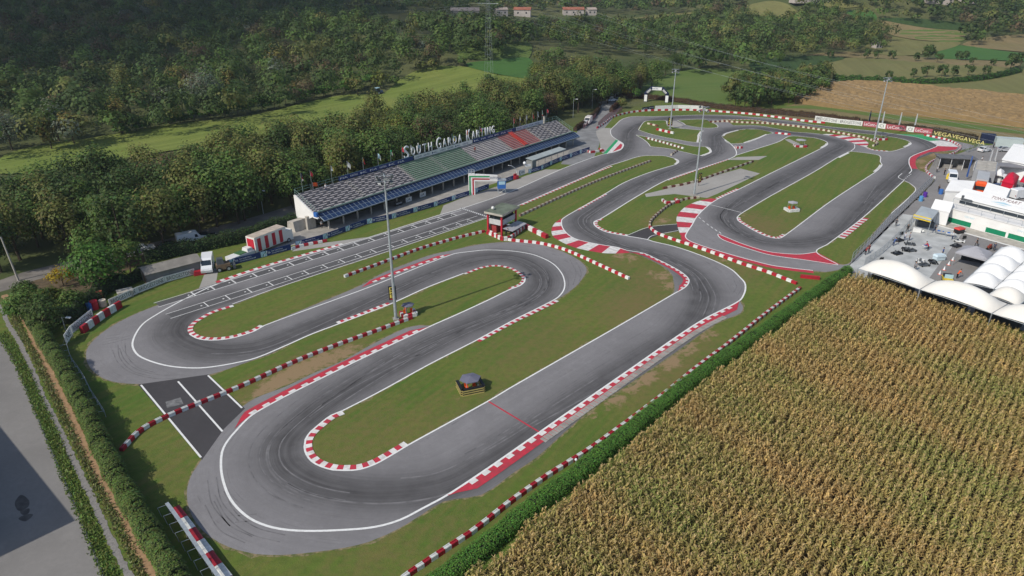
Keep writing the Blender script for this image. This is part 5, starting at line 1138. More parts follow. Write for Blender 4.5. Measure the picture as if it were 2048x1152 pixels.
def speedboard(label, pos, h, z, txt=("0", "2", "0"), w=1.0, rz=0.0):
    p = P(*pos); o = thing("display_board", label, "sign", (*p, 0), rz)
    b = MB(); b.box((0, 0, z + h/2), (w, .12, h)); b.bar((0, .12, 0), (0, .12, z + h), .06); b.obj("case", [BLACK], o)
    for k, t in enumerate(txt): link("lettering", text_mesh(t, h*.23, w*.72, .01, LETY), o, (-w*.36, -.075, z + h*(.70 - .27*k)))
    MB().box((0, -.07, z + h*.06), (w*.8, .02, h*.07)).obj("red_strip", [BRED], o); return o
# ------------------------------------------------------------------ marshal posts
def post(label, pos, cols, w=2.6, d=2.0, roof=GREYF, h=2.3, rz=0.0, levels=3, seat=True, umbrella=True):
    p = P(*pos); o = thing("marshal_post", label, "marshal post", (*p, 0), rz)
    for side, (cx, cy, L, a) in enumerate(((0, -d/2, w, 0), (-w/2, 0, d, math.pi/2), (w/2, 0, d, math.pi/2))):
        mb = MB()
        for k in range(levels):
            n = 2 if side == 0 else 1
            if levels == 3: mb.box((cx, cy, .09 + .32*k), (L, .38, .17), a, m=0); mb.box((cx, cy, .25 + .32*k), (L*1.005, .40, .13), a, m=1)
            else:
                for q in range(3): t = (q - 1)*L/3; mb.box((cx + t*math.cos(a), cy + t*math.sin(a), .3 + .6*k), (L/3 - .02, .45, .58), a, m=(q + k + side) % 2)
        mb.obj("barrier_wall", cols, o)
    if umbrella:
        r = MB(); s = w*.44
        hx = [(1.12*s*math.cos(k*math.pi/3), 1.0*s*math.sin(k*math.pi/3)) for k in range(6)]; r.add([(*q, h - .25) for q in hx] + [(*q, h - .35) for q in hx] + [(0, 0, h + .05)], [(k, (k+1) % 6, 12) for k in range(6)] + [(k, 6 + k, 6 + (k+1) % 6, (k+1) % 6) for k in range(6)])
        r.obj("roof", [roof], o)
        for sx in (-1, 1):
            for sy in (-1, 1): MB().bar((sx*s*.6, sy*s*.7, 0), (sx*s*.6, sy*s*.7, h - .22), .03).obj("pole", [STEEL], o)
    if seat:
        for k in (-.55, .55):
            c = MB(); c.box((k, 0, .45), (.45, .45, .05)); c.box((k, .22, .75), (.45, .05, .55)); [c.bar((k + a*.18, b*.18, 0), (k + a*.18, b*.18, .45), .025) for a in (-1, 1) for b in (-1, 1)]; c.obj("chair", [ORANGE], o)
    return o
post("marshal post of stacked black and yellow blocks under a grey canopy", (941,778), [mat("pale_yellow", (0.55, 0.45, 0.16), .6, .2, 1.5), BLACK], 2.9, 2.4, mat("slate_canopy", (0.14, 0.14, 0.19), .7), 1.95, .35)
post("marshal post with white and red blocks beside the nearest mast", (817,630), [BWHITE, BRED], 2.1, 1.6, mat("slate_canopy", (0.14, 0.14, 0.19), .7), 2.1, .45, 1)
speedboard("tall black signal board with yellow letters on the nearest mast", (789,636), 2.3, 3.2, ("D", "K", "B"), 1.15, 0.15); speedboard("black and yellow signal board beside the second mast", (1398,372), 2.4, .9, ("O", "K", "B"), 1.1, 0.6); speedboard("black and yellow signal board in front of the third mast", (1339,258), 2.6, 1.2, ("2", "5", "0"), 1.6)
post("white walled marshal post on the long grass island at right", (1583,421), [BWHITE, BWHITE], 2.4, 2.0, GREYF, 2.2, .2, 1); post("ring of red and white blocks on the grass left of the wide kerb", (1341,404), [BRED, BWHITE], 3.2, 2.2, GREYF, 2, .2, 1, umbrella=False, seat=False)
post("red and white marshal post beside the slab in the far infield", (1600,293), [BRED, BWHITE], 3.2, 2.0, GREYF, 2.3, -.1, 1, seat=False); post("red and white marshal post at the foot of the far right mast", (1762,279), [BRED, BWHITE], 2.8, 2.0, DSTEEL, 2.3, .1, 1, seat=False)
post("red marshal post at the end of the blue boards by the painted flag kerb", (1190,303), [BRED, BWHITE], 4.5, 2.0, GREYF, 2, .5, 1, umbrella=False, seat=False); post("tiny red and white post on the far link road", (1477,296), [BRED, BWHITE], 1.6, 1.2, GREYF, 1.5, .1, 1, umbrella=False, seat=False)
# ------------------------------------------------------------------ start hut
p = P(974,464); q = P(1004,474); r_ = P(1034,457)
o = thing("start_hut", "two storey start hut with red posts, glazed upper room and flat green roof", "hut", (*((p + r_)/2), 0), math.atan2(*(r_ - q)[::-1]))
Lx, Ly, hh = 5.9, 3.6, 4.5
for sx in (-1, 1):
    for sy in (-1, 1): MB().box((sx*Lx*.46, sy*Ly*.46, hh/2), (.34, .34, hh)).obj("post", [RED], o)
b = MB(); b.box((0, 0, 2.2), (Lx*.9, Ly*.9, .25)); b.box((0, -Ly*.44, 2.75), (Lx*.86, .1, .9)); b.box((-Lx*.44, 0, 2.75), (.1, Ly*.86, .9)); b.box((Lx*.44, 0, 2.75), (.1, Ly*.86, .9)); b.obj("parapet", [mat("hut_panel", (0.55, 0.56, 0.57), .6, .2, 1.0)], o)
b = MB(); b.box((0, .1, 3.6), (Lx*.8, Ly*.75, 1.3)); b.obj("glazing", [GLASS], o)
b = MB(); b.box((0, 0, hh + .12), (Lx*1.12, Ly*1.2, .22)); b.box((0, -Ly*.62, hh + .02), (Lx*1.12, .06, .4), m=1); b.box((-Lx*.57, 0, hh + .02), (.06, Ly*1.2, .4), m=1); b.obj("roof", [mat("roof_green", (0.17, 0.20, 0.15), .9, .4, .5), LCONC], o)
b = MB(); b.box((0, .8, 1.05), (Lx*.7, Ly*.4, 2.1)); b.obj("lower_room", [mat("hut_red_wall", (0.34, 0.05, 0.05), .7, .2, 1.0)], o)
MB().sphere((0,0,.35), .38, 10).bar((0,0,0), (0,0,.2), .1).obj("roof_vent", [BWHITE], o, (-Lx*.25, Ly*.35, hh + .22))
b = MB(); [b.box((2.0 - k*.42, -Ly*.62, .2 + k*.25), (.42, 1.0, .06)) for k in range(9)]; b.bar((2.2, -Ly*.9, 1.1), (-1.6, -Ly*.9, 3.2), .04); b.obj("stair", [STEEL], o)
MB().add([(-2.8, -Ly*.55, 1.6), (2.8, -Ly*.55, 1.6), (3.1, -Ly*1.15, 1.3), (-2.5, -Ly*1.15, 1.3), (-2.8, -Ly*.55, 1.66), (2.8, -Ly*.55, 1.66), (3.1, -Ly*1.15, 1.36), (-2.5, -Ly*1.15, 1.36)], [(3,2,1,0),(4,5,6,7),(0,1,5,4),(1,2,6,5),(2,3,7,6),(3,0,4,7)]).obj("canopy", [GREYF], o)
barrier("low red and white wall round the front of the start hut", [(977,466),(990,473),(1006,481),(1020,479),(1034,468),(1048,457)], L=.75, w=.5, h=.8, groove=False)
# ------------------------------------------------------------------ gantry over the pit strip
p, q = P(944,389), P(1003,399); q = p + (P(1008,386) - p)
d = q - p; L = float(np.linalg.norm(d)); o = thing("gantry", "white half arch gantry with green white and red stripes over the strip by the track", "gantry", (*p, 0), math.atan2(d[1], d[0]))
MB().box((0, 0, 2.6), (1.5, .7, 5.2)).obj("leg", [PLASTER], o)
b = MB(); b.add([(.7, -.33, 3.3), (L - 1.6, -.33, 3.1), (L - 1.6, -.33, 4.5), (-.74, -.33, 5.19), (.7, .33, 3.3), (L - 1.6, .33, 3.1), (L - 1.6, .33, 4.5), (-.74, .33, 5.19)], [(0,1,2,3),(7,6,5,4),(0,4,5,1),(1,5,6,2),(2,6,7,3)]); b.obj("beam", [PLASTER], o)
for k, m in enumerate((GREENP, RED)):
    s = MB(); a = -.62 + .75*k; zt = 4.75 - .62*k
    s.box((a + .17, -.37, zt/2 - .1), (.34, .03, zt - .2)); s.add([(a, -.375, zt - .35), (L*.55, -.375, zt - .55), (L*.55, -.375, zt - .25), (a, -.375, zt)], [(0,1,2,3)]); s.obj("stripe", [m], o)
link("lettering", text_mesh("SOUTH GARDA", .5, 2.6, .005, BLUEB), o, (L*.56, -.345, 3.75))
b = MB(); [b.bar((a, c, 5.2), (a, c, 6.1), .04) for a in (-.7, .0, .7) for c in (-.3, .3)]; [b.bar((-.7, c, z), (.7, c, z), .04) for c in (-.3, .3) for z in (5.65, 6.1)]; b.obj("platform_rail", [STEEL], o)
b = MB(); b.box((L - .6, 0, 2.3), (1.9, 1.5, 2.0), m=0); b.box((L - .6, -.77, 2.75), (1.5, .04, .8), m=1); b.box((L - .6, 0, 3.36), (2.1, 1.7, .12), m=2); b.obj("timing_cabin", [BLUEP, CYAN, STEEL], o)
b = MB(); [b.bar((L - .6 + a*.85, c*.65, 0), (L - .6 + a*.85, c*.65, 1.3), .06) for a in (-1, 1) for c in (-1, 1)]; b.bar((L - 1.4, -.65, .1), (L + .2, -.65, 1.2), .03); b.obj("cabin_legs", [STEEL], o)
# ------------------------------------------------------------------ inflatable arch
p, q = P(1291,203), P(1333,205); d = q - p; L = float(np.linalg.norm(d)); o = thing("inflatable_arch", "black inflatable arch with white panels on the grass before the meadow", "arch", (*p, 0), math.atan2(d[1], d[0]))
R_ = .75; pts = [(0, 0, 0), (0, 0, 3.3), (2.1, 0, 5.3), (L - 2.1, 0, 5.3), (L, 0, 3.3), (L, 0, 0)]
for a, b in zip(pts[:-1], pts[1:]): MB().bar(a, b, R_, R_, 10).sphere(b, R_, 10).obj("arch_tube", [NAVY], o) if b[2] else MB().bar(a, b, R_, R_, 10).obj("arch_tube", [NAVY], o)
for c, s in (((0, -.72, 1.5), (1.1, .12, 2.6)), ((L, -.72, 1.5), (1.1, .12, 2.6)), ((L/2, -.74, 5.3), (L - 4.6, .1, 1.15))): MB().box(c, s).obj("white_panel", [FABRIC], o)
for sx in (0, 1):
    a, b = (Vector((.35, -.72, 3.65)), Vector((1.8, -.72, 5.0))) if sx == 0 else (Vector((L - .35, -.72, 3.65)), Vector((L - 1.8, -.72, 5.0)))
    u = (b - a).normalized(); w = Vector((-u.z, 0, u.x))*.4; MB().face([a - w, a + w, b + w, b - w]).face([b - w, b + w, a + w, a - w]).obj("white_panel", [FABRIC], o)
link("lettering", text_mesh("KARTING", .6, 2.4, .01, BLUEB), o, (2.3, -.80, 5.0))
# ------------------------------------------------------------------ vehicles
def wheels(o, xs, y, r=.33, w=.22):
    for x in xs:
        for s in (-1, 1):
            t = MB().bar((x, s*y - w/2, r), (x, s*y + w/2, r), r, r, 14).obj("wheel", [RUBBER], o); MB().bar((x, s*y - w*.54, r), (x, s*y + w*.54, r), r*.55, r*.55, 10).obj("rim", [STEEL], t)
def car(label, pos, col, rz, group=None, van=False, loc=None):
    p = P(*pos) if loc is None else loc; o = thing("parked_van" if van else "parked_car", label, "van" if van else "car", (*p, 0), rz, group); m = mat(f"paint_{col}", col, .25, spec=.5)
    if van:
        prof = [(-2.7, .35), (2.6, .35), (2.75, .8), (2.65, 1.15), (1.75, 1.35), (1.15, 2.25), (.6, 2.4), (-2.6, 2.4), (-2.75, 2.2)]; w = 1.95
        g = [(1.70, 1.40), (1.18, 2.18)]
    else:
        prof = [(-2.05, .35), (2.0, .35), (2.1, .6), (2.0, .82), (.95, .95), (.35, 1.42), (-1.15, 1.45), (-1.85, 1.0), (-2.1, .9)]; w = 1.72; g = [(.92, .98), (.38, 1.39)]
    b = MB(); n = len(prof); V = [(x, s*w/2*(1 if z < 1.0 else (.95 if van else .80)), z) for s in (-1, 1) for x, z in prof]
    b.add(V, [(k, (k+1) % n, n + (k+1) % n, n + k) for k in range(n)] + [tuple(range(n - 1, -1, -1)), tuple(range(n, 2*n))]); b.obj("body", [m], o)
    k = .93 if van else .80; e = .02
    gm = MB(); ww = w/2*k*.93; gm.face([(g[0][0] + e, -ww, g[0][1]), (g[0][0] + e, ww, g[0][1]), (g[1][0] + e, ww*.97, g[1][1]), (g[1][0] + e, -ww*.97, g[1][1])]); gm.obj("windscreen", [GLASS], o)
    gm = MB()
    for s in (-1, 1):
        y = s*(w/2*(.955 if van else .82) + .012); q = [(.55, y, 1.4), (1.2, y, 1.4), (.95, y, 2.0), (.55, y, 2.0)] if van else [(-1.45, y*1.04, 1.0), (.78, y*1.04, 1.0), (.32, y, 1.36), (-1.05, y, 1.38)]
        gm.face(q if s < 0 else q[::-1])
    if not van: gm.face([(-1.2, .62, 1.43), (-1.2, -.62, 1.43), (-1.86, -.66, 1.03), (-1.86, .66, 1.03)])
    gm.obj("side_window", [GLASS], o)
    for s in (-1, 1): MB().box((2.06 if not van else 2.70, s*w*.36, .68 if not van else .9), (.1, .34, .16)).obj("headlight", [LETW], o); MB().box((-2.08 if not van else -2.73, s*w*.4, .78 if not van else 1.0), (.08, .22, .2)).obj("tail_light", [BRED], o)
    wheels(o, (1.3, -1.3) if not van else (1.75, -1.6), w/2 - .1); return o
CW, CB, CG, CBL = (.75, .76, .77), (.02, .02, .025), (.35, .36, .38), (.05, .09, .22)
car("white high roofed van with its windscreen facing the track, beside the shed", (417,538), CW, -1.25, van=True); car("white van parked on the lane behind the dark hedge", (388,491), CW, .62, van=True, loc=G(385,486)[:2]); car("dark car parked on the lane right of the white van", (411,480), CB, .62, loc=G(413,479)[:2]); car("dark car parked on the lane left of the white van", (341,499), CB, .62, loc=G(341,497)[:2])
car("pale grey car half hidden on the lane behind the big green tree", (258,505), CG, .62, loc=G(262,508)[:2]); car("white car half hidden on the lane behind the tree tops", (285,508), CW, .62, loc=G(287,503)[:2])
for i, (u, v, c, rz, lb) in enumerate(((1222,186,CW,1.2,"white car farthest up in the small car park by the access road"), (1231,190,CW,1.2,"white car second in the small car park"), (1226,196,CW,1.2,"white car in the middle of the small car park"), (1236,201,CG,1.2,"silver car at the near side of the small car park"), (1219,193,CB,1.3,"dark car on the left of the small car park"), (1224,203,CW,.4,"white car crossing the near end of the small car park"), (1211,180,CW,1.0,"white car beside the trees at the upper left of the car park"))): car(lb, (u, v), c, rz)
car("white camper van parked on the access road beyond the stand", (1176,247), (.70, .66, .62), -1.9, van=True); car("pale golf buggy beside the camper van", (1170,250), CW, -1.9)
o = thing("parked_truck", "box truck with red and white striped side behind the blue boards", "truck", (*P(540,495), 0), math.atan2(SD[1], SD[0]) + .12); L = 7.6
MB().box((-.4, 0, 2.05), (L, 2.4, 2.9)).obj("cargo_box", [mat("truck_white", (.72, .70, .66), .4)], o); b = MB(); [b.box((-3.2 + k*1.75, -1.215, 1.95), (.8, .03, 2.5)) for k in range(4)]; b.box((-4.215, 0, 2.0), (.03, 1.9, 2.4)); b.obj("red_stripe", [RED], o); MB().box((-.4, 0, 3.53), (L*.98, 2.3, .06)).obj("roof", [mat("rusty_white", (.52, .44, .36), .8, .3, 1)], o); MB().box((4.3, 0, 1.4), (1.7, 2.2, 2.1), taper=.9).obj("cab", [CREAMF], o); wheels(o, (3.9, -2.6, -3.3), 1.0, .45)
o = thing("parked_pickup", "white pickup with a green load cover behind the blue boards", "pickup", (*P(484,518), 0), math.atan2(SD[1], SD[0]) + .1); MB().box((-.2, 0, .85), (5.2, 1.9, .8)).obj("body", [WHITE], o); MB().box((1.5, 0, 1.5), (1.3, 1.75, .75), taper=.8).obj("cab", [WHITE], o); MB().box((-.1, 0, 1.32), (1.6, 1.7, .14)).obj("load_cover", [mat("green_tarp", (.05, .13, .05), .8)], o); wheels(o, (1.6, -1.7), .85)
o = thing("loader", "small rusty loader parked by the concrete ramp", "loader", (*P(448,540), 0), .5); MB().box((0, 0, .9), (2.4, 1.5, 1.0)).obj("body", [WOOD], o); MB().box((-.4, 0, 1.9), (1.2, 1.3, 1.0), taper=.85).obj("cab", [DSTEEL], o); MB().box((1.8, 0, .6), (.5, 1.8, .7)).bar((.6, .5, 1.2), (1.7, .5, .7), .07).bar((.6, -.5, 1.2), (1.7, -.5, .7), .07).obj("bucket", [DSTEEL], o); wheels(o, (.8, -.8), .8, .45)
# ------------------------------------------------------------------ shed and clutter behind the tyre boards
o = thing("shed", "long grey shed with a low pitched roof behind the white tyre boards", "shed", (*P(346,552), 0), math.atan2(*(P(388,541) - P(316,560))[::-1])); L = 9.0
MB().extr([(-1.7, 0), (1.9, 0), (1.9, 2.2), (.1, 2.75), (-1.7, 2.2)], -L/2, L/2).obj("wall", [mat("shed_grey", (.23, .23, .22), .8, .25, .6)], o); MB().extr([(-2.1, 2.15), (.1, 2.82), (2.3, 2.15), (2.3, 2.25), (.1, 2.95), (-2.1, 2.25)], -L/2 - .3, L/2 + .3).obj("roof", [mat("shed_roof", (.27, .25, .22), .85, .3, .6)], o); MB().box((-L/2 - .02, .2, 1.0), (.06, 1.1, 2.0)).obj("door", [WOOD], o)
MB().box((0, 0, .4), (2.0, .9, .8), taper=.85).obj("x", [BRED]).name = "tyre_stack"
tb = bpy.data.objects["tyre_stack"]; tb.location = (*P(400,549), 0); tb.rotation_euler = (0, 0, .5); tag(tb, "low red box at the foot of the white van by the shed end", "box")
def drum(label, pos, m, r=.4, h=1.1):
    o = MB().bar((0,0,0), (0,0,h), r, r, 14).bar((0,0,h*.3), (0,0,h*.34), r*1.04, r*1.04, 14).bar((0,0,h*.66), (0,0,h*.7), r*1.04, r*1.04, 14).obj("drum", [m], None, (*P(*pos), 0)); return tag(o, label, "drum")
drum("red drum behind the tall block wall", (191,618), RED, .55, 1.5); drum("blue drum left of the red drum behind the block wall", (182,620), BLUEP, .5, 1.3); drum("tan drum between red drum and white tyre board", (207,612), BTAN, .55, 1.1)
o = tag(MB().box((0,0,.5), (2.2,1.6,1.0)).box((0,0,1.05), (2.4,1.8,.1)).obj("crate", [LCONC], None, (*P(252,592), 0), .6), "pale flat topped crate behind the tyre board", "crate"); o = tag(MB().box((0,0,.5), (1.4,.9,1.0)).box((.2,.1,1.15), (.9,.6,.4)).obj("crate", [mat("rusty_red", (.3,.08,.05),.8,.3,2)], None, (*P(198,598), 0), .4), "rusty red crate among the bushes behind the boards", "crate")
# ------------------------------------------------------------------ lamp posts and utility pole
def lamp(label, base, top, arm=.9, z0=0.0):
    p = G(*base); h = 6.5
    lo, hi = .5, 25
    for _ in range(40):
        m_ = (lo + hi)/2
        if proj(p[0], p[1], p[2] + m_)[1] > top[1]: lo = m_
        else: hi = m_
    h = lo; o = thing("street_lamp", label, "street lamp", tuple(p), rng.uniform(-.6, .6)); MB().bar((0,0,0), (0,0,h), .07, .045, 8).bar((0,0,h - .05), (arm, 0, h), .035).obj("pole", [STEEL], o); MB().box((arm + .2, 0, h), (.75, .3, .14)).obj("lamp_head", [LETW], o)
lamp("lone street lamp among the trees above the big green tree", (248,470), (241,431)); lamp("street lamp against the wood left of the grandstand", (527,428), (520,380)); lamp("street lamp nearer the car park on the access road", (1184,217), (1186,179)); lamp("street lamp at the wood edge beyond the stand", (1146,236), (1148,198)); lamp("small lamp behind the leftmost tyre board", (132,662), (126,634)); lamp("thin lamp post at the pit exit grass", (1806,402), (1826,365)) if False else None
o = thing("utility_pole", "leaning concrete utility pole at the left edge beside the lane", "pole", (*P(37,561), 0)); h = hfor((37,561), (6,474)); MB().bar((0,0,0), (-.5,0,h), .17, .11, 10).obj("pole", [LCONC], o); MB().box((-.5,0,h - .2), (.5,.12,.12)).box((-.5,0,h), (.14,.14,.2)).obj("bracket", [DSTEEL], o)
# ------------------------------------------------------------------ fences
def rail_fence(label, pts, h, post_step, m, wires=3, stay=0.0, cap=None, mesh_m=None, name="fence", ground=W):
    pl = resample(smooth(ground(pts), .6), post_step); o = thing(name, label, "fence", (*pl[0], 0)); n2 = normals2(pl); q = pl - pl[0]
    for i, p in enumerate(q):
        b = MB().bar((*p, 0), (*p, h), .035)
        if stay: e = p + n2[i]*stay; b.bar((*p, h*.85), (*e, h*.95), .03); b.bar((*e, h*.95), (*(e + n2[i]*.15), 0), .03)
        b.obj("fence_post", [m], o)
    w = MB()
    for k in range(wires):
        z = h*(k + 1)/wires - .02
        for a, b in zip(q[:-1], q[1:]): w.bar((*a, z), (*b, z), .022, n=4)
    w.obj("rail", [m], o)
    if mesh_m:
        f = MB(); i = 0
        for a, b in zip(q[:-1], q[1:]): f.face([(*a, .05), (*b, .05), (*b, h), (*a, h)])
        f.obj("mesh_panel", [mesh_m], o)
    if cap:
        c = MB()
        for a, b in zip(q[:-1], q[1:]):
            d = b - a; c.box((*((a + b)/2), h + .02), (float(np.linalg.norm(d)) + .02, cap, .06), math.atan2(d[1], d[0]))
        c.obj("cap_rail", [STEEL], o)
    return o
def mesh_mat(name, col, scale, thr=.5):
    if name in MATS: return MATS[name]
    n = NT(name); tc = nd(n.nt, "ShaderNodeTexCoord").outputs["Object"]; n.b.inputs["Base Color"].default_value = (*col, 1)
    tr = nd(n.nt, "ShaderNodeBsdfTransparent"); mx = nd(n.nt, "ShaderNodeMixShader"); mx.inputs[0].default_value = thr
    n.lk(tr.outputs[0], mx.inputs[1]); n.lk(n.b.outputs[0], mx.inputs[2]); n.lk(mx.outputs[0], n.nt.nodes["Material Output"].inputs["Surface"]); return n.m
WIRE = mesh_mat("wire_mesh", (.30, .33, .36), 8, .30)
rail_fence("low steel fence with slanting stays along the shaggy hedge", [(137,700),(145,725),(160,747),(172,766),(185,792),(198,812),(212,834)], 1.1, 1.9, STEEL, 2, -.8); rail_fence("steel guard fence with a broad grey cap in the near left corner", [(339,1026),(352,1043),(372,1072),(392,1102),(412,1131),(432,1160),(455,1192)], 1.3, 1.6, STEEL, 2, -.9, .34)
rail_fence("tall grey mesh fence between circuit and paddock", [(1702,527),(1740,489),(1785,440),(1800,428),(1820,407),(1845,383),(1866,362)], 2.2, 2.4, STEEL, 3, 0, None, WIRE); rail_fence("inner mesh fence on the pale concrete yard", [(1728,531),(1760,509),(1784,487),(1808,463),(1826,440)], 1.5, 2.4, STEEL, 3, 0, None, WIRE)
rail_fence("wire fence with slim posts along the maize beyond the far straight", [(1240,214),(1280,214),(1420,216),(1500,224),(1600,238),(1640,243)], 1.8, 4.0, DSTEEL, 3); rail_fence("mesh fence round the painted far corner", [(1924,300),(1938,306),(1950,300),(1975,305)], 2, 3, STEEL, 3, 0, None, WIRE)
PINKM = mesh_mat("pink_mesh", (.42, .16, .17), 8, .7)
rail_fence("faded red mesh fence on the right of the access road", [(1196,254),(1208,242),(1222,232),(1236,226),(1244,222)], 1.7, 2.5, DSTEEL, 2, 0, None, PINKM); rail_fence("faded red mesh fence on the left of the access road", [(1166,258),(1180,246),(1192,234)], 1.5, 2.5, DSTEEL, 2, 0, None, PINKM)
rail_fence("pale sliding gate across the access road", [(1198,222),(1210,221),(1221,222)], 1.8, 2.2, STEEL, 5)
# ------------------------------------------------------------------ things along the pits under the stand
o = thing("pit_canopy", "long flat grey canopy over the pit wall right of the white globe", "canopy", (*P(1062,341), 0), math.atan2(SD[1], SD[0])); d = float(np.linalg.norm(P(1122,318) - P(1062,341)))
MB().extr([(-.6, 2.75), (1.8, 3.0), (1.8, 3.12), (-.6, 2.87)], 0, d + 1).obj("roof", [mat("canopy_grey", (.36, .40, .40), .7, .15, .5)], o); MB().box((.9, .6, 1.3), (1.8, 2.0, 2.6)).obj("end_room", [mat("canopy_wall", (.24, .25, .25), .8, .2, .6)], o); [MB().bar((x, -.4, 0), (x, -.4, 2.75), .05).obj("post", [STEEL], o) for x in np.linspace(3, d, 5)]
o = thing("globe_lamp", "white globe on a short post with a white arrow panel by the pit wall", "lamp", (*P(1049,346), 0), .4); MB().bar((0,0,0), (0,0,2.4), .06).obj("post", [STEEL], o); MB().sphere((0,0,2.7), .42, 12).obj("globe", [LETW], o, smooth=True); MB().box((1.0, -.1, 2.0), (1.6, .08, .6)).obj("panel", [LETW], o)
o = tag(MB().box((0,0,.45), (1.2,.9,.9)).box((0,.3,1.1), (1.1,.25,.5)).obj("seat_box", [BRED], None, (*P(1032,358), 0), .9), "red padded box beside the white emblem board", "box"); o = tag(MB().tube([(0,0,0), (-.1,0,1.2), (-.8,0,2.3), (-2.0,0,3.1), (-3.2,0,3.5)], .09, 8).obj("boom_pole", [LETW], None, (*P(1034,352), 0), .8), "curved white pole rising over the pit wall", "pole")
for i, (u, v) in enumerate(((846,394),(818,404))): board(P(u - 6, v + 2), P(u + 6, v - 2), 1.1, ["white board with dark letters under the stand awning", "white sign with dark letters left of it under the awning"][i], WHITE, [("DR", .15, .25, .6, .5)], None, tm=LETB, frame=False)
board(P(790,414), P(806,409), 1.0, "black sponsor board under the awning behind the nearest mast", BLACK, [("VROOM", .15, .3, .7, .4)], None, frame=False)
# ------------------------------------------------------------------ pylon and power lines
g = G(978, 160); o = thing("pylon", "thin lattice pylon rising from a bush on the meadow crest", "pylon", tuple(g)); hp_ = 45.0; b = MB()
for k in range(12):
    z0, z1 = hp_*k/12, hp_*(k+1)/12; r0, r1 = 2.2*(1 - z0/hp_*.85), 2.2*(1 - z1/hp_*.85)
    for i in range(4):
        a = i*math.pi/2 + .4; c = a + math.pi/2; p0, p1, q1 = (r0*math.cos(a), r0*math.sin(a), z0), (r1*math.cos(a), r1*math.sin(a), z1), (r1*math.cos(c), r1*math.sin(c), z1)
        b.bar(p0, p1, .032, n=4); b.bar(p0, q1, .016, n=4); b.bar(p1, q1, .016, n=4)
b.obj("lattice", [STEEL], o); c = MB()
for z in (hp_*.72, hp_*.84, hp_*.96): c.bar((-4.5, 2, z), (4.5, -2, z), .09, n=4)
c.obj("crossarm", [STEEL], o)
for i, (zf_, sd) in enumerate(((.72, -1), (.72, 1), (.84, -1), (.84, 1), (.96, -1), (.96, 1))):
    A_ = np.array([g[0] + 4.5*sd, g[1] - 2*sd, g[2] + hp_*zf_]); B_ = np.array([*P(2150 + 30*sd, 420 - 150*zf_ + 14*sd, 22), 22.0]); dv = ray(520 + 20*sd, -25 + 40*(1 - zf_)*2); C_ = np.array([dv[0]*700, dv[1]*700, H + dv[2]*700])
    pts = [tuple(A_*(1 - t) + B_*t - np.array([0, 0, 3*4*t*(1 - t)])) for t in np.linspace(0, 1, 28)]; pt2 = [tuple(A_*(1 - t) + C_*t - np.array([0, 0, 8*4*t*(1 - t)])) for t in np.linspace(0, 1, 16)]
    w_ = MB().tube(pts, .013, 4).tube(pt2, .014, 4).obj("power_line", [STEEL]); tag(w_, "power line strung from the lattice pylon across the access road and far straight", "power line", "power lines from the pylon")
# ------------------------------------------------------------------ paddock
def Pz(u, v, z): return np.array([*P(u, v, z), z])
def arch_canopy(label, f0, f1, b0, b1, z=3.0, rise=2.3, m=CREAMF):
    c = [Pz(*q, z) for q in (f0, f1, b0, b1)]; o = thing("tensile_canopy", label, "canopy", (c[0][0], c[0][1], 0)); org = np.array([c[0][0], c[0][1], 0])
    mb = MB()
    def fn(s, t, dz=0.0):
        p = (c[0]*(1-s) + c[1]*s)*(1-t) + (c[2]*(1-s) + c[3]*s)*t - org
        return (p[0], p[1], p[2] + rise*(4*s*(1-s))**.75*(1 - abs(2*t-1)**1.7)*.95 + .25*(4*s*(1-s))*(1 if t in (0, 1) else 0) + dz)
    mb.grid(fn, 16, 10); mb.grid(lambda s, t: fn(s, t, -.05), 16, 10); mb.obj("membrane", [m], o, smooth=True)
    for q in c: MB().bar((*(q[:2] - org[:2]), 0), (*(q[:2] - org[:2]), z), .09).obj("post", [STEEL], o)
    v = MB(); v.bar(tuple(c[0] - org), tuple(c[2] - org), .08); v.bar(tuple(c[1] - org), tuple(c[3] - org), .08); v.bar(tuple(c[0] - org), tuple(c[1] - org), .05); v.obj("edge_beam", [STEEL], o)
    return o
Fp = [(1716,537), (1840,579), (1984,627), (2152,683)]; Bp = [(1752,520), (1871,561), (2016,608), (2180,660)]
for i in range(3): arch_canopy(["white arched canopy at the left end of the row beside the maize", "white arched canopy in the middle of the row beside the maize", "white arched canopy at the right edge of the photo beside the maize"][i], Fp[i], Fp[i+1], Bp[i], Bp[i+1])
dk = mat("dark_shade_and_bench", (.03, .035, .045), .7, .3, .6)
for i, (t0, t1, h) in enumerate(((.06, .30, 1.6), (.36, .62, 1.9), (.68, .95, 1.5))):  # dark blocks added to stand for the deep shade under the canopies
    a = P(1726 + 330*t0, 552 + 110*t0); b = P(1726 + 330*t1, 552 + 110*t1); d = b - a
    tag(MB().box((0, 0, h/2), (float(np.linalg.norm(d)), 1.5, h)).box((.2, .1, h + .12), (float(np.linalg.norm(d))*.8, 1.2, .24)).obj("shade_block", [dk], None, (*((a+b)/2), 0), math.atan2(d[1], d[0])), ["dark block added for the shade under the left arched canopy", "dark block added for the shade under the middle arched canopy", "dark block added for the shade under the right arched canopy"][i], "stack")
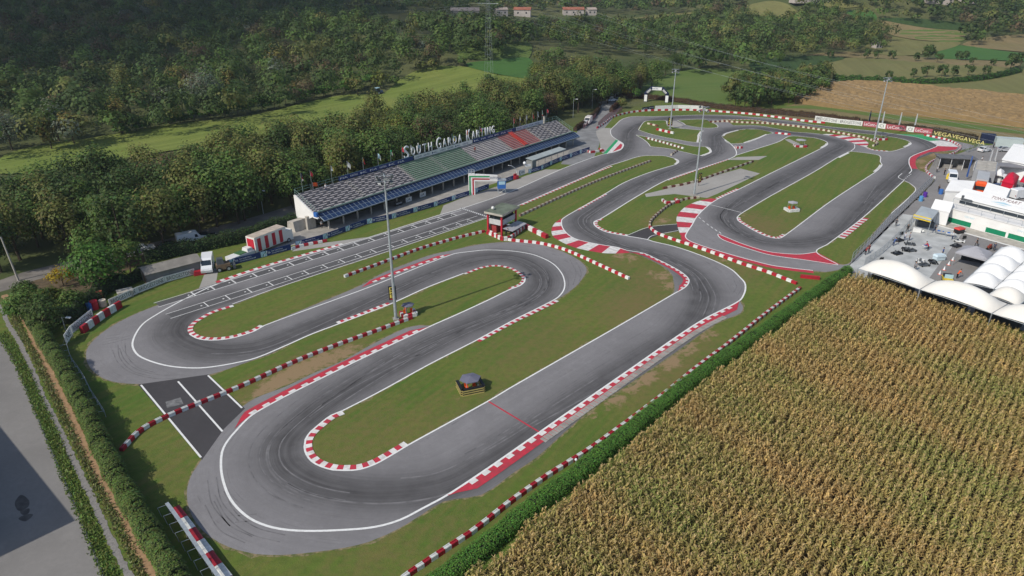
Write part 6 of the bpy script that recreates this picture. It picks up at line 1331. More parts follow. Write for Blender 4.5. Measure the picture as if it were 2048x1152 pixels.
def pyramid_tent(label, quad, z, rise, m, name="tent", cat="tent", wall=None, valance=.25, group=None, ridge=False):
    c = [Pz(*q, z) for q in quad]; ctr = sum(c)/4; o = thing(name, label, cat, (ctr[0], ctr[1], 0), 0, group); q = [p - np.array([ctr[0], ctr[1], 0]) for p in c]
    lo = [p - np.array([0, 0, valance]) for p in q]; mb = MB()
    if ridge:
        r0, r1 = (q[0] + q[3])/2 + [0,0,rise], (q[1] + q[2])/2 + [0,0,rise]; mb.face([q[0], q[1], r1, r0]).face([q[2], q[3], r0, r1]).face([q[1], q[2], r1]).face([q[3], q[0], r0])
    else:
        def fn(s, t):
            p = (q[0]*(1-s) + q[1]*s)*(1-t) + (q[3]*(1-s) + q[2]*s)*t; e = max(abs(2*s-1), abs(2*t-1)); return (p[0], p[1], p[2] + rise*(1-e)**.85)
        mb.grid(fn, 8, 8)
    for k in range(4): mb.face([lo[k], lo[(k+1) % 4], q[(k+1) % 4], q[k]])
    mb.obj("roof", [m], o)
    for p in q: MB().bar((p[0]*.97, p[1]*.97, 0), (p[0]*.97, p[1]*.97, z), .05).obj("post", [STEEL], o)
    if wall:
        w = MB()
        for k in wall: a, b = q[k]*.97, q[(k+1) % 4]*.97; w.face([(a[0], a[1], .02), (b[0], b[1], .02), (b[0], b[1], z - .02), (a[0], a[1], z - .02)])
        w.obj("side_wall", [m], o)
    return o
def lerp(a, b, t): return (a[0] + (b[0]-a[0])*t, a[1] + (b[1]-a[1])*t)
cols = [((1926,565), (2004,494)), ((1988,578), (2062,511)), ((2052,593), (2125,530))]
for i in range(2):
    for k in range(4):
        (a0, a1), (b0, b1) = cols[i], cols[i+1]; t0, t1 = k/4, (k+1)/4
        arch_canopy(f"white peaked tent, {['nearest', 'second', 'third', 'farthest'][k]} of the {['left', 'right'][i]} row in the tent block", lerp(a0, a1, t0), lerp(b0, b1, t0), lerp(a0, a1, t1), lerp(b0, b1, t1), 3.0, 1.7, FABRIC)
arch_canopy("cream canopy corner behind the middle arched canopy", (1976,590), (2036,612), (2000,575), (2060,594), 3.0, 1.6, CREAMF)
pyramid_tent("grey pop up canopy standing alone on the dark yard", [(1911,504), (1974,521), (1987,506), (1928,491)], 2.6, 1.3, GREYF, "pop_up_canopy", "canopy")
tag(MB().box((0,0,.4), (4,1.2,.8)).box((.6,0,1.0), (1.2,1,.5)).obj("workbench", [dk], None, (*P(1946,521), 0), -.5), "dark workbench under the grey canopy", "bench")
# hospitality marquee
O_ = P(1869,438); U_ = P(2048,487) - O_; rz = math.atan2(U_[1], U_[0]); Lh = 26.0
o = thing("hospitality_marquee", "large white hospitality marquee with green base panels and a long lettered roof", "marquee", (*O_, 0), rz)
MB().box((Lh/2, 2.0, 1.6), (Lh, 4.0, 3.0)).box((Lh/2, 2.0, 3.16), (Lh + .3, 4.3, .12)).obj("terrace_wall", [PLASTER], o)
[MB().box((a + w/2, -.03, .75), (w - .3, .05, 1.0)).obj("green_panel", [mat("marquee_green", (.005, .19, .09), .5)], o) for a, w in ((.1, 1.9), (2.1, 5.3), (10, 4.0), (14.2, 5.5), (20, 5.6))]
g = MB(); g.box((Lh/2 + .6, 4.4, 3.75), (Lh - 3, .12, .6)); g.obj("window_strip", [GLASS], o)
MB().box((Lh/2 + 1, 7.6, 2.4), (Lh - 2, 6.2, 4.6)).obj("hall", [PLASTER], o)
r_ = MB(); r_.extr([(4.1, 4.75), (7.9, 5.9), (11.2, 4.75), (11.2, 4.6), (7.9, 5.7), (4.1, 4.6)], 1.0, Lh + .5); r_.obj("roof", [FABRIC], o)
sl = math.atan2(1.15, 3.8)
def roof_text(t, x, w, h, y, z, m):
    me = text_mesh(t, h, w, .01, m).copy(); q = link("lettering", me, o, (x, y, z)); q.rotation_euler = (sl - math.pi/2 + .0, 0, 0); return q
link("lettering", text_mesh("TONY KART", .42, 2.0, .006, CYAN), o, (5.6, -.02, 2.0)); link("lettering", text_mesh("TONY KART", .42, 2.0, .006, CYAN), o, (15.6, -.02, 2.0))
roof_text("TONY KART", 6.9, 5.5, 1.1, 6.3, 5.47, mat("roof_lettering", (.30, .22, .22), .6))
g = MB(); g.add([(7.6, 5.2, 5.12), (11.6, 5.3, 5.16), (9.8, 5.9, 5.33)], [(0,1,2)]); g.add([(8.8, 4.7, 4.97), (11.0, 4.75, 4.98), (10.0, 5.0, 5.06)], [(0,1,2)]); g.obj("roof_emblem", [CYAN], o)
b = MB(); [b.bar((x, 4.0, 3.2), (x, 4.0, 4.2), .04) for x in np.arange(1, Lh, 2.5)]; b.bar((1, 4.0, 4.2), (Lh, 4.0, 4.2), .04); b.bar((1, .1, 4.2), (Lh, .1, 4.2), .04); [b.bar((x, .1, 3.2), (x, .1, 4.2), .04) for x in np.arange(1, Lh, 2.5)]; b.obj("terrace_rail", [STEEL], o)
b = MB(); b.box((3.6, 4.15, 4.5), (2.0, .4, .5)); b.box((2.6, 4.1, 4.8), (.35, .4, 1.0)); b.obj("roof_unit", [DSTEEL], o)
pl_ = MB(); pl_.box((Lh/2, -1.6, .06), (Lh, 3.0, .12)); pl_.box((Lh/2, -3.6, .03), (Lh, .5, .06), m=1); pl_.obj("boardwalk", [LCONC, WHITE], o)
pyramid_tent("white marquee end at the left of the hospitality tent", [(1862,416), (1900,424), (1908,409), (1873,403)], 3.2, 1.3, FABRIC, "marquee", "marquee", (0, 3), ridge=True)
# service awning with a yellow edge
o = pyramid_tent("grey service awning with a bright yellow front edge", [(1828,431), (1863,440), (1878,421), (1843,412)], 3.2, .35, mat("awning_grey", (.42, .46, .48), .6, .1, .4), "service_awning", "awning")
a, b = Pz(1827,432,3.0), Pz(1862,441,3.0); d = b - a; q = MB().box((0,0,0), (float(np.linalg.norm(d)), .12, .8)).obj("yellow_edge", [YELLOW], o); q.location = tuple((a + b)/2 - np.array([*o.location])); q.rotation_euler = (0, 0, math.atan2(d[1], d[0]))
tag(MB().box((0,0,.5), (3.4,1.5,1.0)).box((.3,.1,1.25), (2.2,1.1,.5)).box((-1.0,0,1.2),(.5,.8,.7)).obj("tool_rack", [DSTEEL], None, (*P(1848,452), 0), -.45), "dark tool rack and tyres under the yellow edged awning", "rack"); tag(MB().box((0,0,.45), (1.5,.8,.8)).bar((.95,0,.3),(1.3,0,.5),.2).obj("generator", [WHITE], None, (*P(1833,464), 0), -.5), "small white generator at the corner of the awning", "generator")
# more marquees, trucks and tents
pyramid_tent("left of two white gabled marquees beside the orange lorry", [(1890,381), (1943,383), (1951,362), (1908,359)], 3.4, 1.2, FABRIC, "marquee", "marquee", (0, 1, 3), ridge=True); pyramid_tent("right of two white gabled marquees beside the orange lorry", [(1966,385), (2012,396), (2023,380), (1978,365)], 3.4, 1.2, FABRIC, "marquee", "marquee", (0, 1, 3), ridge=True)
pyramid_tent("bright red hip roofed tent beside the white covered van", [(2004,362), (2028,368), (2039,353), (2016,347)], 2.8, 1.7, mat("tent_red", (.55, .01, .04), .5, .1, .5), "tent", "tent", (0, 1)); pyramid_tent("small red tent at the right edge behind the big red one", [(2040,362), (2062,366), (2070,354), (2048,350)], 2.7, 1.4, MATS["tent_red"])
pyramid_tent("white hall roof at the top right of the paddock", [(2004,318), (2068,330), (2110,296), (2040,288)], 4.5, 2.0, FABRIC, "marquee", "marquee", (0, 1, 3), ridge=True); pyramid_tent("dark grey sloping awning below the white hall", [(1990,330), (2060,336), (2075,318), (2024,316)], 3.6, .5, mat("awning_dark", (.22, .22, .24), .7, .1, .5), "awning", "awning")
dv_ = P(1956,390) - P(1961,368); rl = math.atan2(dv_[1], dv_[0])
o = thing("parked_lorry", "orange fronted lorry between two white marquees", "lorry", (*P(1956,389), 0), rl); MB().box((-4.0, 0, 2.2), (8.4, 2.5, 3.2)).obj("cargo_box", [mat("box_grey", (.45, .46, .47), .5, .1, .5)], o); MB().box((1.4, 0, 1.7), (1.9, 2.5, 2.8)).box((1.2, 0, 3.3), (1.2, 2.3, .5), taper=.8).obj("cab", [ORANGE], o); MB().box((2.37, 0, 2.2), (.06, 2.1, .9)).obj("windscreen", [GLASS], o); MB().box((2.37, 0, .7), (.06, 2.2, .4)).obj("bumper", [DSTEEL], o); wheels(o, (1.4, -5.5, -6.8), 1.05, .5)
for k, (u, v, lb) in enumerate(((1955, 358, "left of two long grey race trailers side by side behind the orange lorry"), (1974, 360, "right of two long grey race trailers side by side behind the orange lorry"))):
    o = thing("race_trailer", lb, "trailer", (*P(u, v), 0), rl); MB().box((0, 0, 2.2), (11.0, 2.6, 2.9)).obj("body", [mat("trailer_grey", (.33, .34, .36), .5, .15, .5)], o); b = MB(); [b.box((-3.6 + q*3.6, 0, 3.69), (3.1, 2.1, .08)) for q in range(3)]; b.obj("roof_panel", [LCONC], o); wheels(o, (-2.5, -3.6, 4.2), 1.05, .45)
car("white covered van beside the red tent", (2000,367), CW, -1.2, van=True); car("white van with a yellow front parked by the dark pit building", (1902,362), CW, -2.0, van=True); tag(MB().box((0,0,1.2), (.08,1.5,1.3)).box((.02,0,2.0), (.1,1.2,.2)).obj("sign_panel", [YELLOW], None, (*P(1897,363), 0), -2.0), "yellow panel on the front of the white van", "panel")
o = thing("pit_building", "low dark roofed pit building beside the blue flag", "building", (*P(1906,336), 0), -.22); MB().box((0, 1.6, 1.5), (8.6, .25, 3.0)).box((-4.2, 0, 1.5), (.2, 3.4, 3.0)).box((4.2, 0, 1.5), (.2, 3.4, 3.0)).obj("wall", [mat("pit_wall", (.32, .31, .30), .8, .3, .8)], o); MB().box((0, 0, 3.15), (9.4, 4.6, .2)).obj("roof", [mat("pit_roof", (.17, .17, .18), .8, .3, .7)], o); [MB().bar((x, -1.9, 0), (x, -1.9, 3.05), .06).obj("post", [LETW], o) for x in (-4.3, -1.5, 1.5, 4.3)]; MB().box((-1.5, 0, .5), (2.2, 1.0, 1.0)).box((1.6, .2, .6), (1.4, 1.0, 1.2)).obj("counter", [CONC], o)
def feather(label, base, h, m, rz=.3):
    o = thing("feather_flag", label, "flag", (*P(*base), 0), rz); MB().bar((0,0,0), (0,0,h*.8), .03).tube([(0,0,h*.8), (.12,0,h*.93), (.4,0,h)], .02).obj("pole", [STEEL], o); mb = MB()
    mb.grid(lambda a, b: (.03 + a*(.75 - .30*b)*(1 if b < .9 else .8), .05*math.sin(5*b), h*(.12 + .86*b) - .18*a*(1 - b)), 3, 10); mb.obj("flag_cloth", [m], o)
feather("tall blue feather flag by the dark pit building", (1930,359), 6.2, mat("flag_blue", (.08, .17, .50), .5)); feather("left of two white feather flags on the paddock road", (1975,331), 4.5, FABRIC); feather("right of two white feather flags on the paddock road", (1986,326), 4.2, FABRIC)
for i, (u, v) in enumerate(((1761,252), (1795,254), (1826,257))): feather(f"{['left', 'middle', 'right'][i]} one of three white feather flags behind the red boards", (u, v + 3), 5.5, FABRIC)
feather("dark limp flag behind the left red board", (1735,250), 5.0, NAVY)
o = thing("parasol", "blue parasol between pit building and blue flag", "parasol", (*P(1934,331), 0)); MB().bar((0,0,0), (0,0,2.6), .04).obj("pole", [STEEL], o); MB().add([(1.7*math.cos(k*math.pi/4), 1.7*math.sin(k*math.pi/4), 2.2) for k in range(8)] + [(0,0,2.9)], [(k, (k+1) % 8, 8) for k in range(8)]).obj("shade", [BLUEP], o)
for lb, p, q, h, w, m in (("long pale grey container by the far corner of the paddock", (1990,293), (2044,297), 2.6, 2.5, mat("container_pale", (.46, .53, .52), .6, .1, .4)), ("dark blue container left of the pale one", (1960,285.5), (1988,288), 2.6, 2.5, NAVY)):
    a, b = P(*p), P(*q); d = b - a; L = float(np.linalg.norm(d)); o = thing("container", lb, "container", (*a, 0), math.atan2(d[1], d[0])); mb = MB(); mb.box((L/2, w/2, h/2), (L, w, h)); [mb.box((x, -.03, h/2), (.12, .06, h*.9)) for x in np.arange(.3, L, .5)]; mb.obj("body", [m], o); MB().box((L/2, w/2, h + .04), (L + .1, w + .1, .08)).obj("roof", [m], o)
o = thing("notice_board", "white notice board with dark rows of print above the red tent", "sign", (*P(2036,350), 0), -.2); MB().box((0,0,2.6), (2.6,.1,2.4)).bar((-1.1,.08,0), (-1.1,.08,3), .05).bar((1.1,.08,0), (1.1,.08,3), .05).obj("panel", [PLASTER], o); link("lettering", text_mesh("PADDOCK", .4, 2.0, .01, LETB), o, (-1.0, -.07, 3.1)); link("lettering", text_mesh("KARTING", .35, 1.8, .01, LETB), o, (-.9, -.07, 2.3))
for lb, pos, m in (("blue bin by the white marquee corner", (1881,388), BLUEP), ("purple bin along the paddock fence", (1849,394), mat("purple_plastic", (.10, .03, .30), .5)), ("pale blue bin below the purple one along the fence", (1841,402), mat("light_blue", (.10, .30, .55), .5))): drum(lb, pos, m, .45, 1.2)
def kart(label, pos, rz, c=BLACK):
    o = thing("racing_kart", label, "kart", (*P(*pos), 0), rz, "karts on the concrete yard"); b = MB(); b.box((0,0,.14), (1.7,.7,.06)); b.box((.95,0,.22), (.25,1.1,.2)); b.box((0,.58,.2), (.8,.16,.18)); b.box((0,-.58,.2), (.8,.16,.18)); b.obj("chassis", [c], o); MB().box((-.2,0,.4), (.42,.42,.1)).box((-.42,0,.6), (.1,.4,.45)).obj("seat", [DSTEEL], o); MB().bar((.15,0,.3), (.4,0,.6), .03).bar((.38,-.16,.62), (.38,.16,.62), .03).obj("steering_wheel", [BLACK], o)
    for x in (.72, -.68):
        for s in (-1, 1): MB().bar((x, s*.6 - .09, .14), (x, s*.6 + .09, .14), .14, .14, 10).obj("wheel", [RUBBER], o)
for i, (u, v, r, c, lb) in enumerate(((1793,508,.4,BLACK,"dark kart alone at the lower left of the yard"), (1811,501,1.2,BLACK,"dark kart left of a close pair on the yard"), (1820,502,.2,DSTEEL,"grey kart right of a close pair on the yard"), (1818,489,-.3,DSTEEL,"grey kart just below the two men"), (1796,482,.5,BLACK,"dark kart by the inner fence"), (1840,524,.9,WHITE,"white kart in the lower middle of the yard"), (1846,531,.2,DSTEEL,"grey kart below the white one"), (1866,526,1.3,BLACK,"dark kart near the white covered trolley"), (1911,493,.5,BLACK,"dark kart at the right edge of the yard"), (1917,483,-.6,WHITE,"white kart at the right edge below the red tool box"))): kart(lb, (u, v), r, c)
tag(MB().box((0,0,.5), (1.9,1.0,.8)).box((0,0,1.0), (2.1,1.2,.35), taper=.8).obj("covered_trolley", [mat("pale_cover", (.55,.66,.72), .5)], None, (*P(1877,520), 0), .2), "trolley under a pale cover at the edge of the yard", "trolley"); o = thing("tool_box", "red topped tool trolley at the top of the yard", "trolley", (*P(1917,466), 0), .4); MB().box((0,0,.5), (1.8,1.1,.9)).obj("cabinet", [BLACK], o); MB().box((0,0,1.05), (2.0,1.3,.25), taper=.85).obj("lid", [mat("lid_red", (.6,.06,.05), .5)], o)
o = thing("buggy", "yellow nosed buggy with a blue screen beside the orange person", "buggy", (*P(1894,564), 0), -1.9); MB().box((0,0,.5), (2.6,1.4,.5)).box((.9,0,.8), (.8,1.3,.25), taper=.8).obj("body", [YELLOW], o); MB().box((.2,0,1.15), (.1,1.3,.7)).obj("screen", [CYAN], o); MB().box((-.6,0,1.0), (.9,1.3,.5)).obj("seat", [BLACK], o); wheels(o, (.85,-.85), .65, .3, .2)
for i, (u, v) in enumerate(((1905,521), (1897,530), (1888,540), (1879,549))):
    o = thing("traffic_cone", "small pale cone in the row on the dark yard", "cone", (*P(u, v), 0), 0, "cones on the dark yard"); MB().box((0,0,.03), (.5,.5,.06)).obj("base", [ORANGE], o); MB().bar((0,0,.05), (0,0,.75), .2, .03, 10).obj("body", [LETW], o)
o = thing("motorcycle", "red brown motorcycle parked by the tents", "motorcycle", (*P(1977,500), 0), .5); MB().box((0,0,.7), (1.0,.35,.5)).box((.3,0,1.0), (.5,.35,.3)).obj("body", [mat("maroon_paint", (.25,.05,.03), .4)], o); [MB().bar((x, -.07, .33), (x, .07, .33), .33, .33, 14).obj("wheel", [RUBBER], o) for x in (-.7, .75)]; MB().bar((.55,-.35,1.1), (.55,.35,1.1), .025).bar((.75,0,.33), (.5,0,1.1), .03).obj("handlebar", [STEEL], o)
car("white van parked beyond the hospitality tent at the right edge", (2040,396), CW, .3, van=True); car("dark blue car on the dark tarmac left of the red tent", (1996,378), CBL, 1.2); car("silver estate car beside the pale container", (2010,303), CG, -.2); car("white car on the paddock road beside the dark blue container", (1968,303), CW, .4)
pyramid_tent("small white gazebo between the dark awning and the red tent", [(1988,348), (2004,351), (2010,343), (1995,340)], 2.5, 1.1, FABRIC, "gazebo", "gazebo")
def tyres(label, pos, n=4):
    o = MB()
    for i in range(3):
        for q in range(n): o.bar((i*.32, (i % 2)*.12, .16*q), (i*.32, (i % 2)*.12, .16*q + .14), .15, .15, 12)
    o = o.obj("tyre_stack", [RUBBER], None, (*P(*pos), 0), .4); tag(o, label, "tyres")
for u, v, lb in ((1760,522,"short tyre stacks by the lower corner of the pale yard"), (1800,470,"tyre stacks left of the two men"), (1858,455,"tyre stacks under the right side of the yellow edged awning"), (1926,478,"tyre stacks at the edge of the dark yard by the boardwalk"), (1962,527,"tyre stacks under the right side of the grey canopy")): tyres(lb, (u, v))
def table(label, pos, rz, m):
    o = thing("work_table", label, "table", (*P(*pos), 0), rz); MB().box((0,0,.75), (1.8,.7,.06)).obj("table_top", [m], o); [MB().bar((a*.8,b*.28,0), (a*.8,b*.28,.73), .025).obj("leg", [STEEL], o) for a in (-1,1) for b in (-1,1)]; MB().box((-.4,0,.88), (.5,.4,.2)).box((.4,.1,.84), (.3,.3,.12)).obj("tools", [BLUEP], o)
for u, v, r, m, lb in ((1852,498,.4,WHITE,"white work table in the middle of the pale yard"), (1880,470,-.5,LCONC,"grey work table at the upper right of the pale yard"), (1938,512,.3,WHITE,"white work table under the grey pop up canopy"), (1900,474,-.4,WHITE,"white work table below the green panels")): table(lb, (u, v), r, m)
# ------------------------------------------------------------------ people
SKIN = mat("skin", (.42, .24, .16), .6)
def person(label, pos, shirt, trouser, pose=0, rz=0.0, hair=(.05, .03, .02), loc=None, z0=0.0):
    """one continuous skinned body; pose 0 standing, 1 walking, 2 leaning forward"""
    st = {0: 0.0, 1: .30, 2: .05}[pose]; ln = {0: 0.02, 1: .06, 2: .42}[pose]
    J = [((0,0,.94), .135), ((ln*.35,0,1.12), .125), ((ln*.8,0,1.36), .15), ((ln,0,1.47), .065), ((ln*1.05 + .01,0,1.56), .085), ((ln*1.1 + .02,0,1.66), .098), ((ln*1.1 + .01,0,1.74), .07)]; E_ = [(0,1),(1,2),(2,3),(3,4),(4,5),(5,6)]
    for s in (-1, 1):
        k = len(J); f = st*s
        J += [((f*.1, .10*s, .88), .095), ((f*.55 + .03, .11*s, .50), .068), ((f*.75 - (.1 if f < 0 else 0), .11*s, .10), .045), ((f*.75 + .14 - (.1 if f < 0 else 0), .12*s, .04), .042)]; E_ += [(0,k),(k,k+1),(k+1,k+2),(k+2,k+3)]
        k = len(J); a = -st*s*.7 + (.35 if pose == 2 else 0)
        J += [((ln*.8, .19*s, 1.40), .062), ((ln*.8 + a*.5, .25*s, 1.13), .046), ((ln*.8 + a + .10, .24*s, .90 + abs(a)*.15), .034), ((ln*.8 + a + .14, .24*s, .80 + abs(a)*.15), .030)]; E_ += [(2,k),(k,k+1),(k+1,k+2),(k+2,k+3)]
        h0 = J[-1][0]
        for d in range(4): J.append(((h0[0] + .02 + .012*d, h0[1] + .012*(d - 1.5), h0[2] - .075 + .008*abs(d - 1.5)), .009)); E_.append((k + 3, len(J) - 1))
        J.append(((h0[0] + .05, h0[1] - .025*s, h0[2] - .02), .010)); E_.append((k + 3, len(J) - 1))
    me = bpy.data.meshes.new("p"); me.from_pydata([j[0] for j in J], E_, []); t = bpy.data.objects.new("p", me); COL.objects.link(t)
    m = t.modifiers.new("s", 'SKIN'); m.use_smooth_shade = True
    for i, v in enumerate(me.skin_vertices[0].data): v.radius = (J[i][1], J[i][1])
    me.skin_vertices[0].data[0].use_root = True; t.modifiers.new("u", 'SUBSURF').levels = 1
    bm_ = bpy.data.meshes.new_from_object(t.evaluated_get(bpy.context.evaluated_depsgraph_get())); bpy.data.objects.remove(t)
    bm_.materials.clear(); [bm_.materials.append(x) for x in (SKIN, mat(f"cloth_{shirt}", shirt, .8, .1, 5), mat(f"cloth_{trouser}", trouser, .8, .1, 5), BLACK)]
    for p in bm_.polygons:
        c = p.center; arm = abs(c.y) > .20
        p.material_index = 3 if c.z < .09 else 2 if (c.z < .92 and not arm) else (1 if c.z > 1.10 else 0) if arm else (1 if c.z < 1.46 else 0)
    bm_.name = "body"; o = thing("person", label, "person", (*(P(*pos) if loc is None else loc), z0), rz); link("body", bm_, o)
    hx = ln*1.1; MB().sphere((hx - .015, 0, 1.72), .108, 10, sz=.95).obj("hair", [mat(f"hair_{hair}", hair, .8)], o, smooth=True); f = MB(); f.box((hx + .125, 0, 1.645), (.035, .025, .04)); f.box((hx + .115, .035, 1.675), (.015, .02, .012), m=1); f.box((hx + .115, -.035, 1.675), (.015, .02, .012), m=1); f.box((hx + .112, 0, 1.60), (.015, .05, .01), m=2); f.obj("face", [SKIN, BLACK, mat("lips", (.3, .1, .08), .6)], o)
    return o
TB, TG, TN = (.02, .02, .025), (.16, .16, .18), (.03, .05, .12)
for lb, pos, sh, tr, po, rz in (("person in black standing by the inner fence", (1814,464), (.02,.02,.02), TB, 0, 1.2), ("left man of a pair in pale shirt and dark trousers", (1808,481), (.45,.46,.52), TN, 0, .3), ("right man of a pair in grey shirt and dark trousers", (1818,481), (.25,.25,.32), TB, 0, 2.8), ("person in blue leaning at the inner fence", (1786,492), (.06,.10,.25), TN, 2, .5), ("person in dark red by the paddock fence, left of two", (1730,510), (.25,.04,.04), TB, 2, .6), ("person in maroon by the paddock fence, right of two", (1737,505), (.18,.04,.05), TB, 0, 2.0), ("person in black walking across the dark yard", (1952,493), TB, TB, 1, 2.2), ("person in dark clothes beside the motorcycle", (1987,502), (.05,.06,.10), TB, 0, 1.0), ("person in bright orange shirt beside the buggy", (1913,557), (.75,.12,.03), TB, 2, .2), ("person in grey at the lower edge of the pale yard", (1829,541), (.2,.2,.22), TB, 0, .8), ("person standing under the left end of the arched canopy", (1737,553), (.03,.03,.05), TB, 0, 1.0), ("person in dark clothes by the upper paddock fence", (1791,453), (.05,.05,.06), TB, 0, 1.0), ("person in black on the concrete below the pit building", (1888,350), TB, TB, 0, 2.0), ("person in grey left of the pit building", (1873,345), (.3,.3,.32), TB, 0, 1.0), ("person at the container end of the paddock road", (1986,296), (.06,.06,.08), TB, 0, 0), ("marshal in blue and yellow at the front of the start hut", (979,462), (.10,.14,.32), TN, 0, -1.2), ("marshal in black beside the red wall of the start hut", (1012,472), TB, TB, 2, -.6), ("marshal in orange sitting out beside the nearest mast", (812,628), (.7,.10,.03), TG, 0, -1.4), ("person in white at the foot of the end wall", (644,456), (.7,.7,.7), TB, 0, -1.0), ("person in white beside the gantry leg", (949,384), (.7,.7,.7), TG, 0, -1.0)):
    person(lb, pos, sh, tr, po, rz)
q = SA + SD*4.8; person("spectator in white standing high on the near end of the stand", (0, 0), (.7,.7,.72), TN, 0, -1, loc=tuple(q + SNV*5.6), z0=zf + 9*dz - dz*1.0); q = SA + SD*44; person("spectator in dark red halfway along the stand", (0, 0), (.3,.06,.05), TB, 0, -1, loc=tuple(SA + SD*52 + SNV*4.0), z0=zf + 5*dz); 
for lb, pos, sh, tr, po, rz in (("person in red bending over the white work table", (1855,501), (.5,.04,.04), TB, 2, 2.4), ("person in white beside the table below the green panels", (1904,479), (.7,.7,.7), TN, 0, 2.0), ("person in black walking beside the yellow edged awning", (1868,466), TB, TN, 1, -.8), ("person in blue near the pale covered trolley", (1884,512), (.05,.10,.3), TB, 0, 2.2), ("person in white walking on the paddock road by the white flags", (1962,325), (.7,.7,.7), TB, 1, -1.0), ("person in dark clothes beside the blue bin", (1876,384), TB, TN, 0, .4), ("person in red beside the red tent", (1999,372), (.5,.04,.04), TB, 0, -1.0)):
    person(lb, pos, sh, tr, po, rz)
# lifebuoy-like ball and hose by the hedge
o = thing("floodlight", "small white lamp on a short post beside the long hedge", "lamp", (*P(1151,938), 0)); MB().bar((0,0,0), (0,0,1.2), .03).obj("post", [STEEL], o); MB().sphere((0,0,1.3), .16, 8).obj("lamp_head", [LETW], o)
# ------------------------------------------------------------------ off-frame hall whose roof corner shades the lower left yard
T_ = P(151,1041); hb_ = 11.0; sh_ = np.array([SUN_DIR.x, SUN_DIR.y])/SUN_DIR.z*hb_
c0 = T_ + sh_; e1 = P(15,871) - T_; e1 /= np.linalg.norm(e1); e2 = P(0,1114) - T_; e2 /= np.linalg.norm(e2)
print("hall corner", proj(c0[0], c0[1], hb_), proj(*(c0 + e1*40), hb_))
o = thing("storage_hall", "grey hall left of the yard, its roof corner shading the tarmac", "building", (*c0, 0)); q = [np.array([0, 0]), e1*45, e1*45 + e2*40, e2*40]
ar = sum(q[k][0]*q[(k+1) % 4][1] - q[(k+1) % 4][0]*q[k][1] for k in range(4)); q = q if ar > 0 else q[::-1]
MB().prism(q, 0, hb_ - .3).obj("wall", [CONC], o); ctr = sum(q)/4; MB().prism([ctr + (p - ctr)*1.0 for p in q], hb_ - .29, hb_).obj("roof", [mat("shed_roof", (.27, .25, .22))], o)

# ------------------------------------------------------------------ far houses, tractor
ROOFR = mat("roof_tile_red", (.36, .13, .08), .8, .3, .4); ROOFP = mat("roof_pale", (.42, .34, .29), .8, .2, .4)
def house(label, u, v, L, w, h, m, rz=0.0, cat="house"):
    g = G(u, v); o = thing("house", label, cat, tuple(g), rz); MB().box((0, 0, h/2 - .5), (L, w, h + 1)).obj("wall", [mat("house_wall", (.46, .41, .38), .8, .15, .4)], o)
    MB().extr([(-w*.56, h), (0, h + w*.22), (w*.56, h), (w*.56, h + .25), (0, h + w*.22 + .3), (-w*.56, h + .25)], -L*.53, L*.53).obj("roof", [m], o)
    for k in range(max(2, int(L/5))): MB().box((-L/2 + (k + .5)*L/max(2, int(L/5)), -w/2 - .03, h*.55), (1.2, .08, 1.3)).obj("window", [GLASS], o)
for i, a in enumerate(((930,33,22,9,4.5,ROOFP,.1,"long pale roofed farm building left of the red roofs on the skyline"), (1002,31,10,7,4.5,ROOFP,.3,"white walled farmhouse right of the long pale building"), (1045,32,14,8,5,ROOFR,-.1,"red roofed house beside dark trees near the skyline"), (1146,30,18,8,4.5,ROOFR,.05,"long red roofed house farthest right near the skyline"), (1182,30,8,7,4.5,ROOFP,.2,"pale house beside the long red roof"), (1752,97,5,4,3,ROOFP,.4,"small white house at the corner of the wooded hill"), (1625,3,34,10,6,PLASTER,.1,"large white building on the far skyline"), (1862,5,10,8,5,ROOFR,.1,"left one of three far houses on the right skyline"), (1890,7,9,7,5,ROOFR,-.2,"middle one of three far houses on the right skyline"), (1930,4,11,8,5,ROOFP,.1,"right one of three far houses on the right skyline"))): house(a[7], *a[:7])
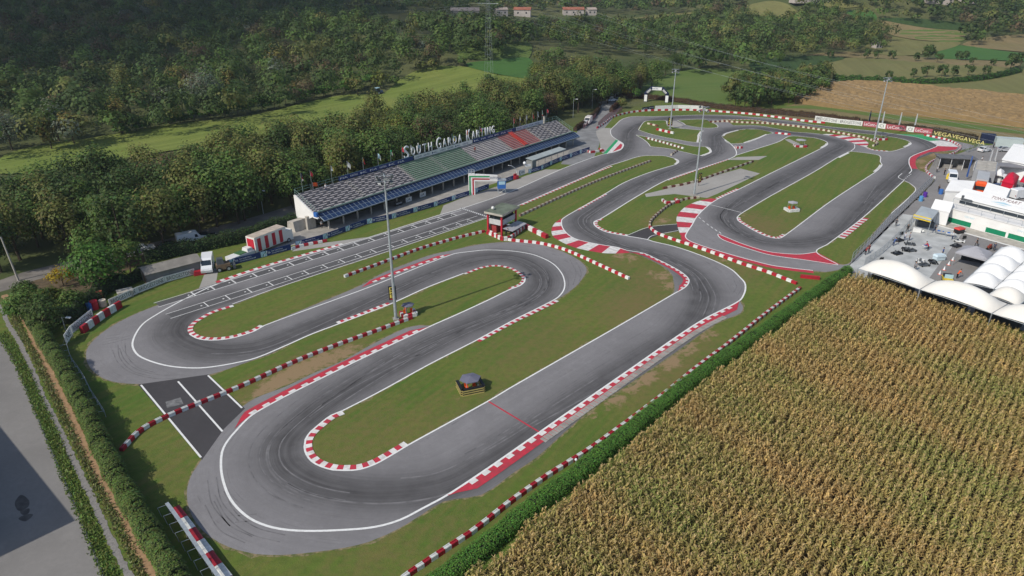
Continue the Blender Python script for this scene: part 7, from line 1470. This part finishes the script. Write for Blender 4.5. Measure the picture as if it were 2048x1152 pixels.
g = G(759, 189); o = thing("tractor", "blue grey tractor parked at the corner of the meadow", "tractor", tuple(g), .8); MB().box((.6, 0, 1.2), (1.8, 1.0, .8)).obj("bonnet", [mat("tractor_blue", (.12, .18, .30), .4)], o); MB().box((-.8, 0, 1.9), (1.5, 1.5, 1.7), taper=.9).obj("cab", [GLASS], o); MB().box((-.8, 0, 2.8), (1.6, 1.6, .15)).obj("roof", [CYAN], o); wheels(o, (-.9,), .85, .8, .4); wheels(o, (1.2,), .75, .5, .3)
# ------------------------------------------------------------------ the air
hz = MB(); hz.box((0, 2050, 128), (6400, 6000, 258)); ho = hz.obj("haze", []); tag(ho, kind="stuff")
hm_ = bpy.data.materials.new("haze_air"); hm_.use_nodes = True; hn = hm_.node_tree; hn.nodes.remove(hn.nodes["Principled BSDF"])
pv = hn.nodes.new("ShaderNodeVolumePrincipled"); pv.inputs["Color"].default_value = (0.72, 0.82, 0.95, 1); pv.inputs["Density"].default_value = 0.00013; pv.inputs["Anisotropy"].default_value = 0.2
hn.links.new(pv.outputs[0], hn.nodes["Material Output"].inputs["Volume"]); ho.data.materials.append(hm_)

# unseen cumulus added toward the sun from the left hillside; its shadow keeps the wood darker than the meadow
def cloud_mat():
    n = NT("shade_cloud_white"); n.b.inputs["Base Color"].default_value = (.85, .85, .86, 1); n.b.inputs["Roughness"].default_value = 1.0
    t = nd(n.nt, "ShaderNodeBsdfTransparent"); mx = nd(n.nt, "ShaderNodeMixShader"); mx.inputs[0].default_value = .24; n.lk(t.outputs[0], mx.inputs[1]); n.lk(n.b.outputs[0], mx.inputs[2]); n.lk(mx.outputs[0], n.nt.nodes["Material Output"].inputs["Surface"]); return n.m
cb = MB(); c0_ = G(330, 244)[:2]; c1_ = G(700, 180)[:2]; cd_ = (c1_ - c0_) / np.linalg.norm(c1_ - c0_); cn_ = np.array([-cd_[1], cd_[0]])
for k in range(85):
    a = rng.uniform(-190, 330); q = rng.uniform(85, 560); r = rng.uniform(50, 78); zc = 900 + rng.uniform(0, 50)
    if q - r < 14: q = r + 14
    g = c0_ + cd_ * a + cn_ * q; hz_ = zc - float(terr(*g)); c = g + np.array([SUN_DIR.x, SUN_DIR.y]) / SUN_DIR.z * hz_; cb.sphere((c[0], c[1], zc), r, 14, sz=.55)
tag(cb.obj("shade_cloud", [cloud_mat()], smooth=True), kind="structure")
